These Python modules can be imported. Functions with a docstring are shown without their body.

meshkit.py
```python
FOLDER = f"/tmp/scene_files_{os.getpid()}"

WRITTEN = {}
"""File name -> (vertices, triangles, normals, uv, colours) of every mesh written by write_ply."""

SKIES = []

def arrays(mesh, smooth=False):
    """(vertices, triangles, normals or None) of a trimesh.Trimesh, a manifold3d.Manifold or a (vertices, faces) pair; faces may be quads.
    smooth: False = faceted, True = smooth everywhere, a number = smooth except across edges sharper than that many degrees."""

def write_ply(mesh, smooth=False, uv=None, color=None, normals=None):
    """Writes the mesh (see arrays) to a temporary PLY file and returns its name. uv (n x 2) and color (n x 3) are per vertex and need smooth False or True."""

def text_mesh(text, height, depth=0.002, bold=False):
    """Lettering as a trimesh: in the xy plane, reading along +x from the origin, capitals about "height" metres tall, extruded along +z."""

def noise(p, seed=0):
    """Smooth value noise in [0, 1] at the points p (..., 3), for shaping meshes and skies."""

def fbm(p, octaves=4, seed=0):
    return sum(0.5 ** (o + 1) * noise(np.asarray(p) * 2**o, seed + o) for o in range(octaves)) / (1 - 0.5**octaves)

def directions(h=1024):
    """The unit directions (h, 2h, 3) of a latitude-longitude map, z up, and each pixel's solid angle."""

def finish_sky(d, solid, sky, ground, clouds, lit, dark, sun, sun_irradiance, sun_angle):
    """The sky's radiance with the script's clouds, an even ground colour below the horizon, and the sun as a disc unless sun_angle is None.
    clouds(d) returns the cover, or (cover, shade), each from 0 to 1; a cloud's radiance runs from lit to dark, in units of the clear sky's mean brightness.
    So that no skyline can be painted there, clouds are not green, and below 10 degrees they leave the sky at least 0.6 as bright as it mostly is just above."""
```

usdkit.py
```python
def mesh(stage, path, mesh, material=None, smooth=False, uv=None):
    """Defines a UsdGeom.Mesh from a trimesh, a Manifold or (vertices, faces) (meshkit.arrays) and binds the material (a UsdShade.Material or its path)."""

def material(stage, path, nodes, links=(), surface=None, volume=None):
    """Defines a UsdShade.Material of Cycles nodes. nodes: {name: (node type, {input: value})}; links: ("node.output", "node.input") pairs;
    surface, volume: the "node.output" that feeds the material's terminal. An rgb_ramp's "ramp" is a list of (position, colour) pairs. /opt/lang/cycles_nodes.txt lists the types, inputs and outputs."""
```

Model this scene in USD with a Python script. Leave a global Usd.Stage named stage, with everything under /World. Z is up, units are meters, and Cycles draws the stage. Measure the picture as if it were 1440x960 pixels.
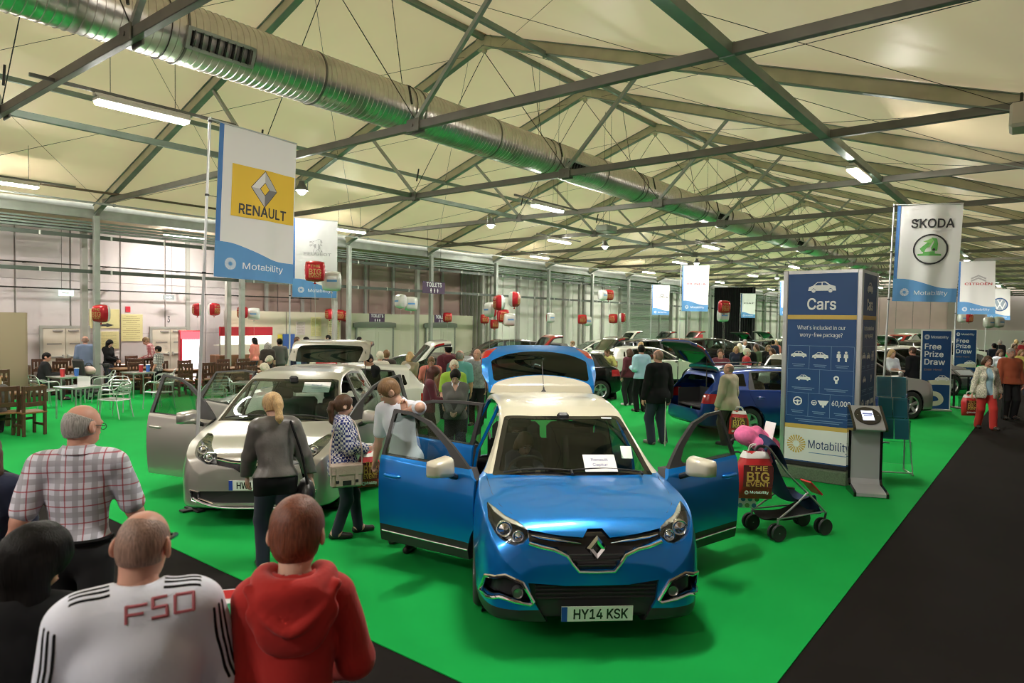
import math, random, numpy as np, trimesh, usdkit, meshkit
import manifold3d as m3
from shapely.geometry import Polygon, Point, LineString, box as sbox
from shapely.ops import unary_union
from shapely import affinity
from pxr import Usd, UsdGeom, UsdLux, UsdShade, Gf, Sdf, Vt

stage = Usd.Stage.CreateInMemory()
UsdGeom.SetStageUpAxis(stage, 'Z')
WORLD = UsdGeom.Xform.Define(stage, '/World')
# ------------------------------------------------------------------ camera
CAM_H, FPX = 2.38, 952.86
YAW, PITCH, ROLL = 0.67224679, 0.03049169, 0.01385077
EXPOSURE = 1.42
_f = np.array([math.cos(YAW)*math.cos(PITCH), math.sin(YAW)*math.cos(PITCH), -math.sin(PITCH)])
_r = np.array([math.sin(YAW), -math.cos(YAW), 0.0])
_u = np.cross(_r, _f)
_c, _s = math.cos(ROLL), math.sin(ROLL)
_r, _u = _c*_r + _s*_u, -_s*_r + _c*_u
cam = UsdGeom.Camera.Define(stage, '/World/camera')
cam.AddTransformOp().Set(Gf.Matrix4d(*_r, 0, *_u, 0, *(-_f), 0, 0, 0, CAM_H, 1))
cam.CreateHorizontalApertureAttr(36.0)
cam.CreateVerticalApertureAttr(24.0)
cam.CreateFocalLengthAttr(36.0*FPX/1440)
cam.CreateExposureAttr(EXPOSURE)
cam.CreateFStopAttr(2.8)
cam.CreateFocusDistanceAttr(9.0)
cam.CreateClippingRangeAttr(Gf.Vec2f(0.05, 1000))
# ------------------------------------------------------------------ sky over the translucent roof
dome = UsdLux.DomeLight.Define(stage, '/World/sky_light')
dome.CreateIntensityAttr(SKY if 'SKY' in globals() else 0.62)
dome.CreateColorAttr(Gf.Vec3f(1.0, 0.95, 0.90))
LAMP = 105.0        # emission of a batten diffuser
FLOOD = 110.0      # emission of a floodlight lens
random.seed(7)
RNG = np.random.default_rng(7)
PI = math.pi
# ------------------------------------------------------------------ names and prims
_taken = {}
def numbered(parent, name):
    k = (parent, name); n = _taken.get(k, 0); _taken[k] = n+1
    return name if n == 0 else f'{name}_{n:03d}'
def tag(p, label=None, cat=None, group=None, kind=None):
    p = p.GetPrim() if hasattr(p, 'GetPrim') else p
    for k, v in (('label', label), ('category', cat), ('group', group), ('kind', kind)):
        if v: p.SetCustomDataByKey(k, v)
    return p
def thing(name, label=None, cat=None, loc=(0, 0, 0), rz=0.0, group=None, kind=None, rx=0, ry=0, scale=None):
    x = UsdGeom.Xform.Define(stage, '/World/' + numbered('/World', name))
    x.AddTranslateOp().Set(Gf.Vec3d(*map(float, loc)))
    if rx or ry: x.AddRotateXYZOp().Set(Gf.Vec3f(rx, ry, rz))
    elif rz: x.AddRotateZOp().Set(float(rz))
    if scale: x.AddScaleOp().Set(Gf.Vec3f(*scale))
    tag(x, label, cat, group, kind)
    return x.GetPrim()
def obj(name, mesh, mat, parent=None, smooth=35, label=None, cat=None, group=None, kind=None):
    pp = '/World' if parent is None else str(parent.GetPath())
    if hasattr(mesh, 'faces'):
        k = int(np.max(mesh.faces)) + 1
        if k < len(mesh.vertices): mesh = trimesh.Trimesh(mesh.vertices[:k], mesh.faces, process=False)
    m = usdkit.mesh(stage, pp + '/' + numbered(pp, name), mesh, mat, smooth=smooth)
    return tag(m, label, cat, group, kind)
def struct(name, mesh, mat, parent=None, smooth=False, **k):
    return obj(name, mesh, mat, parent, smooth, kind=None if parent is not None else 'structure', **k)
def dup(src, loc, rz=0.0, label=None, group=None, scale=None, ry=0, rx=0):
    was = src.GetCustomData()
    base = ''.join(c for c in src.GetName())
    if base[-4:-3] == '_' and base[-3:].isdigit(): base = base[:-4]
    r = thing(base, label or was.get('label'), was.get('category'), loc, rz, group or was.get('group'), scale=scale, rx=rx, ry=ry)
    for ch in src.GetChildren():
        c = stage.DefinePrim(r.GetPath().AppendChild(ch.GetName()))
        c.GetReferences().AddInternalReference(ch.GetPath())
    return r
# ------------------------------------------------------------------ materials
_mats = {}
def M(name, col=(.5, .5, .5), rough=.5, metal=0.0, **k):
    """plain principled material; extra principled inputs by keyword; noise=(scale, amount) varies the tone, bump=(scale, strength) relief"""
    if name in _mats: return _mats[name]
    noise, bump = k.pop('noise', None), k.pop('bump', None)
    d = {'roughness': rough, 'metallic': metal, **k}
    nodes, links = {'p': ('principled_bsdf', d)}, []
    if noise:
        s, a = noise
        c = np.array(col, float)
        nodes['tc'] = ('texture_coordinate', {})
        nodes['n'] = ('noise_texture', {'scale': s, 'detail': 4.0})
        nodes['r'] = ('rgb_ramp', {'ramp': [(.3, tuple(np.clip(c*(1-a), 0, 1))), (.7, tuple(np.clip(c*(1+a), 0, 1)))]})
        links += [('tc.object', 'n.vector'), ('n.fac', 'r.fac'), ('r.color', 'p.base_color')]
    else: d['base_color'] = col
    if bump:
        nodes['tc2'] = ('texture_coordinate', {})
        nodes['bn'] = ('noise_texture', {'scale': bump[0], 'detail': 3.0})
        nodes['b'] = ('bump', {'strength': bump[1], 'distance': .01})
        links += [('tc2.object', 'bn.vector'), ('bn.fac', 'b.height'), ('b.normal', 'p.normal')]
    _mats[name] = usdkit.material(stage, '/World/Looks/' + name, nodes, links, surface='p.BSDF')
    return _mats[name]
def MN(name, nodes, links, surface):
    if name not in _mats: _mats[name] = usdkit.material(stage, '/World/Looks/' + name, nodes, links, surface=surface)
    return _mats[name]
def EM(name, col, strength):
    return MN(name, {'e': ('emission', {'color': col, 'strength': strength})}, [], 'e.emission')
def PANE(name, tint=(.9, .95, .93), ior=1.5):
    """window pane: clear, mixed with a mirror by the angle of view, so light passes"""
    return MN(name, {'t': ('transparent_bsdf', {'color': tint}), 'g': ('glossy_bsdf', {'roughness': .01, 'color': (1, 1, 1)}),
                     'f': ('layer_weight', {'blend': .5}), 'w': ('math', {'math_type': 'power', 'value2': 4.0}), 'k': ('math', {'math_type': 'multiply_add', 'value2': .80, 'value3': .022}), 'm': ('mix_closure', {})},
              [('f.facing', 'w.value1'), ('w.value', 'k.value1'), ('k.value', 'm.fac'), ('t.BSDF', 'm.closure1'), ('g.BSDF', 'm.closure2')], 'm.closure')
def srgb(r, g, b):
    f = lambda c: c/12.92 if c <= .04045 else ((c+.055)/1.055)**2.4
    return tuple(f(x/255) for x in (r, g, b))
# ------------------------------------------------------------------ mesh helpers: everything is (verts, tris)
def TM(v, f): return trimesh.Trimesh(np.asarray(v, float), np.asarray(f, int), process=False)
def cat(*ms):
    ms = [m for m in (ms[0] if len(ms) == 1 and isinstance(ms[0], (list, tuple)) else ms) if m is not None and len(m.faces)]
    v, f, n = [], [], 0
    for m in ms: v.append(m.vertices); f.append(m.faces + n); n += len(m.vertices)
    return TM(np.vstack(v), np.vstack(f))
def mv(m, t=(0, 0, 0), rz=0, rx=0, ry=0, s=None):
    v = np.array(m.vertices, float)
    if s is not None: v = v*np.asarray(s, float)
    for a, (i, j) in ((rx, (1, 2)), (ry, (2, 0)), (rz, (0, 1))):
        if a:
            c, q = math.cos(math.radians(a)), math.sin(math.radians(a))
            vi, vj = v[:, i].copy(), v[:, j].copy()
            v[:, i], v[:, j] = c*vi - q*vj, q*vi + c*vj
    f = np.array(m.faces)
    if s is not None and np.prod(np.sign(np.broadcast_to(s, 3))) < 0: f = f[:, ::-1]
    return TM(v + np.asarray(t, float), f)
def box(sx, sy, sz, c=(0, 0, 0), bev=0.0):
    """box centred at c; bev > 0 chamfers all its edges"""
    if bev <= 0:
        m = trimesh.creation.box((sx, sy, sz))
        return TM(m.vertices + np.asarray(c), m.faces)
    p = []
    b = min(bev, sx*.49, sy*.49, sz*.49)
    for ax in range(3):
        h = np.array([sx, sy, sz])/2 - b
        h[ax] += b
        p += [[a*h[0], d*h[1], e*h[2]] for a in (-1, 1) for d in (-1, 1) for e in (-1, 1)]
    m = m3.Manifold.hull_points(np.array(p, float))
    return mv(mf(m), c)
def mf(m):
    q = m.to_mesh()
    return TM(np.array(q.vert_properties[:, :3]), np.array(q.tri_verts))
def MAN(m):
    return m3.Manifold(m3.Mesh(np.asarray(m.vertices, np.float32), np.asarray(m.faces, np.uint32)))
def tube(pts, r, n=8, closed=False, caps=True):
    """round tube along points (parallel frames); r a number or one per point"""
    P = np.asarray(pts, float); N = len(P)
    r = np.broadcast_to(r, N)
    T = np.gradient(P, axis=0) if not closed else np.roll(P, -1, 0) - np.roll(P, 1, 0)
    if not closed and N > 2:
        d = P[1:] - P[:-1]; d /= np.linalg.norm(d, axis=1)[:, None] + 1e-12
        T[1:-1] = d[1:] + d[:-1]; T[0] = d[0]; T[-1] = d[-1]
    T /= np.linalg.norm(T, axis=1)[:, None] + 1e-12
    u = np.cross(T[0], [0, 0, 1.0] if abs(T[0][2]) < .9 else [1.0, 0, 0]); u /= np.linalg.norm(u)
    a = np.arange(n)/n*2*PI; V = []
    for i in range(N):
        u = u - T[i]*(u @ T[i]); u /= np.linalg.norm(u) + 1e-12
        w = np.cross(T[i], u)
        V.append(P[i] + r[i]*(np.cos(a)[:, None]*u + np.sin(a)[:, None]*w))
    V = np.vstack(V); F = []
    for i in range(N if closed else N-1):
        A, B = i*n, (i+1) % N*n
        for j in range(n):
            k = (j+1) % n
            F += [[A+j, A+k, B+k], [A+j, B+k, B+j]]
    if caps and not closed:
        V = np.vstack([V, P[0], P[-1]])
        for j in range(n):
            k = (j+1) % n
            F += [[N*n, k, j], [N*n+1, (N-1)*n+j, (N-1)*n+k]]
    return TM(V, F)
def cyl(p, q, r, n=12, r2=None): return tube([p, q], [r, r if r2 is None else r2], n)
def bar(p, q, w, h, up=(0, 0, 1)):
    """rectangular bar from p to q, w across and h along up"""
    p, q = np.asarray(p, float), np.asarray(q, float)
    d = q-p; L = np.linalg.norm(d); d /= L
    s = np.cross(up, d); s /= np.linalg.norm(s); u = np.cross(d, s)
    b = trimesh.creation.box((L, w, h))
    return TM((p+q)/2 + b.vertices @ np.array([d, s, u]), b.faces)
def lathe(prof, n=24, ax='z'):
    """revolve (r, z) profile"""
    prof = np.asarray(prof, float); a = np.arange(n)/n*2*PI; k = len(prof)
    V = np.stack([np.outer(np.cos(a), prof[:, 0]), np.outer(np.sin(a), prof[:, 0]), np.broadcast_to(prof[:, 1], (n, k))], -1).reshape(-1, 3)
    F = []
    for i in range(n):
        j = (i+1) % n
        for t in range(k-1):
            F += [[i*k+t, j*k+t, j*k+t+1], [i*k+t, j*k+t+1, i*k+t+1]]
    if ax == 'y': V = V[:, [0, 2, 1]]*[1, 1, 1]; F = [f[::-1] for f in F]
    if ax == 'x': V = V[:, [2, 0, 1]]
    return TM(V, F)
def prism(poly, d, o=(0, 0, 0), r=(1, 0, 0), u=(0, 0, 1)):
    """2D polygon extruded by d along r x u, drawn in the plane through o spanned by r and u"""
    if not isinstance(poly, Polygon) and not hasattr(poly, 'geoms'): poly = Polygon(poly)
    if not poly.is_valid: poly = poly.buffer(0)
    ms = [trimesh.creation.extrude_polygon(g, d, engine='earcut') for g in getattr(poly, 'geoms', [poly]) if g.area > 1e-9]
    m = cat(ms)
    return put(m, o, r, u)
def put(m, o, r, u):
    r, u = np.asarray(r, float), np.asarray(u, float)
    r = r/np.linalg.norm(r); u = u - r*(u @ r); u /= np.linalg.norm(u); n = np.cross(r, u)
    return TM(np.asarray(o) + m.vertices @ np.array([r, u, n]), m.faces)
_txt = {}
def text(s, h, o=(0, 0, 0), r=(1, 0, 0), u=(0, 0, 1), d=.002, bold=False, align='c', width=None):
    k = (s, bold)
    if k not in _txt: _txt[k] = meshkit.text_mesh(s, 1.0, 1.0, bold)
    m = _txt[k]; v = m.vertices*[h, h, d]
    x0, x1 = v[:, 0].min(), v[:, 0].max()
    if width: v[:, 0] = (v[:, 0]-x0)*width/(x1-x0); x0, x1 = 0, width
    v[:, 0] -= {'c': (x0+x1)/2, 'l': x0, 'r': x1}[align]
    return put(TM(v, m.faces), o, r, u)
def catmull(P, n=8):
    P = np.asarray(P, float)
    Q = np.vstack([2*P[0]-P[1], P, 2*P[-1]-P[-2]]); out = []
    for i in range(1, len(Q)-2):
        for t in np.arange(n)/n:
            a, b, c, d = Q[i-1:i+3]
            out.append(.5*((2*b)+(c-a)*t+(2*a-5*b+4*c-d)*t*t+(3*b-a-3*c+d)*t**3))
    return np.vstack([out, P[-1]])
# ------------------------------------------------------------------ hall
S_ = .92; BAY = 4.6; U0 = 3.54; RV, RZ, EL, ER, EZ, TZ = 11.13, 9.33, 22.43, -.17, 5.60, 5.70
FRAMES = list(range(-2, 19)); XB, XE = U0 + BAY*FRAMES[0] - 1.2, U0 + BAY*FRAMES[-1] + 1.2
roofz = lambda v: RZ - (RZ-EZ)/(EL-RV)*abs(v-RV)
def tone(name, base, amt, scale, rough=.9, bump=None, **k):
    return M(name, base, rough, noise=(scale, amt), bump=bump, **k)
CARPET = MN('green_carpet', {'tc': ('geometry', {}), 'n': ('noise_texture', {'scale': 900.0, 'detail': 2.0}), 'n2': ('noise_texture', {'scale': .7, 'detail': 3.0}),
    'r': ('rgb_ramp', {'ramp': [(.3, (.006, .30, .050)), (.7, (.011, .44, .082))]}), 'r2': ('rgb_ramp', {'ramp': [(.35, (.88, .88, .88)), (.65, (1, 1, 1))]}), 'mx': ('mix', {'mix_type': 'multiply', 'fac': 1.0}), 'b': ('bump', {'strength': .25, 'distance': .004}), 'p': ('principled_bsdf', {'roughness': .95, 'specular_ior_level': .12})},
    [('tc.position', 'n.vector'), ('tc.position', 'n2.vector'), ('n.fac', 'r.fac'), ('n2.fac', 'r2.fac'), ('r.color', 'mx.color1'), ('r2.color', 'mx.color2'), ('mx.color', 'p.base_color'), ('n.fac', 'b.height'), ('b.normal', 'p.normal')], 'p.BSDF')
DARKC = MN('dark_carpet', {'tc': ('geometry', {}), 'n': ('noise_texture', {'scale': 700.0, 'detail': 2.0}), 'n2': ('noise_texture', {'scale': 1.5, 'detail': 4.0}),
    'r': ('rgb_ramp', {'ramp': [(.3, (.009, .0075, .007)), (.7, (.020, .017, .0155))]}), 'r2': ('rgb_ramp', {'ramp': [(.3, (.8, .8, .8)), (.7, (1, 1, 1))]}), 'mx': ('mix', {'mix_type': 'multiply', 'fac': 1.0}), 'b': ('bump', {'strength': .3, 'distance': .004}), 'p': ('principled_bsdf', {'roughness': .95, 'specular_ior_level': .1})},
    [('tc.position', 'n.vector'), ('tc.position', 'n2.vector'), ('n.fac', 'r.fac'), ('n2.fac', 'r2.fac'), ('r.color', 'mx.color1'), ('r2.color', 'mx.color2'), ('mx.color', 'p.base_color'), ('n.fac', 'b.height'), ('b.normal', 'p.normal')], 'p.BSDF')
FABRIC = MN('tent_fabric', {'tc': ('geometry', {}), 'n': ('noise_texture', {'scale': .35, 'detail': 3.0}), 'r': ('rgb_ramp', {'ramp': [(.3, (.79, .625, .405)), (.7, (.87, .69, .465))]}),
    'd': ('principled_bsdf', {'roughness': .42, 'specular_ior_level': .35}), 't': ('translucent_bsdf', {'color': (.9, .74, .50)}), 'm': ('mix_closure', {'fac': .06})},
    [('tc.position', 'n.vector'), ('n.fac', 'r.fac'), ('r.color', 'd.base_color'), ('d.BSDF', 'm.closure1'), ('t.BSDF', 'm.closure2')], 'm.closure')
ALU = M('rafter_alloy', (.47, .435, .31), .5, .15, noise=(2.5, .12)); STEEL = M('galvanised_steel', (.30, .325, .29), .42, .35, noise=(3, .12)); DSTEEL = M('tie_steel', (.15, .145, .125), .5, .3, noise=(2, .15))
GSTEEL = M('purlin_green_grey', (.20, .25, .21), .5, .3, noise=(2, .15)); ROD = M('dark_rod', (.035, .035, .03), .5, .5); BRONZE = M('cable_conduit', (.12, .09, .055), .5, .2)
DUCT = M('spiral_duct_zinc', (.58, .55, .50), .30, .95, noise=(6, .08)); WALLW = M('wall_panel_white', (.56, .50, .505), .7, noise=(1.2, .04)); WALLP = M('wall_panel_pink', (.40, .285, .25), .8, noise=(1, .06))
WALLC = M('partition_cream', (.62, .55, .44), .75, noise=(1.5, .04)); WALLG = M('wall_panel_pale', (.66, .66, .60), .7, noise=(1.5, .04)); JOINT = M('panel_joint', (.33, .29, .28), .7); POST = M('wall_post_grey', (.36, .35, .32), .6, .1)
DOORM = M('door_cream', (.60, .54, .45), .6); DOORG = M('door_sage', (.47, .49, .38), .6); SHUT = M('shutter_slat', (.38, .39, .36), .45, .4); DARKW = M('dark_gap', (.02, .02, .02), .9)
FARW = M('far_wall_pink', (.78, .62, .61), .8, noise=(1, .05)); FARB = M('far_fabric', (.60, .52, .44), .7)
BEIGE = M('lobby_beige', (.30, .24, .155), .75)
struct('floor', box(XE-XB+8, 42, .10, ((XE+XB)/2, 10, -.062)), DARKC)
struct('floor', prism([(3.25, 1.36), (78, 1.36), (78, 22.9), (3.25, 22.9)], .008, (0, 0, -.010), (1, 0, 0), (0, 1, 0)), CARPET, label='bright green exhibition carpet under all the cars and tables')
# roof membrane: one panel of fabric per bay and slope, sagging a little between the frames
ceil = struct('ceiling', box(XE-XB, .06, .05, ((XE+XB)/2, RV, RZ+.10)), FABRIC)
for k in FRAMES[:-1]:
    u0 = U0 + BAY*k
    for v0, v1 in ((RV, EL), (ER, RV)):
        n, q = 8, 10; V, F = [], []
        for i in range(n+1):
            for j in range(q+1):
                v = v0 + (v1-v0)*j/q; a = i/n
                V.append([u0 + BAY*a, v, roofz(v) + .10 - .10*math.sin(PI*a)*(math.sin(PI*j/q)*.6+.4)])
        for i in range(n):
            for j in range(q):
                a = i*(q+1)+j; F += [[a, a+1, a+q+2], [a, a+q+2, a+q+1]]
        obj('roof_fabric_panel', TM(V, F), FABRIC, ceil, smooth=True)
# frames
def roof_frame(u):
    t = thing('roof_truss', 'pitched alloy roof frame with grey tie beam, struts and thin rods spanning the hall', 'roof truss', (u, 0, 0), group='roof frames in a row down the hall')
    for v1 in (EL, ER):
        d = np.array([0, v1-RV, EZ-RZ]); d /= np.linalg.norm(d); upv = np.cross(d, [1, 0, 0]); upv *= np.sign(upv[2])
        a, b = np.array([0, RV, RZ-.08]), np.array([0, v1, EZ-.08])
        r = obj('rafter', cat(bar(a, b, .09, .24, upv)), ALU, t)
        obj('rafter_flange', cat(bar(a - upv*.125, b - upv*.125, .15, .02, upv), bar(a + upv*.125, b + upv*.125, .15, .02, upv)), GSTEEL, r)
    obj('ridge_plate', cat(box(.14, .5, .30, (0, RV, RZ-.14), .02), box(.10, .12, .10, (0, RV, RZ-.32), .02)), ALU, t)
    obj('tie_beam', cat(box(.10, EL-ER-1.2, .14, (0, (EL+ER)/2, TZ), .008)), DSTEEL, t)
    fl = []
    for sg in (-1, 1):
        n0 = RV + sg*2.47; tp = RV + sg*4.4; ez = EL if sg > 0 else ER
        obj('strut', bar((0, n0, TZ+.08), (0, tp, roofz(tp)-.18), .07, .07, (1, 0, 0)), STEEL, t)
        obj('tie_rod', cat(cyl((0, n0, TZ+.1), (0, RV, RZ-.36), .009, 5), cyl((0, n0-sg*.1, TZ+.1 + .3), (0, n0-sg*.18, TZ+.1+.62), .02, 6)), ROD, t)
        obj('node_plate', cat(box(.03, .30, .22, (.07, n0, TZ), .01), box(.03, .30, .22, (-.07, n0, TZ), .01), cyl((-.1, n0, TZ), (.1, n0, TZ), .03, 8)), DSTEEL, t)
        obj('tie_end', bar((0, ez, EZ-.26), (0, ez - sg*.62, TZ-.03), .08, .10, (1, 0, 0)), STEEL, t)
    for v0, v1 in ((RV+.6, RV+5.7), (RV+5.7, EL-.6), (RV-.6, RV-5.7), (RV-5.7, ER+.6)):
        for a, b in (((.08, v0), (BAY-.08, v1)), ((.08, v1), (BAY-.08, v0))): obj('brace_cable', cyl((a[0], a[1], roofz(a[1])-.16), (b[0], b[1], roofz(b[1])-.16), .0055, 4), ROD, t)
    return t
def wall_conduit(label, z, v=25.2):
    t = thing('wall_conduit', label, 'conduit', (0, v, z))
    obj('pipe', cyl((XB+.5, 0, 0), (18, 0, 0), .022, 8), ROD, t); obj('saddle', cat([box(.05, .26, .05, (XB+2+2.4*i, .12, 0), .008) for i in range(10)]), ROD, t, kind='stuff')
wall_conduit('thin dark pipe along the left wall above the doors, lower of two', 3.22); wall_conduit('thin dark pipe along the left wall, upper of two', 4.02)
F0 = roof_frame(U0 + BAY*FRAMES[0])
ORD = 'first second third fourth fifth sixth seventh eighth ninth tenth eleventh twelfth'.split()
for k in FRAMES[1:]: dup(F0, (U0 + BAY*k, 0, 0), label=('%s roof frame from the viewer, alloy rafters over a grey tie beam' % ORD[k]) if 0 <= k < 9 else None)
def run(name, label, cat_, v, z, w, h, mat, group='long rails running the length of the roof', u0=None, u1=None, bays=True):
    t = thing(name, label, cat_, (0, v, z), group=None)
    ks = FRAMES[:-1]
    for k in ks:
        a = U0 + BAY*k; b = a + BAY
        if u0 is not None and (b < u0): continue
        obj('rail_length', cat(box(b-a-.012, w, h, ((a+b)/2, 0, 0)), box(.05, w+.03, h+.03, (a, 0, 0))), mat, t)
    return t
run('purlin', 'grey-green purlin at tie height left of the ridge, floodlights hang beside it', 'purlin', 13.65, TZ+.03, .09, .11, GSTEEL)
run('purlin', 'grey-green purlin under the left roof slope beyond the duct', 'purlin', 16.9, roofz(16.9)-.22, .08, .10, GSTEEL)
run('purlin', 'grey-green purlin under the right roof slope nearest the ridge', 'purlin', 9.28, roofz(9.28)-.22, .09, .11, GSTEEL)
run('purlin', 'broad grey-green rail crossing the tie beams at far right of the roof', 'purlin', 3.19, TZ, .16, .14, GSTEEL)
run('ridge_beam', 'dark ridge beam under the peak of the tent roof', 'ridge beam', RV, RZ-.02, .10, .12, GSTEEL)
run('cable_conduit', 'thin bronze conduit along the left roof slope, upper of two', 'conduit', 20.9, roofz(20.9)-.30, .05, .06, BRONZE)
run('cable_conduit', 'thin grey conduit along the left roof slope, lower of two', 'conduit', 21.1, roofz(21.1)-.52, .04, .05, STEEL)
# left eave: gutter beam, two rails with clips, posts in pairs
gb = run('eave_beam', 'deep grey eave gutter beam along the left edge of the tent roof', 'eave beam', EL+.05, EZ-.22, .16, .26, STEEL)
obj('gutter_profile', cat(*[box(XE-XB, .10+.04*i, .05, ((XE+XB)/2, .12+.02*i, -.24-.085*i)) for i in range(4)]), GSTEEL, gb)
def clip_rail(label, v, z, kk):
    t = run('rail', label, 'rail', v, z, .06, .11, M('rail_dark_green', (.06, .075, .06), .5, .2))
    for i in range(48): obj('clip', box(.05, .08, .14, (2.0 + i*1.55 + (.3 if i % 3 else 0), -.01, 0), .01), M('clip_pale', (.55, .56, .52), .4, .3), t)
clip_rail('upper dark green rail with pale clips below the left eave', 22.28, 4.68, 0)
clip_rail('lower dark green rail with pale clips across the left posts', 22.28, 3.66, 1)
for k in range(0, 17):
    u = U0 + BAY*k - (.1 if k else 0)
    a = thing('hall_post', ('grey-green steel post under the left eave, %s from the left' % ORD[k-1]) if 0 < k < 8 else 'grey-green steel post far down the left eave', 'post', (u, 22.13, 0), group='front posts under the left eave' if not 0 < k < 8 else None)
    obj('shaft', box(.16, .16, EZ-.3, (0, 0, (EZ-.3)/2), .012), STEEL, a); obj('base_plate', box(.30, .30, .02, (0, 0, .01), .004), DSTEEL, a)
    if 0 < k < 8:
        a = thing('hall_post', 'square beige steel post just behind the %s eave post from the left' % ORD[k-1], 'post', (u-.02, 23.02, 0))
        obj('shaft', box(.17, .17, EZ-.5, (0, 0, (EZ-.5)/2), .012), POST, a); obj('base_plate', box(.30, .30, .02, (0, 0, .01), .004), DSTEEL, a)
# beyond the eave: flat lean-to ceiling and the walls
struct('ceiling', box(XE-XB, 4.6, .05, ((XE+XB)/2, EL+2.4, EZ-.25)), M('lean_to_soffit', (.55, .43, .30), .8))
struct('trim_90', box(XE-XB, .05, .55, ((XE+XB)/2, EL+.16, EZ-.06)), STEEL)
struct('trim_91', box(XE-XB, .05, .3, ((XE+XB)/2, ER-.05, EZ+.06)), STEEL)
struct('ceiling', box(XE-XB, 6.2, .05, ((XE+XB)/2, ER-3.1, EZ+.03)), FABRIC)
def panel_wall(name, u0, u1, v, z0, z1, mat, step=1.2, facing=-1, joint=JOINT, axis='u', hstep=None):
    """wall of upright panels with recessed joints; panels are its children"""
    L = u1-u0
    c = (u0+u1)/2
    w = struct(name, box(L, .08, z1-z0, (c, v+.06*(-facing), (z0+z1)/2)) if axis == 'u' else box(.08, L, z1-z0, (v+.06*(-facing), c, (z0+z1)/2)), joint)
    n = max(1, round(L/step)); hs = [z0, z1] if not hstep else list(np.arange(z0, z1, hstep)) + [z1]
    for i in range(n):
        for a, b in zip(hs[:-1], hs[1:]):
            cc = u0 + L*(i+.5)/n; sz = L/n-.05
            obj('wall_panel', box(sz, .05, b-a-(.012 if hstep else 0), (cc, v, (a+b)/2), .006) if axis == 'u' else box(.05, sz, b-a-(.012 if hstep else 0), (v, cc, (a+b)/2), .006), mat, w)
    return w
panel_wall('wall_left', XB, 14.6, 25.5, 0, EZ-.25, WALLW, 1.55, hstep=1.75)
panel_wall('wall_left_2', 14.6, 27.6, 25.6, 0, EZ-.25, WALLP, 1.7)
for i in range(14): struct('trim_%d' % (i+1), box(.13, .10, EZ-.3, (XB + .6 + 1.55*2*i if i < 7 else 15.6+1.72*(i-7), 25.42, (EZ-.3)/2)), POST)
panel_wall('wall_left_3', 27.6, 41.5, 23.6, 0, EZ-.25, WALLG, 1.15)
panel_wall('wall_left_4', 49.6, XE, 23.6, 0, EZ-.25, WALLG, 1.3)
for i in range(24):
    u = 27.7 + 2.3*i
    if 41 < u < 50: continue
    struct('trim_%d' % (i+20), box(.20, .14, EZ-.3, (u, 23.48, (EZ-.3)/2)), POST)
struct('wall_return', box(.1, 2.1, EZ-.25, (27.55, 24.6, (EZ-.25)/2)), M('cladding_sage', (.36, .37, .29), .7))
for i in range(7): struct('trim_%d' % (i+60), box(.06, .10, EZ-.3, (27.46, 23.75+.28*i, (EZ-.3)/2)), POST)
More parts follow.
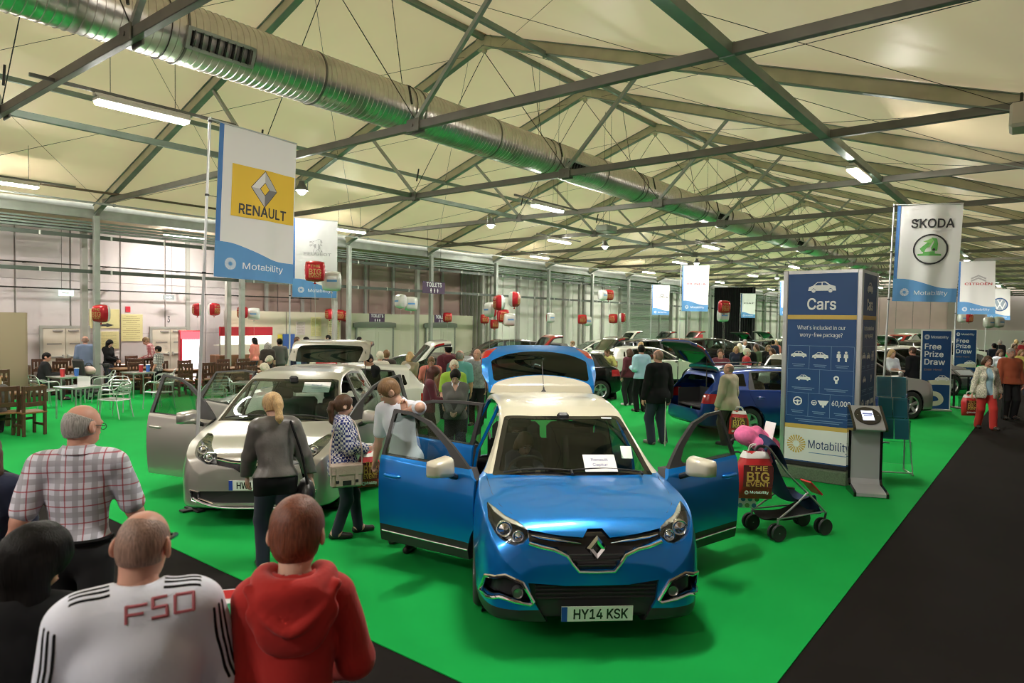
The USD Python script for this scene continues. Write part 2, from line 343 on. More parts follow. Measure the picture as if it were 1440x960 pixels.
# low cream partition with the notice boards, then the toilet block
panel_wall('wall_partition', 13.2, 18.4, 24.3, 0, 2.62, WALLC, 2.6)
struct('wall_partition_2', box(.1, 1.2, 2.62, (18.45, 24.9, 1.31)), WALLC)
panel_wall('wall_toilets', 19.2, 27.5, 24.6, 0, 2.62, M('toilet_wall_sage', (.50, .50, .37), .75), 4.15)
sh = struct('wall_shutter', box(8.1, .06, EZ-.25, (45.55, 23.72, (EZ-.25)/2)), DARKW)
for i in range(42): obj('slat', mv(box(7.9, .03, .118, (0, 0, 0), .01), (45.55, 23.62, .06+.125*i), rx=9), SHUT, sh)
struct('trim_70', cat(box(.2, .3, EZ-.3, (41.5, 23.5, (EZ-.3)/2)), box(.2, .3, EZ-.3, (49.6, 23.5, (EZ-.3)/2)), box(8.2, .45, .5, (45.55, 23.45, EZ-.5))), POST)
panel_wall('wall_far', -6.2, 24, XE+.1, 0, EZ+.05, FARW, 1.7, axis='v')
g = struct('wall_far_gable', prism([(ER-.2, EZ), (EL+.2, EZ), (RV, RZ+.2)], .06, (XE+.14, 0, 0), (0, 1, 0), (0, 0, 1)), FARB)
struct('wall_far_2', box(.12, 9.5, 4.0, (XE-.1, 4.2, 4.05)), M('far_shutter_grey', (.46, .41, .39), .8))
struct('wall_far_3', box(.12, 16, 2.1, (XE-.2, 6.0, 1.05)), M('far_partition_white', (.66, .70, .64), .7))
panel_wall('wall_right', XB, XE, -6.2, 0, EZ+.05, WALLW, 3.0, facing=1)
panel_wall('wall_back', -6.2, 25.5, XB, 0, EZ+.05, WALLW, 3.0, axis='v', facing=1)
struct('wall_back_gable', prism([(ER-.2, EZ), (EL+.2, EZ), (RV, RZ+.2)], .06, (XB-.04, 0, 0), (0, 1, 0), (0, 0, 1)), FARB)
# black drape far left
cv = []
pts = []
for i in range(121):
    v = 18.9 + 3.4*i/120; pts.append((55.3 + .14*math.sin(i*.9) + .05*math.sin(i*2.3), v))
dp = LineString(pts).buffer(.02, cap_style=2)
obj('drape', prism(dp, 5.4, (0, 0, 0), (1, 0, 0), (0, 1, 0)), M('black_drape', (.006, .006, .007), .95), smooth=60, label='tall black drape hanging at the far left end of the hall', cat='curtain')
# doors and openings in the left wall
def double_door(n, u, v, w, h, mat, frame, panels=False, bars=False, label=None, number=None):
    d = struct('door_%d' % n, cat(box(w+.16, .05, .09, (u, v-.02, h+.045)), box(.08, .05, h, (u-w/2-.04, v-.02, h/2)), box(.08, .05, h, (u+w/2+.04, v-.02, h/2))), frame)
    for s in (-1, 1):
        lf = obj('door_leaf', box(w/2-.012, .045, h-.015, (u+s*w/4, v-.01, h/2), .006), mat, d)
        if panels: obj('leaf_panel', box(w/2-.35, .02, h-.5, (u+s*w/4, v-.04, h/2+.05), .008), mat, lf)
        if bars:
            obj('push_bar', cat(box(w/2-.1, .06, .05, (u+s*w/4, v-.07, 1.0), .01), box(.06, .07, .14, (u+s*w*.06, v-.06, 1.0), .01)), M('push_bar_grey', (.45, .43, .40), .4, .3), lf)
            obj('door_sign', box(.42, .006, .05, (u+s*w/4, v-.036, 1.42)), M('sign_grey_text', (.28, .26, .24), .6), lf)
            obj('door_closer', box(.3, .05, .06, (u+s*w/4-.1*s, v-.06, h-.08), .01), JOINT, lf)
    return d
double_door(1, 8.3, 25.44, 1.3, 1.93, DOORM, POST, bars=True)
double_door(2, 11.7, 25.44, 1.3, 1.9, DOORM, POST, bars=True)
for n, u, w in ((3, 20.6, 2.1), (4, 24.9, 2.0)):
    d = double_door(n, u, 24.52, w, 1.98, DOORG, M('frame_sage_dark', (.20, .225, .19), .6), panels=True)
    arch = [(u-w/2-.2, 1.98), (u+w/2+.2, 1.98), (u+w/2+.2, 2.18)] + [(u + (w/2+.2)*math.cos(a), 2.18+.07*math.sin(a)) for a in np.linspace(0, PI, 9)] + [(u-w/2-.2, 2.18)]
    obj('door_header', prism(arch, .06, (0, 24.52, 0), (1, 0, 0), (0, 0, 1)), M('frame_sage_dark', (.20, .225, .19), .6), d)
# lobby box with an opening at far left
lb = struct('wall_lobby', cat(box(5.2, .12, 2.42, (3.75, 22.5, 1.21)), box(.12, 2.6, 2.42, (6.35, 23.8, 1.21))), BEIGE)
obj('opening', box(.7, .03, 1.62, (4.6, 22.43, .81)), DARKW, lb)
obj('opening_frame', cat(box(.10, .05, 1.7, (5.0, 22.43, .85)), box(.10, .05, 1.7, (4.2, 22.43, .85)), box(.9, .05, .1, (4.6, 22.43, 1.67))), M('lobby_trim', (.22, .18, .12), .7), lb)
# ------------------------------------------------------------------ ventilation duct
dt = thing('ventilation_duct', 'long ribbed zinc air duct hung along the roof, green carpet mirrored below', 'air duct', (0, 10.0, 6.47))
def ribbed(L, r):
    n = max(2, round(L/.105)); pr = [(0, 0)]
    for i in range(n):
        a = i*L/n; p = L/n
        pr += [(r, a), (r, a+p*.80), (r+.010, a+p*.86), (r+.010, a+p*.94)]
    return lathe(pr[1:] + [(r, L)], 44, 'x')
duct_len = ribbed(BAY*.5-.03, .43)
first = None
for k in range(-2, 31):
    u = U0 - BAY*.25 + k*BAY*.5
    if k < 9: obj('duct_section', mv(duct_len, (u, 0, 0)), DUCT, dt, smooth=30)
    else: obj('duct_section', mv(lathe([(.43, 0), (.43, BAY*.5-.03)], 24, 'x'), (u, 0, 0)), DUCT, dt, smooth=30)
    obj('duct_flange', mv(lathe([(.425, -.03), (.452, -.03), (.452, .0), (.425, .0)], 36, 'x'), (u, 0, 0)), DSTEEL, dt, smooth=30)
for i, u in enumerate((5.15, 14.6, 24.4, 34.2)):
    for s in ((-1,) if i % 1 == 0 else (1,)):
        gfr = obj('air_grille', mv(cat(box(.98, .10, .05, (0, 0, .13)), box(.98, .10, .05, (0, 0, -.13)), box(.05, .10, .3, (.49, 0, 0)), box(.05, .10, .3, (-.49, 0, 0))), (u, s*.40, -.17), rx=s*-22 if s > 0 else 22), STEEL, dt)
        obj('grille_vanes', mv(cat(box(.94, .03, .26, (0, .05, 0)), *[box(.02, .10, .24, (-.42+.12*j, 0, 0)) for j in range(8)]), (u, s*.40, -.17), rx=22), M('vent_black', (.012, .012, .012), .7), gfr)
for k in range(-2, 17):
    u = U0 + BAY*k + .9
    obj('hanger', cat(cyl((u, 0, .43), (u, .35, roofz(10.35)-6.47-.3), .008, 5), tube([(u, .445*math.cos(a), .445*math.sin(a)) for a in np.linspace(-PI, PI, 25)], .008, 5)), ROD, dt)
# ------------------------------------------------------------------ lamps
TUBE = EM('lamp_tube_glow', (1.0, .96, .88), LAMP); BAT = M('batten_body', (.62, .60, .52), .4, .2)
def batten_geo(parent, em, L=1.36):
    b = obj('lamp_body', cat(box(L, .22, .07, (0, 0, .05), .015), box(L+.04, .10, .05, (0, 0, .11), .01)), BAT, parent)
    obj('diffuser', box(L-.03, .19, .045, (0, 0, -.002), .015), em, parent)
def batten(label, u, v, z=5.5, L=1.36, rail=True, grp=None):
    t = thing('batten_light', label, 'light', (u, v, z), group=grp)
    batten_geo(t, TUBE, L)
    top = (roofz(v)-z+.06) if rail else .17
    if rail: obj('mounting_rail', box(3.0, .035, .05, (0, 0, .16)), DSTEEL, t)
    obj('hanger', cat(cyl((-L*.35, 0, .12), (-L*.35, 0, top), .005, 5), cyl((L*.35, 0, .12), (L*.35, 0, top), .005, 5)), ROD, t)
    return t
b0 = batten('long bright batten light hung from the tie beam beside the yellow banner', 4.69, 11.05)
lab = {(1, 0): 'bright batten light hanging just left of the green-badged banner', (2, 1): 'batten light seen end-on at middle left under the duct', (0, 2): 'batten light cut by the left edge of the picture', (1, 2): 'batten light above the left eave beside the white banner'}
b1 = batten('bright batten light hanging just left of the green-badged banner', 15.4, 3.19, 5.46, rail=False)
for j, v in enumerate((11.05, 3.19, 19.75)):
    for i, u in enumerate((4.69, 15.4, 26.9, 38.4, 50, 62, 74)):
        if (i, j) in ((0, 0), (1, 1)): continue
        if i == 0: u = {1: 5.0, 2: 5.2}[j]
        dup(b1 if j == 1 else b0, (u, v, 5.46 if j == 1 else 5.5), label=lab.get((i, j) if (i, j) != (1, 0) else None, '%s batten light from the viewer in the %s row' % (ORD[i], ('middle', 'right', 'left')[j])))
b2 = batten('batten light half hidden by the upper rail at far left', 3.4, 23.7, 5.15, rail=False)
for i, u in enumerate((11.4, 22, 33, 44, 55)): dup(b0 if i else b2, (u, 15.2 if i else 23.7, 5.5 if i else 5.15), label='batten light under the lean-to soffit above the left wall' if i == 0 else 'batten light in the long rows under the far roof', group=None if i == 0 else 'batten lights down the hall')
for u in (-3.5,):
    for v in (3.19, 11.05, 19.0): dup(b1 if v < 4 else b0, (u, v, 5.46 if v < 4 else 5.5), label='batten light in the long rows under the far roof', group='batten lights down the hall')
FL = EM('flood_glow', (1.0, .97, .90), FLOOD); FLH = M('flood_housing', (.16, .16, .15), .5, .4)
def flood(label, u, v, z=5.42, grp=None):
    t = thing('floodlight', label, 'floodlight', (u, v, z), group=grp)
    obj('housing', mv(lathe([(0, .16), (.06, .15), (.08, .08), (.15, -.05), (.15, -.07), (.14, -.07), (.075, .06), (0, .08)], 20), (0, 0, 0)), FLH, t, smooth=40)
    obj('bulb', mv(trimesh.creation.icosphere(2, .10), (0, 0, -.07)), FL, t, smooth=True)
    obj('bracket', cat(tube([(-.15, 0, -.02), (-.17, 0, .18), (.17, 0, .18), (.15, 0, -.02)], .012, 6), tube([(0, 0, .16), (0, 0, .24), (0, 13.68-v, .27)], .012, 6)), STEEL, t)
    return t
f0 = flood('dazzling floodlight hanging right beside the yellow banner', 9.38, 13.81)
for u, v, l in ((16.17, 13.78, 'dazzling floodlight on the tie beam above the doors of the left block'), (23.2, 13.85, 'dazzling floodlight above the black hatchback at mid hall'), (31.9, 13.81, 'dazzling floodlight just over the red-lettered banner'), (44.4, 13.81, 'small floodlight hanging in front of the black drape'), (52.4, 13.81, 'far floodlight left of the blue tower')):
    dup(f0, (u, v, 5.42), label=l)
for u, v in ((-2.5, 13.8), (2.5, 8.0)): pass
# speaker/heater boxes near the roof
hb = thing('heater_unit', 'grey box heater hung below the duct at mid hall', 'heater', (19.5, 11.6, 5.45))
obj('casing', box(.65, .45, .22, (0, 0, 0), .03), STEEL, hb); obj('hanger', cat(cyl((-.2, 0, .1), (-.2, 0, 3.9), .006, 5), cyl((.2, 0, .1), (.2, 0, 3.9), .006, 5)), ROD, hb)
sp = thing('loudspeaker', 'beige loudspeaker under a tie beam at the far right edge', 'loudspeaker', (U0+BAY*2-.3, .45, 5.45))
obj('cabinet', mv(box(.28, .26, .42, (0, 0, 0), .04), ry=20), M('speaker_beige', (.50, .46, .38), .5), sp); obj('bracket', cyl((.05, 0, .15), (.15, 0, .4), .02, 8), ROD, sp)
# ------------------------------------------------------------------ people: signed distance fields meshed by surface nets
class Field:
    def __init__(s, lo, hi, res):
        s.res = res; s.lo = np.asarray(lo, float) - 3*res
        s.n = np.ceil((np.asarray(hi) - s.lo)/res).astype(int) + 4
        s.ax = [(s.lo[i] + np.arange(s.n[i])*res).astype(np.float32) for i in range(3)]
        s.D = np.full(s.n, 1.0, np.float32)
    def blk(s, lo, hi, m):
        sl = []
        for i in range(3):
            a = max(0, int((lo[i]-m-s.lo[i])/s.res)); b = min(s.n[i], int((hi[i]+m-s.lo[i])/s.res)+2)
            if b <= a: return None
            sl.append(slice(a, b))
        return tuple(sl)
    def xyz(s, sl): return (s.ax[0][sl[0]][:, None, None], s.ax[1][sl[1]][None, :, None], s.ax[2][sl[2]][None, None, :])
    def eval(s, p, sl, grow):
        X, Y, Z = s.xyz(sl)
        if p[0] == 'c':
            _, a, b, ra, rb = p[:5]
            a = np.asarray(a); d = np.asarray(b)-a; L = d @ d + 1e-12
            x, y, z = X-np.float32(a[0]), Y-np.float32(a[1]), Z-np.float32(a[2])
            t = np.clip((x*d[0]+y*d[1]+z*d[2])/np.float32(L), 0, 1).astype(np.float32)
            e = np.sqrt((x-t*np.float32(d[0]))**2+(y-t*np.float32(d[1]))**2+(z-t*np.float32(d[2]))**2)
            return e - (np.float32(ra+grow) + t*np.float32(rb-ra))
        _, c, r, R = p[:4]
        r = np.asarray(r)+grow
        x, y, z = X-np.float32(c[0]), Y-np.float32(c[1]), Z-np.float32(c[2])
        if R is not None:
            R = np.asarray(R, np.float32)
            x, y, z = (R[0, k]*x+R[1, k]*y+R[2, k]*z for k in range(3))
        k0 = np.sqrt((x/np.float32(r[0]))**2+(y/np.float32(r[1]))**2+(z/np.float32(r[2]))**2)
        k1 = np.sqrt((x/np.float32(r[0]**2))**2+(y/np.float32(r[1]**2))**2+(z/np.float32(r[2]**2))**2)
        return k0*(k0-1)/np.maximum(k1, 1e-6)
    def add(s, p, k=.03, grow=0.0, sub=False):
        lo, hi = bounds(p, grow)
        sl = s.blk(lo, hi, k+2.5*s.res)
        if sl is None: return
        d = s.eval(p, sl, grow); D = s.D[sl]
        if sub:
            d = -d; h = np.clip(.5-.5*(D-d)/k, 0, 1)   # smooth max
            s.D[sl] = D*(1-h)+d*h + k*h*(1-h)
        else:
            h = np.clip(.5+.5*(D-d)/k, 0, 1)
            s.D[sl] = D*(1-h)+d*h - k*h*(1-h)
    def cut(s, n, o):
        """keep where (p-o).n < 0"""
        X, Y, Z = s.xyz((slice(None),)*3)
        s.D = np.maximum(s.D, (X-o[0])*n[0]+(Y-o[1])*n[1]+(Z-o[2])*n[2]).astype(np.float32)
    def mesh(s): return surface_net(s.D, s.lo, s.res)
def bounds(p, g=0):
    if p[0] == 'c':
        a, b = np.asarray(p[1]), np.asarray(p[2]); r = max(p[3], p[4])+g
        return np.minimum(a, b)-r, np.maximum(a, b)+r
    r = np.max(np.asarray(p[2]))+g
    return np.asarray(p[1])-r, np.asarray(p[1])+r
def surface_net(D, lo, res):
    S = D < 0
    c = np.zeros(tuple(np.array(D.shape)-1), np.int8)
    for i, j, k in np.ndindex(2, 2, 2): c += S[i:i+c.shape[0], j:j+c.shape[1], k:k+c.shape[2]]
    act = (c > 0) & (c < 8)
    idx = np.argwhere(act)
    if not len(idx): return None
    ids = np.full(c.shape, -1, np.int32); ids[act] = np.arange(len(idx))
    acc = np.zeros((len(idx), 3)); cnt = np.zeros(len(idx))
    cor = np.array(list(np.ndindex(2, 2, 2)))
    vals = [D[idx[:, 0]+a, idx[:, 1]+b, idx[:, 2]+d] for a, b, d in cor]
    for p in range(8):
        for q in range(p+1, 8):
            if np.abs(cor[p]-cor[q]).sum() != 1: continue
            va, vb = vals[p], vals[q]
            m = (va < 0) != (vb < 0)
            t = va[m]/(va[m]-vb[m])
            acc[m] += cor[p] + t[:, None]*(cor[q]-cor[p]); cnt[m] += 1
    V = lo + (idx + acc/cnt[:, None])*res
    F = []
    for ax in range(3):
        o1, o2 = [(1, 2), (2, 0), (0, 1)][ax]
        sl0 = [slice(1, -1)]*3; sl0[ax] = slice(0, -1)
        sl1 = [slice(1, -1)]*3; sl1[ax] = slice(1, None)
        a, b = S[tuple(sl0)], S[tuple(sl1)]
        e = np.argwhere(a != b)
        if not len(e): continue
        flip = a[tuple(e.T)]
        off = np.array([1, 1, 1]); off[ax] = 0
        g = e + off
        def cell(d1, d2):
            h = g.copy(); h[:, o1] += d1; h[:, o2] += d2
            return ids[h[:, 0], h[:, 1], h[:, 2]]
        q = np.stack([cell(-1, -1), cell(0, -1), cell(0, 0), cell(-1, 0)], 1)
        q[~flip] = q[~flip][:, ::-1]
        F += [q[:, [0, 1, 2]], q[:, [0, 2, 3]]]
    return TM(V, np.vstack(F))
def rot(yaw=0, pitch=0, roll=0):
    """columns: local x, y, z axes; pitch > 0 tips forward (+x down)"""
    a, b, c = map(math.radians, (yaw, pitch, roll))
    Z = np.array([[math.cos(a), -math.sin(a), 0], [math.sin(a), math.cos(a), 0], [0, 0, 1]])
    Y = np.array([[math.cos(b), 0, math.sin(b)], [0, 1, 0], [-math.sin(b), 0, math.cos(b)]])
    X = np.array([[1, 0, 0], [0, math.cos(c), -math.sin(c)], [0, math.sin(c), math.cos(c)]])
    return Z @ Y @ X
def ik(S, T, a, b, pole):
    d = T-S; L = np.linalg.norm(d)
    if L > (a+b)*.995: T = S + d/L*(a+b)*.995; d = T-S; L = np.linalg.norm(d)
    n = d/L; x = (a*a-b*b+L*L)/(2*L); y = math.sqrt(max(a*a-x*x, 0))
    p = np.asarray(pole, float); p = p - n*(p @ n); p /= np.linalg.norm(p)+1e-9
    return S + n*x + p*y, T
def crumple(m, amp, fr=9.0, seed=0, ani=(1, 1, .55)):
    if amp <= 0: return m
    q = meshkit.fbm(m.vertices*np.array(ani)*fr + 11.3*seed, 2, seed)-.5
    n = m.vertex_normals
    return TM(m.vertices + n*(2*amp*q)[:, None], m.faces)
SKIN = lambda name, c: M(name, c, .5, subsurface_weight=.08, subsurface_scale=.01, bump=(90, .08))
def hand(W, d, n, side, h, curl, res, spread=1.0):
    """palm, four fingers, thumb from wrist W along d with the palm facing n; side +1 left, -1 right"""
    d = d/np.linalg.norm(d); n = n-d*(n @ d); n /= np.linalg.norm(n)
    s = np.cross(d, n)*side            # towards the thumb
    q = h/1.75
    P = lambda x, y, z: W + q*(d*x + s*y + n*z)
    pr = []
    for y in (-.026, -.009, .009, .026):
        pr.append(('c', P(.0, y*.55, 0), P(.085, y, 0), .0125*q, .0105*q))
    L = {.029: (.042, .026, .020), .0098: (.046, .029, .022), -.0098: (.043, .027, .021), -.028: (.033, .02, .017)}
    pr2 = []
    for y, (a, b, c) in L.items():
        p = P(.085, y, 0); ang = 0; last = p
        for i, l in enumerate((a, b, c)):
            ang += math.radians(curl*(.7, 1.1, .8)[i])
            nx = last + q*l*(d*math.cos(ang) + n*math.sin(ang) + s*(y*.9*spread if i == 0 else y*.3))
            pr2.append(('c', last, nx, (.0092-.0007*i)*q, (.0087-.0009*i)*q)); last = nx
    t0, t1, t2, t3 = P(.012, .018, .006), P(.045, .045, .012), P(.075, .054, .024), P(.098, .054, .034)
    pr += [('c', t0, t1, .014*q, .0115*q)]
    pr2 += [('c', t1, t2, .0105*q, .0095*q), ('c', t2, t3, .0095*q, .0078*q)]
    lo = np.min([bounds(p)[0] for p in pr+pr2], 0); hi = np.max([bounds(p)[1] for p in pr+pr2], 0)
    F = Field(lo, hi, res)
    for p in pr: F.add(p, .010*q)
    for p in pr2: F.add(p, .004*q)
    return F.mesh()
def person(name, label, loc, face, h=1.75, sex='m', build=1.0, skin=(.55, .33, .24), res=.014, pose=None, wear=(), hair=None, group=None, seed=0, beard=None, glasses=None, z=0.0, eyes=True):
    po = dict(lean=0, twist=0, side=0, head=(0, 0, 0), pz=.525, px=0.0, py=0.0, fl=(.0, .058, 0), fr=(.0, -.058, 0), hl=None, hr=None, pl=(-.8, .22, -.4), pr=(-.8, -.22, -.4),
              curl=25, kl=(1, .15, 0), kr=(1, -.15, 0), nl=None, nr=None)
    po.update(pose or {})
    t = thing(name, label, 'person', (*loc, z), face, group)
    b = build; U = h
    fem = sex == 'f'; kid = sex == 'k'
    Pz = np.array([po['px'], po['py'], po['pz']])*U
    R = rot(0, po['lean'], po['side']); Rc = R @ rot(po['twist'])
    V = lambda x, y, zz: np.array([x, y, zz])*U
    at = lambda x, y, zz: Pz + R @ V(x, y, zz)
    ac = lambda x, y, zz: Pz + R @ V(0, 0, 0) + Rc @ V(x, y, zz)
    sw = .098 if fem else .108; hw = .05
    if kid: sw = .1
    sw = po.get('sw', sw)
    spine = at(-.005, 0, .075); chest = ac(0, 0, .20); neckb = ac(-.008, 0, .30)
    Sl, Sr = ac(-.005, sw, .283), ac(-.005, -sw, .283)
    Rh = Rc @ rot(*po['head'])
    necktop = ac(.006, 0, .345)
    hd = lambda x, y, zz: necktop + Rh @ (V(x, y, zz)*hs)
    hs = po.get('hs', 1.18 if kid else (1.0 if not fem else .98))
    # ---- bones
    B = {}
    by = .02*b
    B['pelvis'] = [('e', at(0, 0, .005), np.array([.062*b, (.092 if fem else .086)*b, .07])*U, R)]
    B['waist'] = [('e', at(.004, 0, .095), np.array([.058*b*b, (.072 if fem else .08)*b, .09])*U, R)]
    B['chest'] = [('e', ac(.004, 0, .20), np.array([.064*b, (.082 if fem else .093)*b, .105])*U, Rc),
                  ('c', Sl + (Sr-Sl)*.12, Sr + (Sl-Sr)*.12, .036*U*b**.5, .036*U*b**.5)]
    if fem: B['chest'] += [('e', ac(.048*b, s*.04, .195), np.array([.032, .036, .034])*U*b, Rc) for s in (1, -1)]
    B['traps'] = [('c', neckb, Sl*.75+neckb*.25, .03*U, .026*U), ('c', neckb, Sr*.75+neckb*.25, .03*U, .026*U)]
    B['neck'] = [('c', ac(-.01, 0, .285), hd(-.002, 0, .03), .036*U*(.86 if fem or kid else 1)*b**.3, .031*U*(.86 if fem or kid else 1))]
    joints = {}
    def leg(sd, ft, pole):
        H = at(0, sd*hw, -.015)
        A = np.array([ft[0]*U, ft[1]*U, (ft[2]+.045)*U])
        K, A = ik(H, A, .245*U, .235*U, pole)
        n = 'l' if sd > 0 else 'r'
        B['thigh'+n] = [('c', H, K, .052*U*b, .033*U*b**.5)]
        mid = K*.7+A*.3
        B['calf'+n] = [('c', K, A, .031*U*b**.5, .021*U), ('c', K*.8+A*.2 - V(.008, 0, 0), mid*.7+A*.3 - V(.008, 0, 0), .024*U, .022*U)]
        joints['knee'+n], joints['ank'+n] = K, A
        tt = math.radians(ft[3] if len(ft) > 3 else sd*10); fd = np.array([math.cos(tt), math.sin(tt), 0])
        heel = A - fd*.022*U; heel[2] = A[2]-.027*U
        toe = A + fd*.098*U; toe[2] = A[2]-.029*U
        B['foot'+n] = [('c', A, A*.4+heel*.6, .024*U, .02*U), ('c', heel, toe, .02*U, .017*U), ('c', A, toe*.6+heel*.4, .02*U, .018*U)]
    leg(1, po['fl'], po['kl']); leg(-1, po['fr'], po['kr'])
    def arm(sd, tgt, pole):
        n = 'l' if sd > 0 else 'r'
        S = Sl if sd > 0 else Sr
        T = ac(.045, sd*(sw+.028), -.025) if tgt is None else np.asarray(tgt)*U
        E, W = ik(S, T, .172*U, .148*U, Rc @ np.asarray(pole, float))
        bb = b**.5*(.88 if fem or kid else 1)
        B['uarm'+n] = [('c', S, E, .031*U*bb, .025*U*bb)]
        B['farm'+n] = [('c', E, E*.6+W*.4, .025*U*bb, .0235*U*bb), ('c', E*.6+W*.4, W, .0235*U*bb, .0165*U*bb**.5)]
        joints['el'+n], joints['wr'+n], joints['sh'+n] = E, W, S
    arm(1, po['hl'], po['pl']); arm(-1, po['hr'], po['pr'])
    # ---- body mesh
    order = ['pelvis', 'waist', 'chest', 'traps', 'thighl', 'thighr', 'calfl', 'calfr', 'footl', 'footr', 'uarml', 'uarmr', 'farml', 'farmr', 'neck']
    allp = [p for k in order for p in B[k]]
    lo = np.min([bounds(p)[0] for p in allp], 0); hi = np.max([bounds(p)[1] for p in allp], 0)
    F = Field(lo, hi, res)
    cov = set(sum([w.get('bones', []) for w in wear], []))
    for k in order:
        for p in B[k]: F.add(p, .028*U if k not in ('neck', 'farml', 'farmr') else .02*U, grow=-.25*res if res > .011 and k in ('pelvis', 'waist', 'chest', 'thighl', 'thighr', 'calfl', 'calfr') else 0)
    parts = [F.mesh()]
    hr_ = res*.55 if res > .009 else res*.7
    # head
    hp = [('e', hd(-.004, 0, .078), np.array([.056, .0445, .052])*U*hs, Rh), ('e', hd(.012, 0, .05), np.array([.042, .0385, .048])*U*hs, Rh),
          ('e', hd(.022, 0, .022), np.array([.029, .028, .024])*U*hs, Rh), ('c', hd(-.002, 0, -.03), hd(-.008, 0, .05), .033*U*(.88 if fem else 1), .034*U*(.9 if fem else 1))]
    F = Field(hd(0, 0, .04)-.13*U, hd(0, 0, .05)+.13*U, hr_)
    for p in hp: F.add(p, .018*U)
    F.add(('c', hd(.049, 0, .066), hd(.0605, 0, .043), .0045*U*hs, .0075*U*hs), .007*U)
    for s in (1, -1):
        F.add(('c', hd(.053, s*.006, .041), hd(.054, s*.0075, .041), .005*U, .005*U), .004*U)
        F.add(('e', hd(.055, s*.019, .067), np.array([.011, .012, .0065])*U*hs, Rh), .007*U, sub=True)
        F.add(('c', hd(.05, s*.008, .078), hd(.044, s*.028, .077), .006*U, .005*U), .008*U)
        er = Rh @ rot(s*-18, 0, s*8)
        F.add(('e', hd(-.006, s*.049, .06), np.array([.016, .0068, .021])*U*hs, er), .004*U)
        F.add(('e', hd(-.001, s*.0545, .061), np.array([.008, .004, .011])*U*hs, er), .003*U, sub=True)
    F.add(('c', hd(.0505, -.011, .0225), hd(.0505, .011, .0225), .0055*U*hs, .0055*U*hs), .006*U)
    F.add(('c', hd(.057, -.012, .0232), hd(.057, .012, .0232), .0016*U, .0016*U), .003*U, sub=True)
    F.cut(Rh @ np.array([0, 0, -1.0]), hd(0, 0, -.045))
    parts.append(F.mesh())
    for sd, n in ((1, 'l'), (-1, 'r')):
        E, W = joints['el'+n], joints['wr'+n]
        d = W-E; pn = po['n'+n]
        pn = np.array([0, -sd, 0.0]) if pn is None else np.asarray(pn, float)
        hdir = po.get('d'+n); d = np.asarray(hdir, float) if hdir is not None else d
        parts.append(hand(W - .0*d, d, pn, sd, h*(1.0 if not kid else .95), po['curl'], max(.0042, res*.4)))
    sk = SKIN('skin_%d_%d_%d' % tuple(int(c*100) for c in skin), skin)
    obj('body', cat(parts), sk, t, smooth=True)
    if eyes:
        ew = M('eye_white', (.75, .73, .7), .25); ei = M('eye_iris', (.05, .035, .03), .15)
        for s in (1, -1):
            c = hd(.0465, s*.0185, .066)
            e = obj('eye', mv(trimesh.creation.icosphere(2, .0066*U*hs), c), ew, t, smooth=True)
            obj('iris', mv(trimesh.creation.icosphere(2, .0042*U*hs), c + Rh @ V(.0033, 0, 0)*hs), ei, e, smooth=True)
            if hair: obj('eyebrow', tube([hd(.0535, s*.009, .0805), hd(.0535, s*.018, .083), hd(.046, s*.029, .080)], [.0022*U, .0026*U, .0015*U], 6), M('brow_' + hair['mat'].GetPrim().GetName(), (.09, .06, .04), .8), t)
        lip = [hd(.0515, -.016, .0225), hd(.0572, -.006, .0228), hd(.0577, 0, .0222), hd(.0572, .006, .0228), hd(.0515, .016, .0225)]
        obj('mouth', tube(lip, np.array([.0015, .0033, .0036, .0033, .0015])*U, 6), M('lip', (.42, .16, .14), .4), t)
    # ---- clothes
    for wi, w in enumerate(wear):
        k = w['k']; g = w.get('t', .012) + .35*max(0, res-.008); nm = w.get('name', k)
        if k == 'shoes':
            for n in 'lr':
                ps = B['foot'+n]
                F = Field(np.min([bounds(p, .03)[0] for p in ps], 0), np.max([bounds(p, .03)[1] for p in ps], 0), min(res, .011))
                
                for p in ps: F.add(p, .012*U, grow=.009)
                A = joints['ank'+n]
                F.cut((0, 0, 1), A + V(0, 0, w.get('top', .03)))
                F.cut((0, 0, -1), np.array([0, 0, A[2]-.0445*U]))
                obj(nm if nm != 'shoes' else 'shoe', F.mesh(), w['mat'], t, smooth=True)
            continue
        bn = []
        if k in ('top', 'coat'):
            bn = ['waist', 'chest', 'traps', 'pelvis']
            sl = w.get('sleeve', 1.0)      # 0..1 upper arm, 1..2 down the forearm
            arms = []
            for n in 'lr':
                S, E, W = joints['sh'+n], joints['el'+n], joints['wr'+n]
                f1 = min(sl, 1.0)
                wd = w.get('loose', .004)
                rr = B['uarm'+n][0]
                if f1 > 0: arms.append(('c', S, S+(E-S)*f1, rr[3], rr[3]+(rr[4]-rr[3])*f1 + (wd*1.6 if sl < 1 else wd)))
                if sl > 1: arms.append(('c', E, E+(W-E)*(sl-1), rr[4]+wd, .0175*U+wd*1.3))
            ps = [(p, .03*U) for q in bn for p in B[q]] + [(p, .016*U) for p in arms]
            g += .009
            if w.get('hem', -.03) < .02: ps += [(('c', B['thigh'+n][0][1], B['thigh'+n][0][1]*.7+joints['knee'+n]*.3, .053*U*b, .05*U*b), .03*U) for n in 'lr']
            if w.get('hemflare'):
                hf = w['hemflare']; ps.append((('e', at(0, 0, -.03), np.array([.066*b+hf, .09*b+hf, .12])*U, R), .03*U))
            if k == 'coat':
                ps += [(('c', B['thigh'+n][0][1], joints['knee'+n]*.5+B['thigh'+n][0][1]*.5, .055*U*b, .052*U*b), .05*U) for n in 'lr']
        elif k in ('trousers', 'shorts'):
            ln = w.get('len', 1.0)
            ps = [(p, .03*U) for p in B['pelvis']] + [(p, .03*U) for p in B['waist']]
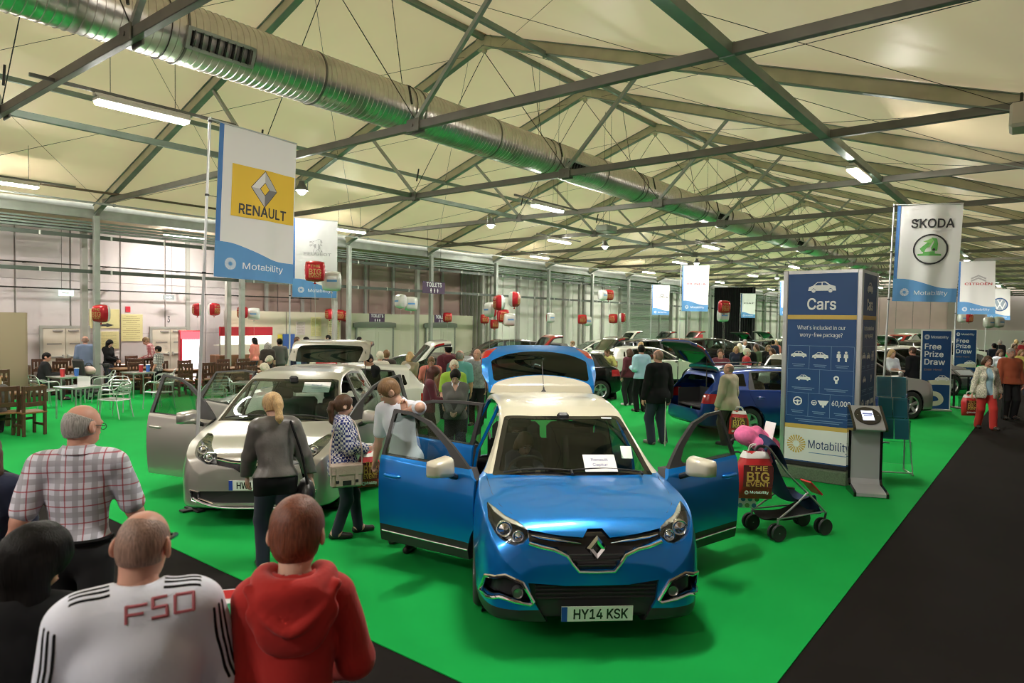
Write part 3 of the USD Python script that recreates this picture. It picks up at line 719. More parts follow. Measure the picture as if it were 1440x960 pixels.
            for n in 'lr':
                H, K, A = B['thigh'+n][0][1], joints['knee'+n], joints['ank'+n]
                r0, r1 = B['thigh'+n][0][3:5]; wd = w.get('loose', .006)
                if k == 'trousers': ps += [(('c', H, K, r0+wd*.3, r1+wd), .022*U), (('c', K, K+(A-K)*ln - V(0, 0, .012)*(ln >= 1), r1+wd, .024*U+wd*1.5), .02*U)]
                else: ps += [(('c', H, H+(K-H)*ln, r0, r1+wd*2.4), .022*U)]
        lo = np.min([bounds(p, g+.02)[0] for p, _ in ps], 0); hi = np.max([bounds(p, g+.02)[1] for p, _ in ps], 0)
        gr = w.get('res', res)
        F = Field(lo, hi, gr)
        for p, kk in ps: F.add(p, kk, grow=g)
        if k in ('top', 'coat'):
            hem = w.get('hem', -.03)
            F.cut(-R[:, 2], at(0, 0, hem))
            # collar opening round the neck
            nb = ac(-.004 + w.get('vx', 0), 0, .33)
            F.add(('c', ac(w.get('vx', .0), 0, w.get('neck', .335 if w.get('collar') else .315)), hd(.0, 0, .05), w.get('nr', .038)*U, .05*U), .006*U, sub=True)
            if w.get('vneck'): F.add(('c', ac(.075, 0, w['vneck']), ac(.04, 0, .32), .006*U, .034*U), .006*U, sub=True)
            if w.get('open'):  # open front: a wedge removed
                F.add(('c', ac(.09, 0, -.15), ac(.085, 0, .29), .03*U*w['open'], .026*U*w['open']), .008*U, sub=True)
                F.add(('c', ac(.075, 0, -.15), ac(.07, 0, .29), .03*U*w['open'], .026*U*w['open']), .008*U, sub=True)
            for n in 'lr':
                sl = w.get('sleeve', 1.0)
                S, E, W = joints['sh'+n], joints['el'+n], joints['wr'+n]
        else:
            F.cut(R[:, 2], at(0, 0, w.get('rise', .075)))
            for n in 'lr':
                pass
        me = F.mesh()
        if k == 'shorts' or (k == 'trousers' and False): pass
        o = obj(nm, crumple(me, w.get('crumple', .005), w.get('fr', 9), seed+wi), w['mat'], t, smooth=True)
        if w.get('collar'):
            rr = w.get('collar_r', .045)*U; c0 = ac(-.006, 0, .334)
            ring = []
            th = np.linspace(-150, 150, 22)
            band = []
            for zz, rad in ((-.028, 1.2), (.012, 1.02), (.016, .98), (.002, 1.22), (-.01, 1.3)):
                band.append([c0 + Rc @ (np.array([-math.cos(math.radians(a))*rr*rad*1.05, math.sin(math.radians(a))*rr*rad, (zz - .02*max(0, -math.cos(math.radians(a))))*U])) for a in th])
            Vv = np.array(band).reshape(-1, 3); nn = len(th); Ff = []
            for i in range(len(band)-1):
                for j in range(nn-1): Ff += [[i*nn+j, i*nn+j+1, (i+1)*nn+j+1], [i*nn+j, (i+1)*nn+j+1, (i+1)*nn+j]]
            obj('collar', TM(Vv, Ff), w.get('collar_mat', w['mat']), o, smooth=40)
    if any(w.get('hood') for w in wear):
        w = [w for w in wear if w.get('hood')][0]
        F = Field(ac(-.16, -.14, .13), ac(.10, .14, .42), res)
        F = Field(np.min([ac(x, y, zz) for x in (-.17, .12) for y in (-.15, .15) for zz in (.1, .4)], 0), np.max([ac(x, y, zz) for x in (-.17, .12) for y in (-.15, .15) for zz in (.1, .4)], 0), res)
        a = np.linspace(-2.3, 2.3, 15)
        ring = [ac(-.012 - .058*math.cos(q), .066*math.sin(q), .325 - .012*math.cos(q)) for q in a]
        for i in range(len(ring)-1): F.add(('c', ring[i], ring[i+1], .019*U, .019*U), .02*U)
        F.add(('e', ac(-.064, 0, .272), np.array([.022, .092, .055])*U, Rc @ rot(0, -16)), .025*U)
        F.add(('e', ac(-.066, 0, .225), np.array([.016, .068, .05])*U, Rc @ rot(0, -8)), .03*U)
        q_ = np.linspace(-1, 1, 15)
        rim = [ac(-.088 + .035*abs(t)**2 - .004*(1-abs(t)), .088*t, .238 + .082*abs(t)**1.6) for t in q_]
        for i in range(14): F.add(('c', rim[i], rim[i+1], .0105*U, .0105*U), .007*U)
        F.add(('c', ac(-.02, 0, .37), ac(-.02, 0, .30), .038*U, .036*U), .008*U, sub=True)
        obj('hood', crumple(F.mesh(), .006, 10, seed+5), w['mat'], t, smooth=True)
    # ---- hair
    if hair:
        F = Field(hd(0, 0, .06) - .16*U, hd(0, 0, .06) + .13*U, hr_)
        st = hair.get('s', 'short'); th = hair.get('t', .009)
        if st != 'fringe' and st != 'none':
            F.add(('e', hd(-.006, 0, .08), np.array([.0565, .0455, .053])*U*hs, Rh), .01*U, grow=th*U)
            F.add(('e', hd(-.012, 0, .05), np.array([.045, .041, .045])*U*hs, Rh), .015*U, grow=th*.8*U)
            # face opening
            fl = hair.get('face', 0.0)
            F.add(('e', hd(.066, 0, .036), np.array([.044 + fl, .046, .061])*U*hs, Rh @ rot(0, -8)), .006*U, sub=True)
            F.cut(Rh @ np.array([.25, 0, -1.0]), hd(-.03, 0, hair.get('nape', .022)))
            for s in (1, -1):
                if st in ('short', 'pony', 'bun'): F.add(('e', hd(.0, s*.05, .052), np.array([.017, .013, .022])*U*hs, Rh), .004*U, sub=True)
        if st == 'fringe':   # bald on top: hair round the back and sides only
            F.add(('e', hd(-.006, 0, .074), np.array([.0565, .0455, .053])*U*hs, Rh), .01*U, grow=th*U)
            F.add(('e', hd(-.012, 0, .05), np.array([.045, .041, .045])*U*hs, Rh), .015*U, grow=th*.8*U)
            F.cut(Rh @ np.array([.35, 0, 1.0]), hd(-.03, 0, hair.get('top', .098)))
            F.cut(Rh @ np.array([1.0, 0, .25]), hd(.012, 0, .07))
            F.cut(Rh @ np.array([.3, 0, -1.0]), hd(-.03, 0, .025))
            for s in (1, -1): F.add(('e', hd(.0, s*.05, .056), np.array([.018, .013, .024])*U*hs, Rh), .004*U, sub=True)
        if st in ('long', 'bob'):
            Lh = hair.get('len', .16)
            for s in np.linspace(-1, 1, 7):
                a = hd(-.02-.035*(1-abs(s)), .046*s, .06)
                e = a + np.array([0, 0, -Lh*U]) + Rh @ V(-.012, .012*s, 0)
                F2 = ('c', a, e, .024*U, hair.get('tip', .02)*U)
                F.add(F2, .02*U)
        if st == 'pony':
            p0, p1, p2, p3 = hd(-.06, 0, .085), hd(-.088, 0, .075), hd(-.095, .004, .03), hd(-.082, .008, -.05)
            p4 = hd(-.075, .01, -.075)
            for a, e, r0, r1 in ((p0, p1, .012, .017), (p1, p2, .019, .022), (p2, p3, .022, .018), (p3, p4, .018, .006)): F.add(('c', a, e, r0*U, r1*U), .012*U)
        if st == 'bun': F.add(('e', hd(-.066, 0, .09), np.array([.024, .026, .024])*U, Rh), .008*U)
        me = F.mesh()
        if me is not None:
            me = crumple(me, hair.get('rough', .004), 22, seed+3, (1, 1, .35))
            obj('hair', me, hair['mat'], t, smooth=True)
        if st == 'pony': obj('hair_tie', mv(lathe([(.012*U, -.006), (.016*U, 0), (.012*U, .006)], 12, 'x'), hd(-.066, 0, .084)), M('black_cloth', (.02, .02, .022), .8), t)
    if glasses:
        gm = M('spectacle_frame', (.03, .03, .035), .3)
        gl = []
        for s in (1, -1):
            c = hd(.06, s*.0195, .064); a = np.linspace(0, 2*PI, 17)[:-1]
            if glasses != 'temples_only': gl.append(tube([c + Rh @ (V(0, math.cos(q)*.0135, math.sin(q)*.010)) for q in a], .0011*U, 5, closed=True))
            gl.append(tube([hd(.058, s*.033, .066), hd(.02, s*.0465, .067), hd(-.005, s*.049, .066), hd(-.018, s*.047, .055)], .0016*U, 5))
        gl.append(cyl(hd(.061, -.006, .066), hd(.061, .006, .066), .0011*U, 5))
        obj('glasses', cat(gl), gm, t)
    t_j = dict(joints); t_j.update(hd=hd, at=at, ac=ac, Rc=Rc, Rh=Rh, U=U)
    return t, t_j
def hairmat(name, c, rough=.45, spec=.4):
    return MN(name, {'tc': ('texture_coordinate', {}), 'mp': ('mapping', {'scale': (60, 60, 6)}), 'n': ('noise_texture', {'scale': 3.0, 'detail': 4.0}),
                     'r': ('rgb_ramp', {'ramp': [(.3, tuple(x*.55 for x in c)), (.7, tuple(min(1, x*1.35) for x in c))]}), 'b': ('bump', {'strength': .35, 'distance': .01}), 'p': ('principled_bsdf', {'roughness': rough, 'specular_ior_level': spec})},
              [('tc.object', 'mp.vector'), ('mp.vector', 'n.vector'), ('n.fac', 'r.fac'), ('r.color', 'p.base_color'), ('n.fac', 'b.height'), ('b.normal', 'p.normal')], 'p.BSDF')
def cloth(name, c, rough=.85, bump=(60, .15), noise=None, **k):
    return M(name, c, rough, bump=bump, noise=noise, sheen_weight=.1, **k)
# ------------------------------------------------------------------ cars
def _pc(tab, x):
    from scipy.interpolate import PchipInterpolator
    a = np.array(tab, float); return PchipInterpolator(a[:, 0], a[:, 1], extrapolate=False)(np.clip(x, a[0, 0], a[-1, 0]))
def loft(C, t=0.0, ns=72, ch=2):
    """closed car body from curves over x (0 = nose .. L = tail); t insets the surface. Local result: x forward from the nose line, so x' = -x"""
    L = C['L']
    u = np.linspace(0, 1, ns); xs = L*(u - .82*np.sin(2*PI*u)/(2*PI))
    kx = sorted(set([0, L] + [p[0] for p in C['zt']]))
    xs = np.unique(np.round(np.concatenate([xs, kx]), 4))
    rings = []
    g = {k: _pc(C[k], xs) for k in ('zt', 'zs', 'ys', 'yt', 'zb')}
    for i, x in enumerate(xs):
        zt, zs, ys, yt, zb = (g[k][i] for k in ('zt', 'zs', 'ys', 'yt', 'zb'))
        zs = min(zs, zt-.012); cr = min(.035, (zt-zs)*.5); yt = min(yt, ys-.02)
        hh = zs-zb
        P = [(0, zb), (.78*ys, zb), (.955*ys, zb+.02), (.985*ys, zb+.10*hh), (.992*ys, zb+.30*hh), (1.0*ys, zb+.55*hh), (.985*ys, zb+.80*hh), (.962*ys, zs-.07*hh), (.95*ys, zs), (.935*ys, zs+.012),
             (yt+(.935*ys-yt)*.12, zt-cr-(zt-cr-zs)*.12), (yt, zt-cr), (yt-.10*min(1, yt/.5), zt-cr*.35), (.5*yt, zt-.004), (0, zt)]
        P = np.array(P)
        for _ in range(ch):
            Q = np.empty((2*len(P)-2, 2)); Q[0::2] = P[:-1]*.75+P[1:]*.25; Q[1::2] = P[:-1]*.25+P[1:]*.75
            Q[0] = P[0]; Q[-1] = P[-1]; P = Q
        full = np.vstack([P, P[-2:0:-1]*[-1, 1]])
        rings.append(np.column_stack([np.full(len(full), -x), full]))
    n = len(rings[0]); V = np.vstack(rings); F = []
    j = np.arange(n); k = (j+1) % n
    for i in range(len(rings)-1):
        a, b = i*n, (i+1)*n
        F.append(np.stack([a+j, b+j, b+k], 1)); F.append(np.stack([a+j, b+k, a+k], 1))
    c0, c1 = len(V), len(V)+1
    V = np.vstack([V, rings[0].mean(0), rings[-1].mean(0)])
    F.append(np.stack([np.full(n, c0), j, k], 1)); F.append(np.stack([np.full(n, c1), (len(rings)-1)*n+k, (len(rings)-1)*n+j], 1))
    m = TM(V, np.vstack(F))
    if t:
        nv = np.array(m.vertex_normals)
        m = TM(m.vertices - nv*t, m.faces)
    if m.volume < 0: m = TM(m.vertices, m.faces[:, ::-1])
    return m
def side_prism(pts, y0, y1):
    """polygon in (x, z), x measured back from the nose, extruded over y0..y1"""
    p = Polygon(pts) if not isinstance(pts, Polygon) else pts
    m = trimesh.creation.extrude_polygon(p, y1-y0, engine='earcut')
    v = np.array(m.vertices)
    return MAN(TM(np.column_stack([-v[:, 0], v[:, 2]+y0, v[:, 1]]), m.faces))
def front_prism(pts, x0, x1, mirror=False):
    """polygon in (y, z) extruded over x0..x1 behind the nose"""
    p = Polygon(pts) if not isinstance(pts, Polygon) else pts
    if mirror: p = affinity.scale(p, -1, 1, origin=(0, 0))
    m = trimesh.creation.extrude_polygon(p, x1-x0, engine='earcut')
    v = np.array(m.vertices)
    return MAN(TM(np.column_stack([v[:, 2]-x1, v[:, 0], v[:, 1]]), m.faces))
def top_prism(pts, z0, z1):
    p = Polygon(pts) if not isinstance(pts, Polygon) else pts
    m = trimesh.creation.extrude_polygon(p, z1-z0, engine='earcut')
    v = np.array(m.vertices)
    return MAN(TM(np.column_stack([-v[:, 0], v[:, 1], v[:, 2]+z0]), m.faces[:, ::-1]))
def sm(poly, r=.03):
    p = Polygon(poly) if not isinstance(poly, Polygon) else poly
    return p.buffer(-r, 6).buffer(r, 6)
GLASS = PANE('car_glass', (.66, .73, .70)); DARKGLASS = PANE('tinted_glass', (.22, .27, .25))
TYRE = M('tyre_rubber', (.022, .022, .024), .75); ALLOY = M('alloy_wheel', (.62, .63, .65), .28, .85); BLACKP = M('black_plastic', (.022, .022, .024), .45)
GLOSSB = M('gloss_black', (.008, .008, .009), .08, coat_weight=.6); CHROME = M('chrome', (.85, .85, .86), .08, 1.0); TRIMC = M('car_interior', (.035, .035, .038), .7, bump=(140, .1))
REDL = M('tail_lamp_red', (.45, .012, .015), .1, coat_weight=1.0); LAMPIN = M('lamp_housing', (.30, .30, .31), .22, .8); LENS = PANE('lamp_lens', (.95, .97, .97), 1.3); WHITEPL = M('plate_white', (.80, .80, .78), .35); YELPL = M('plate_yellow', (.85, .62, .05), .35)
INKB = M('plate_black', (.01, .01, .01), .5); BLUEPL = M('plate_blue', (.02, .06, .40), .4)
def paint(name, c, metal=.35, rough=.28): return M('paint_' + name, c, rough, metal, coat_weight=.75, coat_roughness=.03)
def wheel_meshes(R, w, spokes=5, detail=1):
    """tyre, rim (axis y, outer face towards +y)"""
    n = 40 if detail else 20
    ri = R*.66
    ty = lathe([(ri, -w/2+.01), (ri+.012, -w/2), (R-.03, -w/2), (R-.008, -w/2+.018), (R, -w/2+.04), (R, w/2-.04), (R-.008, w/2-.018), (R-.03, w/2), (ri+.012, w/2), (ri, w/2-.01), (ri-.012, w/2-.03), (ri-.012, -w/2+.02), (ri, -w/2+.01)], n, 'y')
    parts = [lathe([(ri-.016, -w/2+.02), (ri-.004, -w/2+.02), (ri+.004, w/2-.012), (ri-.01, w/2-.006), (ri-.03, w/2-.03), (ri-.016, -w/2+.02)], n, 'y')]
    for k in range(spokes):
        a = 2*PI*k/spokes + PI/2
        d = np.array([math.cos(a), 0, math.sin(a)]); s = np.array([-math.sin(a), 0, math.cos(a)])
        p = []
        for r, hw, yy, th in ((.03, .035, w/2-.035, .03), (ri*.5, .032, w/2-.022, .022), (ri-.008, .046, w/2-.018, .018)):
            for sg in (-1, 1):
                p += [d*r + s*sg*hw + [0, yy, 0], d*r + s*sg*hw*.9 + [0, yy-th, 0]]
        parts.append(mf(m3.Manifold.hull_points(np.array(p))))
    parts.append(lathe([(.0, w/2-.012), (.035, w/2-.014), (.045, w/2-.03), (.045, w/2-.06), (0, w/2-.06)], 16, 'y'))
    disc = lathe([(0, w/2-.07), (ri*.72, w/2-.07), (ri*.72, w/2-.085), (0, w/2-.085)], n, 'y')
    back = lathe([(0, -.02), (ri-.02, -.02), (ri-.02, -.03), (0, -.03)], n, 'y')
    return ty, cat(parts), disc, back
def seat_mesh(w=.5):
    return cat(box(.52, w, .16, (0, 0, .08), .04), mv(box(.13, w*.96, .62, (0, 0, .31), .05), (-.25, 0, .14), ry=-16), mv(box(.09, .26, .17, (0, 0, .085), .035), (-.435, 0, .80), ry=-12))
def plate(parent, txt, o, r, u, mat=None, band=True, w=.52, h=.111):
    r = np.asarray(r, float); u = np.asarray(u, float); n = np.cross(r, u); o = np.asarray(o, float)
    b = obj('number_plate', put(box(w, h, .008), o, r, u), mat or WHITEPL, parent)
    obj('lettering', text(txt, .072, o - r*0 + (r*.025 if band else 0) - u*.036 + n*.0045, r, u, .0015, True, width=w*.76), INKB, b)
    if band: obj('country_band', put(box(.042, h, .002), o - r*(w/2-.021) + n*.0045, r, u), BLUEPL, b)
    return b
def make_car(name, label, C, loc, rz, pm, roof=None, glass=None, group=None, detail=1, doors=None, hatch=None, plates=None, wheels=None, interior=True, extra=None, two_tone=False):
    """C: curves and side-view outlines. doors: {('f'|'r', +1|-1): degrees open}; hatch: degrees open"""
    doors = doors or {}
    glass = glass or GLASS
    t = thing(name, label, 'car', loc, rz, group)
    roof = roof or pm
    ns, chn = (84, 2) if detail else (44, 1)
    L = C['L']; yo = 1.2
    O = MAN(loft(C, 0, ns, chn)); I = MAN(loft(C, .028, ns, chn))
    thin = O - MAN(loft(C, .006, ns, chn)); S = O - I
    if detail: lining = I - MAN(loft(C, .036, ns, chn))
    R, wx0, wx1 = C['R'], C['wx'][0], C['wx'][1]
    arches = m3.Manifold()
    for wx in (wx0, wx1):
        a = Point(wx, R).buffer(R+.045, 24).union(sbox(wx-R-.045, -.1, wx+R+.045, R*.6))
        for s in (-1, 1): arches += side_prism(a, .45 if s > 0 else -yo, yo if s > 0 else -.45)
    ws = top_prism(sm(C['ws'], .03), C['wsz'], 3); wsg = top_prism(sm(Polygon(C['ws']).buffer(-.05, join_style=2), .03), C['wsz'], 3)
    fd, rd = Polygon(C['fd']), Polygon(C['rd'])
    win = [sm(w, .025) for w in C['win']]            # front window, rear window, quarter ...
    openings = ws + arches
    for s in (-1, 1):
        y0, y1 = (.3, yo) if s > 0 else (-yo, -.3)
        for d in (fd, rd): openings += side_prism(d, y0, y1)
        for w in win[2:]: openings += side_prism(w, y0, y1)
    hp = None
    if C.get('hatch'):
        hp = side_prism(C['hatch'], -C['hw'], C['hw'])
        openings += hp
    zr = C['roofz']
    roofp = side_prism(C['roofpoly'], -yo, yo)
    lamps = [(k, s, front_prism(sm(C[k], .008), 0, C.get('lampx', .75), s < 0)) for k in ('headlamp',) if C.get(k) for s in (1, -1)]
    tails = [(s, front_prism(sm(C['tail'], .012), L-C.get('tailx', .55), L+.1, s < 0)) for s in (1, -1)] if C.get('tail') else []
    fcut = m3.Manifold()
    for _, s, p in lamps: fcut += p
    for s, p in tails: fcut += p
    fronts = []
    for key, mat in C.get('front', []):
        for poly, mir in key:
            for s in ((1, -1) if mir else (1,)):
                fronts.append((front_prism(sm(poly, .004), -.05, .6, s < 0), mat)); fcut += fronts[-1][0]
    shell = S - openings - fcut
    low = side_prism(C['lowpoly'], -yo, yo)
    pm_body = (shell - low) - roofp if (two_tone) else shell - low
    bd = obj('body', mf(pm_body), pm, t, smooth=32)
    obj('sill_trim', mf(shell ^ low), BLACKP if C.get('cladding', True) else pm, t, smooth=32)
    if two_tone: obj('roof', mf((shell - low) ^ roofp), roof, t, smooth=32)
    if detail: obj('lining', mf(lining - openings - fcut), TRIMC, t, smooth=32)
    # windscreen with a dark border
    obj('windscreen', mf(thin ^ wsg), glass, t, smooth=30)
    obj('windscreen_border', mf((thin ^ ws) - wsg), GLOSSB, t)
    for w in win[2:]:
        for s in (-1, 1): obj('quarter_window', mf(thin ^ side_prism(w, .3 if s > 0 else -yo, yo if s > 0 else -.3)), DARKGLASS, t, smooth=30)
    # doors, each cut from the same shell and turned about its front edge
    for k, poly, w in (('f', fd, win[0]), ('r', rd, win[1])):
        for s in (1, -1):
            y0, y1 = (.3, yo) if s > 0 else (-yo, -.3)
            dp = side_prism(poly.buffer(-.004, join_style=2), y0, y1); wp = side_prism(w, y0, y1)
            beltz = C['belt']
            up = side_prism([(-1, beltz(-1)), (L+1, beltz(L+1)), (L+1, 3), (-1, 3)], -yo, yo)
            D = (S ^ dp) - arches - wp
            deg = doors.get((k, s), 0)
            hx = -poly.bounds[0]
            hy = s*float(_pc(C['ys'], poly.bounds[0]+.02))*.98
            def turn(m):
                m = mv(m, (-hx, -hy, 0)); m = mv(m, rz=s*-deg) if deg else m
                return mv(m, (hx, hy, 0))
            d = obj('front_door' if k == 'f' else 'rear_door', turn(mf((D - up) - low)), pm, t, smooth=32)
            obj('window_frame', turn(mf(D ^ up)), BLACKP, d, smooth=32)
            obj('door_glass', turn(mf(thin ^ wp)), glass, d, smooth=30)
            lowd = D ^ low
            if lowd.volume() > 1e-5: obj('door_cladding', turn(mf(lowd)), BLACKP if C.get('cladding', True) else pm, d, smooth=32)
            if detail and deg:
                inn = (I - MAN(loft(C, .085, ns, chn))) ^ dp
                obj('door_card', turn(mf((inn - up) - arches)), TRIMC, d, smooth=32)
            # handle
            hxp, hz = C['handle'][0 if k == 'f' else 1]
            ysd = float(_pc(C['ys'], hxp))*.985
            h = cat(tube([(-hxp+.09, s*(ysd-.012), hz), (-hxp+.06, s*(ysd+.03), hz+.006), (-hxp-.06, s*(ysd+.032), hz+.01), (-hxp-.09, s*(ysd-.01), hz+.006)], [.013, .018, .018, .013], 8), tube([(-hxp+.05, s*(ysd+.004), hz-.03), (-hxp-.04, s*(ysd+.004), hz-.028)], .004, 5))
            obj('handle', turn(h), pm, d, smooth=True)
            if detail and C.get('strip'):
                z0 = C['strip']; xs = np.linspace(poly.bounds[0]+.07, (2.24 if k == 'f' else 2.92), 8); xs = xs[(xs < wx1-R-.09)]
                obj('chrome_strip', turn(tube([(-x, s*(float(_pc(C['ys'], x))*.993+.004), z0 + .012*(x-xs[0])) for x in xs], .010, 8)), CHROME, d)
            if k == 'f':
                mx, mz = C['mirror']
                ym = float(_pc(C['ys'], mx))
                b = m3.Manifold.hull_points(np.array([[-mx+a, s*(ym+yy), mz+zz] for a, yy, zz in ((.07, .05, -.06), (.12, .13, -.065), (.08, .29, -.045), (.06, .31, .06), (.11, .14, .095), (.06, .05, .075), (-.06, .03, -.085), (-.06, .31, -.065), (-.065, .305, .085), (-.06, .04, .10))])).refine(4)
                mm = mf(b); mm = trimesh.smoothing.filter_taubin(TM(mm.vertices, mm.faces), iterations=10) if detail else mm
                o = obj('wing_mirror', turn(mm), C.get('mirror_mat', pm), d, smooth=True)
                obj('mirror_arm', turn(mv(box(.09, .17, .05, (0, 0, 0), .015), (-mx, s*(ym+.02), mz-.08), rx=s*25)), BLACKP, o)
                obj('mirror_glass', turn(box(.004, .23, .13, (-mx-.066, s*(ym+.17), mz+.01))), CHROME, o)
    # lamps
    for _, s, p in lamps:
        hsg = obj('headlamp', mf((MAN(loft(C, .075, ns, chn)) - MAN(loft(C, .09, ns, chn))) ^ p), LAMPIN, t, smooth=30)
        pb = Polygon(C['headlamp']); cx, cz = pb.representative_point().coords[0]
        for (ly, lz, lr) in C.get('lenses', ()):
            xx = -surf_x(C, ly, lz) + .045
            e = cat(lathe([(lr*1.15, -.03), (lr*1.22, .012), (lr*1.05, .018), (lr, 0), (lr*.75, .012), (0, .03)], 20, 'x'))
            obj('reflector', mv(e, (-xx, s*ly, lz)), CHROME, hsg, smooth=True)
        obj('lens_cover', mf(thin ^ p), LENS, hsg, smooth=30)
        if C.get('brow'):
            q = front_prism(sm(C['brow'], .003), 0, .75, s < 0)
            obj('chrome_brow', mf((MAN(loft(C, .004, ns, chn)) - MAN(loft(C, .03, ns, chn))) ^ q), M('brow_silver', (.75, .72, .62), .25, .6), hsg, smooth=True)
    for s, p in tails: obj('tail_lamp', mf(S ^ (p - hp if hp else p)), REDL, t, smooth=32)
    for i, (p, mat) in enumerate(fronts):
        dep = C.get('front_depth', [.03])[min(i, len(C.get('front_depth', [.03]))-1)]
        obj('front_grille', mf((MAN(loft(C, dep, ns, chn)) - MAN(loft(C, dep+.02, ns, chn))) ^ p), mat, t, smooth=32)
    # tailgate
    if hp:
        hz = C['hinge']
        g = S ^ side_prism(Polygon(C['hatch']).buffer(-.004, join_style=2), -C['hw']+.004, C['hw']-.004)
        rwp = front_prism(sm(C['rw'], .05), L-C['rwx'], L+.2)
        def turn(m):
            m = mv(m, (hz[0], 0, -hz[1])); m = mv(m, ry=hatch) if hatch else m
            return mv(m, (-hz[0], 0, hz[1]))
        gp = g - rwp
        for s, p in tails: gp = gp - p
        if C.get('lowarch'): gp = gp - front_prism([(-1.2, 0)] + [(y, C['lowarch'] + .16*(y/C['hw'])**2) for y in np.linspace(-1.1, 1.1, 15)] + [(1.2, 0)], 2.5, L+.3)
        body = gp
        if two_tone:
            sp = front_prism(C['spoiler'], L-1.0, L+.3)
            d = obj('tailgate', turn(mf(gp - sp)), pm, t, smooth=32)
            obj('roof_spoiler', turn(mf(gp ^ sp)), roof, d, smooth=32)
        else: d = obj('tailgate', turn(mf(gp)), pm, t, smooth=32)
        obj('rear_window', turn(mf((thin ^ rwp) ^ hp)), DARKGLASS, d, smooth=30)
        for s, p in tails:
            tl = (S ^ p) ^ hp
            if tl.volume() > 1e-6: obj('tail_lamp', turn(mf(tl)), REDL, d, smooth=32)
        if detail or hatch:
            inn = (I - MAN(loft(C, .06, ns, chn))) ^ hp
            obj('tailgate_lining', turn(mf(inn - front_prism(Polygon(C['rw']).buffer(.02), L-C['rwx'], L+.2))), TRIMC, d, smooth=32)
        if hatch:
            for s in (-1, 1):
                a = np.array([-hz[0]-.30, s*(C['hw']-.06), hz[1]-.33])
                q = np.array(turn(TM([[-hz[0]-.32, s*(C['hw']-.07), hz[1]-.36]], np.zeros((0, 3), int))).vertices[0])
                obj('gas_strut', cat(cyl(a, a*.5+q*.5, .011, 8), cyl(a*.5+q*.5, q, .006, 8)), BLACKP, t)
    # wheels
    for wx in (wx0, wx1):
        for s in (1, -1):
            wy = float(_pc(C['ys'], wx)) - C.get('ww', .21)/2 - .012
            if (wx, s, R, detail) not in _wh: _wh[(wx, s, R, detail)] = wheel_meshes(R, C.get('ww', .21), C.get('spokes', 5), detail)
            ty, rim, disc, back = _wh[(wx, s, R, detail)]
            st = C.get('steer', 0) if wx == wx0 else 0
            f = lambda m: mv(mv(m, s=(1, s, 1)), (-wx, s*wy, R), rz=st)
            w = obj('wheel', f(ty), TYRE, t, smooth=40)
            obj('alloy_rim', f(rim), wheels or ALLOY, w, smooth=40)
            obj('brake_disc', f(cat(disc, back)), M('brake_disc', (.12, .12, .12), .4, .8), w)
            arch = lathe([(R+.05, -.17), (R+.05, .04)], 28, 'y')
            obj('arch_liner', mv(mv(TM(arch.vertices, np.vstack([arch.faces, arch.faces[:, ::-1]])), s=(1, s, 1)), (-wx, s*wy, R)), BLACKP, w)
            obj('inner_wheel_well', mv(lathe([(R+.06, 0), (0, 0)], 24, 'y'), (-wx, s*(wy-.19), R)), BLACKP, w)
    if hp and hatch:
        a, b = C['hinge'][0]-.25, L-.22; w_ = C['hw']-.10
        obj('boot_trim', cat(box(b-a, 2*w_, .05, (-(a+b)/2, 0, .62), .01), *[box(b-a, .03, .42, (-(a+b)/2, s*w_, .74)) for s in (-1, 1)], box(.03, 2*w_, .5, (-a, 0, .72))), TRIMC, t)
    if interior:
        fx = C['seatx']
        for i, (sx, sy) in enumerate(((fx, .36), (fx, -.36), (fx+.85, .33), (fx+.85, -.33))):
            obj('seat', mv(seat_mesh(.5 if i < 2 else .6), (-sx, sy, C['seatz'])), TRIMC, t, smooth=40)
        dx, dz = C['dash']
        dd = mf(m3.Manifold.hull_points(np.array([[-dx+.30, y, dz-.04] for y in (-.62, .62)] + [[-dx-.02, y, dz] for y in (-.66, .66)] + [[-dx-.20, y, dz-.10] for y in (-.66, .66)] + [[-dx-.22, y, dz-.28] for y in (-.6, .6)] + [[-dx+.15, y, dz-.4] for y in (-.6, .6)])))
        ds = obj('dashboard', dd, TRIMC, t)
        sw = C.get('drive', -.36)
        a = np.linspace(0, 2*PI, 25)[:-1]
        cn = np.array([-dx-.36, sw, dz-.06])
        up = np.array([.42, 0, .9]); rr = np.array([0, 1.0, 0])
        st = cat(tube([cn + .185*(math.cos(q)*rr + math.sin(q)*up) for q in a], .015, 8, closed=True), cyl(cn + rr*.18, cn - rr*.18, .014, 6), cyl(cn, cn - up*.18, .016, 6), mv(box(.05, .13, .11, (0, 0, 0), .02), cn, ry=-25), cyl(cn, cn + np.array([.3, 0, -.14]), .03, 8))
        obj('steering_wheel', st, BLACKP, ds, smooth=40)
        if detail:
            mz = C['mirror_in']
            obj('rear_view_mirror', cat(mv(box(.035, .24, .075, (0, 0, 0), .02), mz), cyl(mz, np.array(mz)+[.06, 0, .06], .01, 6), mv(box(.05, .12, .12, (0, 0, 0), .03), np.array(mz)+[.05, 0, .07])), BLACKP, t)
    for p in plates or ():
        if p[0] == 'f': plate(t, p[1], (-p[2][0], 0, p[2][1]), (0, 1, 0), (-math.sin(math.radians(p[3])), 0, math.cos(math.radians(p[3]))))
        else: plate(t, p[1], (-p[2][0], 0, p[2][1]), (0, -1, 0), (math.sin(math.radians(p[3])), 0, math.cos(math.radians(p[3]))), YELPL)
    return t
_wh = {}

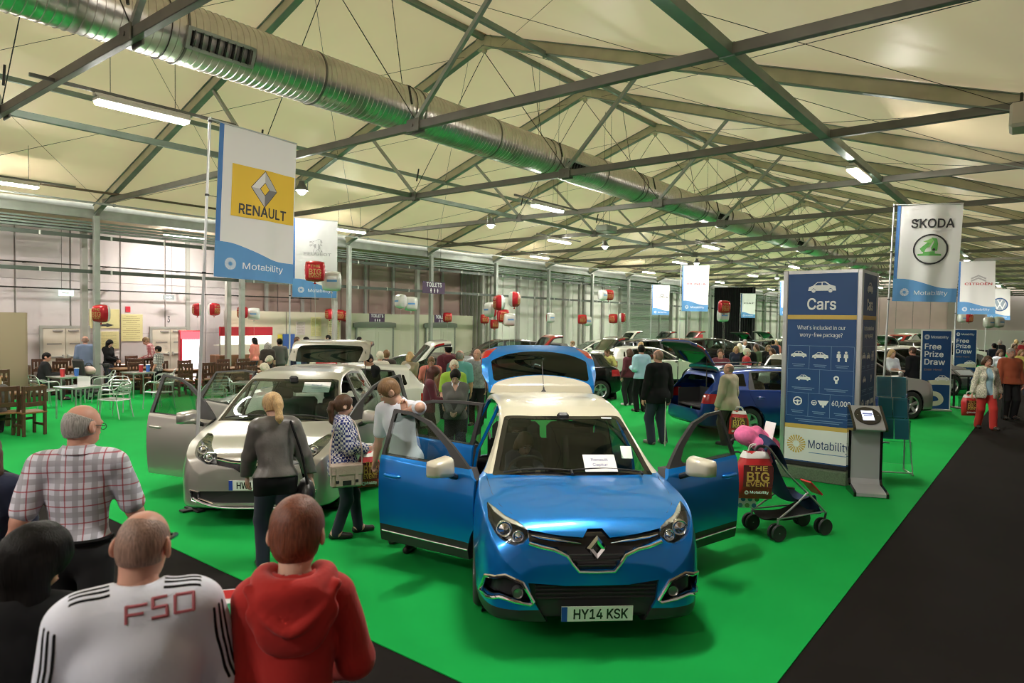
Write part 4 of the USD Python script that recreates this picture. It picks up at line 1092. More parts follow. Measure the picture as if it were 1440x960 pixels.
def surf_x(C, y, z):
    """x of the body's skin behind the nose at height z, offset y"""
    m = C.get('_m')
    if m is None: m = C['_m'] = loft(C, 0, 84, 2)
    l, _, _ = m.ray.intersects_location([[2, y, z]], [[-1, 0, 0]])
    return max(l[:, 0]) if len(l) else -.02
def on_nose(C, pts, out=.004): return [(surf_x(C, y, z)+out, y, z) for y, z in pts]
def diamond(t, o, w, h, mat, inner=GLOSSB, depth=.03, nm='badge'):
    """lozenge badge in the y-z plane facing +x, with a folded rim"""
    o = np.asarray(o, float); oc = np.array([(0, h/2), (w/2, 0), (0, -h/2), (-w/2, 0)])
    V, F = [], []
    for sc, dx in ((1, 0), (.74, depth), (.40, depth*.55), (.40, 0)):
        for a, b in oc*sc: V.append(o + [dx, a, b])
    for r in range(3):
        for i in range(4):
            a, b, c, d = r*4+i, r*4+(i+1) % 4, (r+1)*4+(i+1) % 4, (r+1)*4+i
            F += [[a, d, c], [a, c, b]]
    F = [f[::-1] for f in F]
    return obj(nm, TM(V, F), mat, t)
CAPTUR = dict(L=4.12, R=.325, wx=(.87, 3.475), ww=.215,
  zt=[(0,.62),(.04,.76),(.10,.845),(.22,.91),(.5,.965),(.8,1.005),(1.05,1.035),(1.15,1.075),(1.45,1.26),(1.80,1.455),(2.05,1.525),(2.5,1.56),(3.0,1.555),(3.45,1.515),(3.72,1.46),(3.84,1.30),(3.98,1.05),(4.06,.9),(4.12,.62)],
  zs=[(0,.54),(.08,.70),(.25,.85),(.5,.93),(.9,.965),(1.2,.985),(2,1.02),(3,1.07),(3.5,1.12),(3.9,1.02),(4.12,.55)],
  ys=[(0,.57),(.04,.69),(.1,.765),(.2,.815),(.4,.862),(.8,.89),(1.3,.875),(2.2,.875),(3,.89),(3.6,.87),(3.9,.80),(4.05,.72),(4.12,.6)],
  yt=[(0,.45),(.1,.62),(.3,.70),(.8,.75),(1.1,.74),(1.45,.67),(1.80,.605),(2.2,.60),(3,.625),(3.6,.655),(3.84,.66),(4.12,.52)],
  zb=[(0,.215),(.08,.19),(.3,.18),(3.7,.2),(4.0,.26),(4.12,.34)],
  ws=[(1.10,-.72),(1.06,-.4),(1.045,0),(1.06,.4),(1.10,.72),(1.84,.57),(1.80,.3),(1.79,0),(1.80,-.3),(1.84,-.57)], wsz=.9,
  fd=[(1.17,.30),(1.22,.24),(2.27,.24),(2.29,.6),(2.31,1.0),(2.33,1.485),(2.1,1.47),(1.86,1.40),(1.55,1.215),(1.28,1.03),(1.19,.95)],
  rd=[(2.275,.24),(2.95,.24),(3.02,.34),(3.12,.52),(3.3,.72),(3.40,.95),(3.42,1.1),(3.3,1.42),(3.05,1.475),(2.7,1.495),(2.335,1.49),(2.315,1.0),(2.295,.6)],
  win=[[(1.46,1.06),(2.27,1.06),(2.285,1.455),(2.1,1.44),(1.9,1.375),(1.6,1.185)],[(2.37,1.065),(3.22,1.11),(3.2,1.40),(3.0,1.445),(2.7,1.46),(2.375,1.46)],[(3.44,1.20),(3.58,1.24),(3.5,1.36),(3.40,1.38)]],
  belt=lambda x: 1.035+.025*(x-1.3), lowpoly=[(-.2,.1),(5,.1),(5,.42),(3.8,.42),(1.3,.40),(.75,.36),(.6,.31),(-.2,.30)],
  hatch=[(3.60,1.7),(4.3,1.7),(4.3,.62),(3.95,.62),(3.88,.95),(3.72,1.38),(3.62,1.44)], hw=.74, lowarch=.60, hinge=(3.585,1.45),
  spoiler=[(-1.2,2),(-1.2,1.60)]+[(y,1.325+.135*(y/.66)**2) for y in np.linspace(-.9,.9,19)]+[(1.2,1.60),(1.2,2)], rw=[(y,.875+.17*(y/.62)**2) for y in np.linspace(-.62,.62,13)]+[(y,1.315+.125*(y/.66)**2) for y in np.linspace(.60,-.60,13)], rwx=.7,
  tail=[(.52,.74),(.72,.74),(.84,.92),(.66,.94)], tailx=.45,
  roofz=1.5, roofpoly=[(1.0,1.06),(1.16,1.03),(1.25,1.03),(1.6,1.225),(1.88,1.41),(2.1,1.478),(2.35,1.498),(3.05,1.48),(3.45,1.42),(3.7,1.36),(4.2,1.36),(4.2,2),(1.0,2)],
  headlamp=[(.785,.95),(.715,.932),(.655,.909),(.56,.887),(.50,.858),(.485,.805),(.535,.763),(.59,.748),(.645,.76),(.70,.785),(.735,.815),(.78,.88)], lampx=.58,
  brow=[(.785,.95),(.715,.932),(.655,.909),(.56,.887),(.50,.860),(.495,.845),(.57,.866),(.66,.886),(.73,.912)],
  lenses=[(.665,.835,.05),(.565,.80,.036)], lens_x=lambda y: .155+(y-.57)*1.5,
  front=[([([(-.494,.85),(-.30,.822),(-.095,.805),(-.055,.855),(.055,.857),(.105,.803),(.30,.822),(.494,.852),(.49,.785),(.35,.74),(.215,.692),(.168,.63),(.125,.585),(-.125,.585),(-.168,.63),(-.215,.692),(-.31,.735),(-.49,.775)], False)], GLOSSB),
         ([([(.825,.352),(.795,.492),(.66,.535),(.545,.49),(.475,.37),(.485,.355),(.70,.397),(.79,.36)], True)], BLACKP),
         ([([(-.5,.50),(-.23,.475),(0,.475),(.24,.478),(.46,.512),(.44,.355),(.34,.18),(-.34,.18),(-.455,.36)], False)], BLACKP)],
  front_depth=[.022, .06, .06, .04],
  handle=[(2.13,.88),(3.17,.93)], mirror=(1.42,1.07), seatx=2.15, seatz=.42, dash=(1.25,1.0), mirror_in=(-1.83,0,1.36), strip=.335, drive=-.36)
def car_shape(L, H, W, ov, wb, R, hood, cowl, head, rear, belt, kind='hatch', nose=.62):
    """generic saloon-height curves: hood = height of the bonnet's front, cowl/head/rear = (x, z) of cowl, header and tailgate hinge"""
    w = W/2
    cx, cz = cowl; hx, hz = head; rx, rz = rear
    zt = [(0, nose), (.04, nose+.13), (.12, hood), (.3, hood+.045), (.6, hood+.085), (cx-.1, cz-.035), (cx, cz), ((cx+hx)/2, (cz+hz)/2+.015), (hx, hz), (hx+.3, H-.025), ((hx+rx)/2+.1, H), (rx-.3, rz+.015), (rx, rz)]
    if kind == 'hatch': zt += [(rx+.12, rz-.14), (L-.22, belt+.10), (L-.06, belt-.05), (L-.03, .78), (L, .55)]
    else: zt += [(rx+.14, rz-.14), (L-.20, belt+.12), (L-.06, belt-.03), (L-.03, .80), (L, .56)]
    zt = sorted(zt)
    fd0 = ov+R+.02; fx1 = fd0+1.06; rx1 = ov+wb-R*.2
    top = lambda x: float(_pc(zt, x)) - .085
    C = dict(L=L, R=R, wx=(ov, ov+wb), ww=.21, zt=zt,
      zs=[(0, nose-.08), (.08, nose+.08), (.25, hood-.03), (.6, belt-.09), (cx+.1, belt-.02), (2.0, belt), (rx-.3, belt+.06), (rx+.1, belt+.08), (L-.15, belt-.04), (L, .50)],
      ys=[(0, w*.66), (.04, w*.79), (.1, w*.87), (.22, w*.935), (.45, w*.985), (.9, w), (L-.7, w), (L-.3, w*.94), (L-.1, w*.84), (L, w*.68)],
      yt=[(0, w*.5), (.1, w*.7), (.3, w*.8), (.8, w*.85), (cx, w*.84), ((cx+hx)/2, w*.76), (hx, w*.68), (hx+.4, w*.665), (rx-.4, w*.66), (rx, w*.66), (L-.2, w*.7), (L, w*.58)],
      zb=[(0, .22), (.1, .19), (.3, .18), (L-.45, .2), (L-.1, .27), (L, .34)],
      ws=[(cx-.02, -w*.82), (cx-.07, -w*.4), (cx-.09, 0), (cx-.07, w*.4), (cx-.02, w*.82), (hx-.01, w*.65), (hx-.05, w*.3), (hx-.06, 0), (hx-.05, -w*.3), (hx-.01, -w*.65)], wsz=cz-.2,
      fd=[(fd0, .30), (fd0+.05, .24), (fx1, .24), (fx1+.03, belt), (fx1+.06, top(fx1+.06)+.03), (hx+.15, top(hx+.15)+.03), (hx-.1, top(hx-.1)+.02), ((cx+hx)/2-.02, top((cx+hx)/2-.02)), (cx+.14, belt+.03), (fd0, belt-.06)],
      rd=[(fx1+.006, .24), (rx1-.42, .24), (rx1-.36, .34), (rx1-.25, .52), (rx1-.06, .72), (rx1+.05, belt-.02), (rx1+.06, belt+.1), (rx1-.08, top(rx1-.08)+.02), (fx1+.4, top(fx1+.4)+.03), (fx1+.066, top(fx1+.066)+.03), (fx1+.036, belt)],
      win=[[(cx+.38, belt+.035), (fx1-.03, belt+.04), (fx1, top(fx1)), (hx+.15, top(hx+.15)), (hx, top(hx)-.01), ((cx+hx)/2+.1, top((cx+hx)/2+.1)-.03)],
           [(fx1+.09, belt+.045), (rx1-.08, belt+.07), (rx1-.12, top(rx1-.12)-.01), (fx1+.4, top(fx1+.4)), (fx1+.10, top(fx1+.1))],
           [(rx1+.10, belt+.13), (rx-.05 if kind == 'hatch' else rx-.02, belt+.15), (rx-.12, top(rx-.12)-.02), (rx1+.06, top(rx1+.06)-.02)]],
      belt=lambda x: belt+.015+.02*(x-1.3), lowpoly=[(-.2, .1), (L+1, .1), (L+1, .30), (-.2, .24)], cladding=True,
      hatch=[(rx-.01, H+.2), (L+.3, H+.2), (L+.3, .60), (L-.2, .60), (L-.30, belt-.05), (rx+.10, rz-.10), (rx, rz-.05)], hw=w*.74, hinge=(rx, rz-.03),
      spoiler=[(0, 0), (1, 0), (1, 1)], rw=[(-w*.62, belt+.04), (w*.62, belt+.04), (w*.56, rz-.09), (-w*.56, rz-.09)], rwx=L-rx+.02,
      tail=[(w*.70, belt-.22), (w*.98, belt-.22), (w*.98, belt-.02), (w*.74, belt-.02)], tailx=.42, roofz=H, roofpoly=[(cx, H+.3), (L, H+.3), (L, H+.4), (cx, H+.4)],
      headlamp=[(w*.90, hood+.09), (w*.74, hood+.02), (w*.58, hood-.05), (w*.60, hood-.13), (w*.80, hood-.13), (w*.92, hood-.02)], lampx=.6,
      lenses=[(w*.78, hood-.04, .045), (w*.66, hood-.08, .035)], lens_x=lambda y: .10+(y-.5)*.75,
      front=[([([(-w*.5, hood-.09), (w*.5, hood-.09), (w*.42, hood-.20), (-w*.42, hood-.20)], False)], GLOSSB),
             ([([(-w*.55, .42), (w*.55, .42), (w*.46, .27), (-w*.46, .27)], False)], BLACKP), ([([(w*.66, .43), (w*.86, .47), (w*.84, .37), (w*.66, .33)], True)], BLACKP)],
      front_depth=[.02, .035, .03, .03],
      handle=[(fx1-.15, belt-.14), (rx1-.2, belt-.10)], mirror=(cx+.32, belt+.06), seatx=fx1-.12, seatz=.36, dash=(cx+.12, belt-.01), mirror_in=(-hx+.05, 0, hz-.10), drive=-.36)
    return C
SCENIC = car_shape(4.37, 1.64, 1.845, .90, 2.70, .325, .845, (1.02, 1.09), (1.88, 1.545), (3.80, 1.56), 1.02, nose=.66)
ESTATE = car_shape(4.66, 1.465, 1.814, .92, 2.69, .325, .80, (1.25, 1.00), (2.10, 1.40), (4.15, 1.42), .96, 'estate')
HATCH = car_shape(4.25, 1.48, 1.79, .86, 2.60, .315, .80, (1.12, 1.00), (1.95, 1.41), (3.62, 1.42), .96)
SUV = car_shape(4.45, 1.68, 1.85, .88, 2.64, .355, .95, (1.22, 1.15), (1.98, 1.59), (3.95, 1.60), 1.10, nose=.72)
BLUE = paint('blue', (.0, .225, .74), .52, .25); CREAM = paint('cream', (.60, .565, .44), .0, .35)
CAPTUR['mirror_mat'] = CREAM
cap = make_car('compact_crossover', 'bright blue crossover with cream roof, doors and tailgate open, nearest car to the viewer', CAPTUR, (4.19, 2.52, 0), math.degrees(-2.397), BLUE, roof=CREAM, two_tone=True,
    doors={('f', -1): 55, ('f', 1): 56, ('r', -1): 52}, hatch=95)
C = CAPTUR
line = [(-.49,.770),(-.40,.745),(-.31,.728),(-.215,.688),(-.172,.63),(-.128,.578),(0,.574),(.128,.578),(.172,.63),(.215,.688),(.31,.728),(.40,.745),(.49,.775)]
obj('chrome_line', tube(on_nose(C, line, .004), .012, 8), CHROME, cap)
for s in (1, -1):
    obj('chrome_line', tube(on_nose(C, [(s*.47,.815),(s*.40,.80),(s*.30,.788),(s*.2,.777),(s*.11,.765)], -.012), [.004,.008,.009,.007,.003], 8), CHROME, cap)
    ring = [(s*a, b) for a, b in [(.835,.345),(.80,.50),(.66,.547),(.538,.503),(.458,.362),(.48,.345),(.70,.387),(.79,.348)]]
    rr = []
    for i in range(8):
        a, b = np.array(ring[i]), np.array(ring[(i+1) % 8]); rr += [tuple(a), tuple(a*.5+b*.5)]
    fr = obj('fog_lamp_surround', tube(on_nose(C, rr, .002), .016, 8, closed=True), CHROME, cap)
    fx = surf_x(C, s*.57, .42)
    obj('fog_lamp', mv(lathe([(.0, .01), (.03, .012), (.038, .02), (.042, .005), (.042, -.05), (0, -.05)], 20, 'x'), (fx-.03, s*.57, .42)), LAMPIN, fr, smooth=40)
for k, z in enumerate((.62, .655, .69)):
    obj('grille_bar', tube(on_nose(C, [(y, z) for y in np.linspace(-.14-.03*k, .14+.03*k, 7)], -.010), .006, 6), BLACKP, cap)
for k, z in enumerate((.375, .405, .435, .465)):
    obj('grille_bar', tube(on_nose(C, [(y, z) for y in np.linspace(-.44, .44, 9)], -.03), .007, 6), BLACKP, cap)
diamond(cap, (surf_x(C, 0, .74)+.012, 0, .742), .148, .185, CHROME, depth=.03, nm='diamond_badge')
plate(cap, 'HY14 KSK', (.035, 0, .285), (0, 1, 0), (.10, 0, 1))
# bonnet shut lines, wipers, aerial, tow eye cover
GAPM = M('panel_gap', (.005, .02, .06), .5)
for s in (1, -1):
    ln = [(-x, s*y) for x, y in ((.30,.60),(.45,.685),(.7,.735),(1.0,.755),(1.12,.765))]
    m = C['_m']; pts = []
    for x, y in ln:
        l, _, _ = m.ray.intersects_location([[x, y, 3]], [[0, 0, -1]]); pts.append((x, y, l[:, 2].max()-.001))
    obj('bonnet_gap', tube(pts, .003, 5), GAPM, cap)
def on_top(x, y):
    l, _, _ = C['_m'].ray.intersects_location([[x, y, 3]], [[0, 0, -1]]); return l[:, 2].max()
for y0, y1 in ((-.62, -.02), (-.05, .60)):
    w = [(-1.09-.03*math.sin(PI*i/6), y0+(y1-y0)*i/6, on_top(-1.10-.03*math.sin(PI*i/6), y0+(y1-y0)*i/6)+.018) for i in range(7)]
    obj('wiper', cat(tube(w, .008, 6), cyl((-1.03, y1, 1.05), w[-1], .012, 6)), BLACKP, cap)
az = on_top(-3.38, 0)
obj('roof_aerial', cat(lathe([(.035, 0), (.028, .012), (.012, .03), (.008, .06), (0, .06)], 12), cyl((0, 0, .03), (-.22, 0, .36), .005, 6, .003)), BLACKP, cap, smooth=40)
_p = cap.GetChildren()[-1]; UsdGeom.XformCommonAPI(UsdGeom.Xformable(_p)).SetTranslate(Gf.Vec3d(-3.38, 0, float(az)-.003))
def card_sign(parent, lines, o, r, u, w, h, ink, nm='windscreen_card', hs=.045, mat=None):
    r, u = np.asarray(r, float), np.asarray(u, float); n = np.cross(r, u); n /= np.linalg.norm(n)
    b = obj(nm, put(box(w, h, .004), o, r, u), mat or M('paper_white', (.82, .82, .82), .7), parent)
    for i, s in enumerate(lines):
        obj('lettering', text(s, hs, np.asarray(o)+n*.0025 + u/np.linalg.norm(u)*(h*.12-hs*1.9*i), r, u, .001, False), ink, b)
    return b
card_sign(cap, ['Renault', 'Captur'], (-1.17, .25, 1.118), (0, 1, 0), (-.36, 0, .24), .29, .21, M('ink_blue', (.10, .13, .35), .6), hs=.032)
obj('tax_disc', put(box(.10, .16, .002), (-1.34, .53, on_top(-1.34, .53)+.004), (.1, 1, 0), (-.75, .1, .5)), M('sticker_mint', (.6, .75, .68), .5), cap)
obj('windscreen_sticker', put(box(.10, .02, .002), (-1.77, .43, on_top(-1.77, .43)+.004), (.1, 1, 0), (-.85, .05, .45)), M('paper_white', (.82, .82, .82), .7), cap)
# ------------------------------------------------------------------ the other cars
SILVER = paint('champagne_silver', (.50, .485, .445), .68, .3); WHITE = paint('white', (.70, .70, .64), 0, .3); DKBLUE = paint('deep_blue', (.008, .045, .26), .4, .25); BLACKC = paint('black', (.006, .007, .009), .3, .2); REDC = paint('red', (.35, .015, .015), .3, .25); GREYC = paint('grey', (.16, .165, .17), .6, .3); LSILVER = paint('silver', (.52, .52, .50), .75, .3); GREENBL = paint('black_green', (.006, .012, .010), .3, .2)
SCENIC.update(headlamp=[(.765,.955),(.70,.95),(.55,.875),(.42,.815),(.40,.70),(.53,.712),(.645,.775),(.70,.815),(.76,.89)], lampx=.72, lenses=[(.63,.84,.045),(.52,.775,.045)], lowpoly=[(-.2,.1),(6,.1),(6,.28),(-.2,.22)],
  front=[([([(-.415,.79),(-.2,.752),(0,.742),(.2,.752),(.415,.79),(.40,.70),(.22,.665),(.12,.60),(-.12,.60),(-.22,.665),(-.40,.70)], False)], GLOSSB), ([([(-.60,.41),(.60,.41),(.60,.33),(.43,.272),(-.43,.272),(-.60,.33)], False)], BLACKP), ([([(.60,.40),(.70,.42),(.68,.30),(.50,.265),(.46,.272),(.60,.33)], True)], BLACKP)])
sc = make_car('people_carrier', 'champagne silver people carrier with doors and tailgate open, behind the leather-jacketed woman', SCENIC, (4.15, 7.03, 0), -137.955, SILVER, doors={('f', -1): 63, ('r', -1): 50, ('f', 1): 38}, hatch=84)
C2 = SCENIC
obj('chrome_lip', tube(on_nose(C2, [(y, .335-.115*(1-(y/.66)**4)) for y in np.linspace(-.66, .66, 25)], .010), .016, 8), CHROME, sc)
obj('chrome_line', tube(on_nose(C2, [(-.40,.765),(-.25,.735),(-.12,.722),(.12,.722),(.25,.735),(.40,.765)], .004), .009, 6), CHROME, sc)
for s in (-1, 1): obj('fog_lamp_surround', tube(on_nose(C2, [(s*.60,.40),(s*.70,.42),(s*.68,.30),(s*.52,.262),(s*.44,.272),(s*.60,.33)], .004), .010, 6, closed=True), CHROME, sc)
diamond(sc, (surf_x(C2, 0, .71)+.012, 0, .705), .12, .155, CHROME, depth=.025, nm='diamond_badge')
plate(sc, 'HW14 LVA', (surf_x(C2, 0, .48)+.012, 0, .478), (0, 1, 0), (.05, 0, 1))
card_sign(sc, ['Renault', 'Scenic'], (-1.66, .34, 1.43), (0, 1, 0), (-.52, 0, .40), .36, .20, M('ink_blue', (.10, .13, .35), .6), hs=.03)
obj('high_brake_lamp', mv(box(.03, .36, .035, (0, 0, 0), .01), (-3.92, 0, 1.615)), REDL, sc)
for y0, y1 in ((-.66, -.04), (-.08, .62)): obj('wiper', tube([(-1.00-.05*math.sin(PI*i/6), y0+(y1-y0)*i/6, 1.10+.03*math.sin(PI*i/6)) for i in range(7)], .009, 6), BLACKP, sc)
oc = make_car('estate_car', 'deep blue estate car with raised tailgate behind the man in beige, left of the tower', ESTATE, (17.37, 3.37, 0), -36.8, DKBLUE, hatch=100, detail=0, plates=None)
obj('roof_rail', cat(*[tube([(-2.3, s*.56, 1.46), (-2.5, s*.565, 1.50), (-3.9, s*.56, 1.49), (-4.1, s*.55, 1.44)], .016, 6) for s in (-1, 1)]), BLACKP, oc)
wh1 = make_car('hatchback_car', 'white hatchback with raised tailgate behind the silver people carrier', HATCH, (6.7, 12.6, 0), 143, WHITE, hatch=86, detail=0)
bk1 = make_car('hatchback_car', 'black hatchback with raised tailgate behind the man in the pale blue shirt', HATCH, (15.35, 13.35, 0), 143, GREENBL, hatch=84, detail=0)
plate(bk1, 'HJ14 UVA', (-4.19, 0, .62), (0, -1, 0), (-.1, 0, 1), YELPL)
lf = make_car('hatchback_car', 'white rounded hatchback on black and silver wheels behind the dark-jacketed man', HATCH, (25.6, 10.9, 0), -37, WHITE, detail=0)
bs = make_car('people_carrier', 'black people carrier with chrome trim beyond the rounded white hatchback', SUV, (29.2, 12.3, 0), -37, BLACKC, detail=0)
ss = make_car('suv_car', 'silver off-roader with black grille, half hidden by the tower and leaflet rack', SUV, (21.2, 2.95, 0), -37, LSILVER, detail=0)
bv = dup(bs, (25.6, 3.0, 0), -37, 'black off-roader with open side behind the man in the dark suit')
s2 = dup(ss, (29.0, 2.8, 0), -37, 'silver off-roader just right of the near prize draw banner')
gy = make_car('hatchback_car', 'grey hatchback seen from behind between the turquoise man and the blue tailgate', HATCH, (12.76, 15.98, 0), 100, GREYC, detail=0)
plate(gy, 'AY63 UKH', (-4.20, 0, .72), (0, -1, 0), (-.1, 0, 1), M('plate_grey', (.5, .5, .48), .5), band=False, w=.62, h=.2)
rd = make_car('hatchback_car', 'red hatchback whose raised tailgate shows over the blue one', HATCH, (15.5, 15.9, 0), 143, REDC, hatch=84, detail=0)
FAR = [(wh1, (28, 19.5), 143, 'white hatchback with raised tailgate left of the drape, before the shutter'), (bk1, (32, 19.5), 143, 'black hatchback with raised tailgate right of the dark-lettered far banner'), (wh1, (45.9, 11.5), -37, 'white hatchback with raised tailgate in front of the black drape'), (bs, (34.2, 11.5), -37, 'black people carrier behind the crowd at mid hall'), (gy, (38.0, 11.5), -37, 'grey hatchback in the crowd at mid hall'), (bk1, (42.2, 11.5), -37, 'black hatchback with raised tailgate left of the tower'), (bs, (50.2, 11.5), -37, 'black people carrier far off beside the tower'),
 (rd, (34, 3.6), -37, 'red hatchback behind the silver off-roader at right'), (wh1, (38.6, 3.6), -37, 'white hatchback with raised tailgate, third behind the near prize banner'), (bs, (43.2, 3.6), -37, 'black people carrier beyond the second prize draw banner'), (rd, (39.5, 9.2), 143, 'red hatchback with raised tailgate above the woman in the white blouse'), (wh1, (45, 9.6), 143, 'white hatchback with raised tailgate above the suited man'), (rd, (36, 19.5), 143, 'red hatchback far off before the roller shutter'), (gy, (47.8, 3.6), -37, 'grey hatchback far off near the grey shutter'), (wh1, (52.4, 3.6), -37, 'white hatchback far off near the grey shutter'), (gy, (22.3, 19.3), 143, 'grey hatchback with open boot left of the roller shutter'), (bs, (18.5, 18.2), 143, 'black people carrier deep in the left row')]
for src, p, rz, l in FAR: dup(src, (*p, 0), rz, l)
# ------------------------------------------------------------------ printed banners on poles
FW = M('banner_white', (.74, .74, .74), .75, bump=(8, .06)); FBLUE = M('banner_blue', (.11, .30, .60), .75); FEDGE = M('banner_blue_edge', (.07, .20, .50), .75); POLEM = M('banner_pole', (.62, .64, .66), .3, .5)
INK = M('print_dark', (.035, .035, .04), .6); INKW = M('print_white', (.80, .82, .84), .7); YEL = M('banner_yellow', (.75, .50, .05), .75); SILV = M('print_silver', (.42, .42, .43), .5); SILD = M('print_silver_dark', (.16, .16, .17), .5); NAVY = M('print_navy', (.02, .05, .16), .6)
def sunburst(o, r, u, R, mat, d=.003, n=20):
    ps = []
    for i in range(n):
        a = 2*PI*i/n; da = .10
        ps.append(Polygon([(R*.36*math.cos(a-da*.7), R*.36*math.sin(a-da*.7)), (R*math.cos(a-da), R*math.sin(a-da)), (R*1.04*math.cos(a), R*1.04*math.sin(a)), (R*math.cos(a+da), R*math.sin(a+da)), (R*.36*math.cos(a+da*.7), R*.36*math.sin(a+da*.7))]))
    return prism(unary_union(ps), d, o, r, u)
class Sheet:
    """hanging cloth in the x-z plane (local), front faces -y; wav(x, z) gives the depth of its folds"""
    def __init__(s, w, h, amp=.03, seed=0, swing=.0):
        s.w, s.h, s.amp, s.seed, s.sw = w, h, amp, seed, swing
    def y(s, x, z):
        x, z = np.asarray(x, float), np.asarray(z, float); t = -z/s.h
        return s.amp*(np.sin(x/s.w*7.5 + s.seed) * (.35+.65*t) + .5*np.sin(x/s.w*15 + 2*t + s.seed*2)*(.3+.7*t)) + s.sw*t*t*(x/s.w)
    def x(s, x, z): return x - .035*s.w*(-z/s.h)**2*(x/s.w)*(1 if s.sw else .4)
    def bend(s, m, off): 
        v = np.array(m.vertices); yy = v[:, 1].copy()
        v[:, 1] = s.y(v[:, 0], v[:, 2]) + yy - off
        v[:, 0] = s.x(v[:, 0], v[:, 2]); return TM(v, m.faces)
    def flat(s, poly, off, th=.0015, seg=.04):
        """a printed area: polygon in (x, z) finely triangulated and laid on the cloth"""
        if not isinstance(poly, Polygon) and not hasattr(poly, 'geoms'): poly = Polygon(poly)
        ms = []
        b = poly.bounds; nx = max(1, int((b[2]-b[0])/seg)); nz = max(1, int((b[3]-b[1])/(seg*2)))
        xs = np.linspace(b[0], b[2], nx+1); zs = np.linspace(b[1], b[3], nz+1)
        for i in range(nx):
            for j in range(nz):
                c = poly.intersection(sbox(xs[i], zs[j], xs[i+1], zs[j+1]))
                for g in getattr(c, 'geoms', [c]):
                    if g.geom_type == 'Polygon' and g.area > 1e-7: ms.append(trimesh.creation.extrude_polygon(g, th, engine='earcut'))
        m = cat(ms); v = np.array(m.vertices)
        return s.bend(TM(np.column_stack([v[:, 0], v[:, 2]-th, v[:, 1]]), m.faces[:, ::-1]), off)
    def txt(s, st, h, x, z, off=.006, bold=False, width=None):
        return s.bend(text(st, h, (x, 0, z), (1, 0, 0), (0, 0, 1), .0012, bold, width=width), off)
def banner(name, label, loc, w, h, top, seed, art, swing=.0, gap=.06, wave=(.62, .86, .74), pole_x=-.0, amp=.022, ang=0, lean=0):
    """flag pole on a foot plate with a banner held out along local +x"""
    t = thing(name, label, 'banner', (*loc, 0), ang, ry=lean)
    obj('pole', cat(cyl((0, 0, .03), (0, 0, 2.4), .021, 12), cyl((0, 0, 2.4), (0, 0, top), .016, 12)), POLEM, t, smooth=40)
    obj('foot', cat(box(.34, .10, .022, (0, 0, .011), .006), box(.10, .34, .022, (0, 0, .011), .006), cyl((0, 0, .01), (0, 0, .32), .030, 12)), BLACKP, t)
    obj('top_arm', cyl((-.02, 0, top-.02), (gap+w, 0, top-.02), .010, 8), POLEM, t)
    S = Sheet(w, h, amp, seed, swing)
    z1 = top-.03
    up = lambda m: mv(m, (gap, 0, z1))
    n, q = 48, 36; V, F = [], []
    gx, gz = np.meshgrid(np.linspace(0, w, n+1), np.linspace(0, -h, q+1), indexing='ij')
    P = np.column_stack([S.x(gx, gz).ravel(), S.y(gx, gz).ravel(), gz.ravel()])
    a = (np.arange(n)[:, None]*(q+1) + np.arange(q)[None]).ravel()
    f1 = np.vstack([np.stack([a, a+1, a+q+2], 1), np.stack([a, a+q+2, a+q+1], 1)])
    N = len(P); V = np.vstack([P, P + [0, .003, 0]]); F = np.vstack([f1, f1[:, ::-1] + N])
    cl = obj('cloth', up(TM(V, F)), FW, t, smooth=True)
    obj('blue_edge', up(S.flat(sbox(0, -h, w*.055, 0), .003)), FEDGE, cl)
    wv = [(0, -h), (w, -h)] + [(w*x, -h*(1 - .235 + .095*(1-math.cos(PI*min(1, max(0, (x-.12)/.75))))*.5)) for x in np.linspace(1, 0, 22)]
    obj('blue_wave', up(S.flat(Polygon(wv).buffer(0), .004)), FBLUE, cl)
    k = w*.11
    sb = sunburst((0, 0, 0), (1, 0, 0), (0, 0, 1), k*.62, INKW, .001)
    obj('sunburst_logo', up(S.bend(mv(sb, (w*.19, 0, -h*.905)), .006)), INKW, cl)
    obj('lettering', up(S.txt('Motability', k*.66, w*.60, -h*.93, .006, False, width=w*.52)), INKW, cl)
    art(t, cl, S, up, w, h)
    obj('clips', cat([mv(lathe([(.012, -.012), (.026, -.012), (.026, .012), (.012, .012)], 10), (0, 0, z)) for z in (top-.05, top-h*.5, top-h)] + [cyl((0, 0, z), (gap, 0, z), .004, 5) for z in (top-.05, top-h*.5)]), BLACKP, t, kind='stuff')
    return t
def art_diamond(t, cl, S, up, w, h):
    obj('yellow_panel', up(S.flat(sbox(w*.17, -h*.585, w*.985, -h*.24), .004)), YEL, cl)
    c = np.array([w*.575, -h*.372]); R = np.array([(0, .178*w), (.138*w, 0), (0, -.178*w), (-.138*w, 0)]); O = R*1.16
    cnr = lambda k, s: c + R[k]*s
    tone = [SILV, SILD, SILV, SILD]
    big = Polygon(c + R*1.18); hole = Polygon(c + R*.46)
    ring = big.difference(hole)
    mid = [Polygon([c, c+R[0]*3, c+R[1]*3]), Polygon([c, c+R[1]*3, c+R[2]*3]), Polygon([c, c+R[2]*3, c+R[3]*3]), Polygon([c, c+R[3]*3, c+R[0]*3])]
    lt = M('print_silver_light', (.66, .66, .66), .5)
    obj('badge_outline', up(S.flat(Polygon(c + R*1.24), .005, seg=.06)), INK, cl)
    for i, m_ in enumerate((SILV, SILD, SILV, lt)): obj('diamond_badge', up(S.flat(ring.intersection(mid[i]), .0065, seg=.06)), m_, cl)
    obj('badge_centre', up(S.flat(Polygon(c + R*.40), .0075, seg=.06)), YEL, cl)
    obj('lettering', up(S.txt('RENAULT', w*.115, w*.575, -h*.562, .006, True, width=w*.62)), INK, cl)
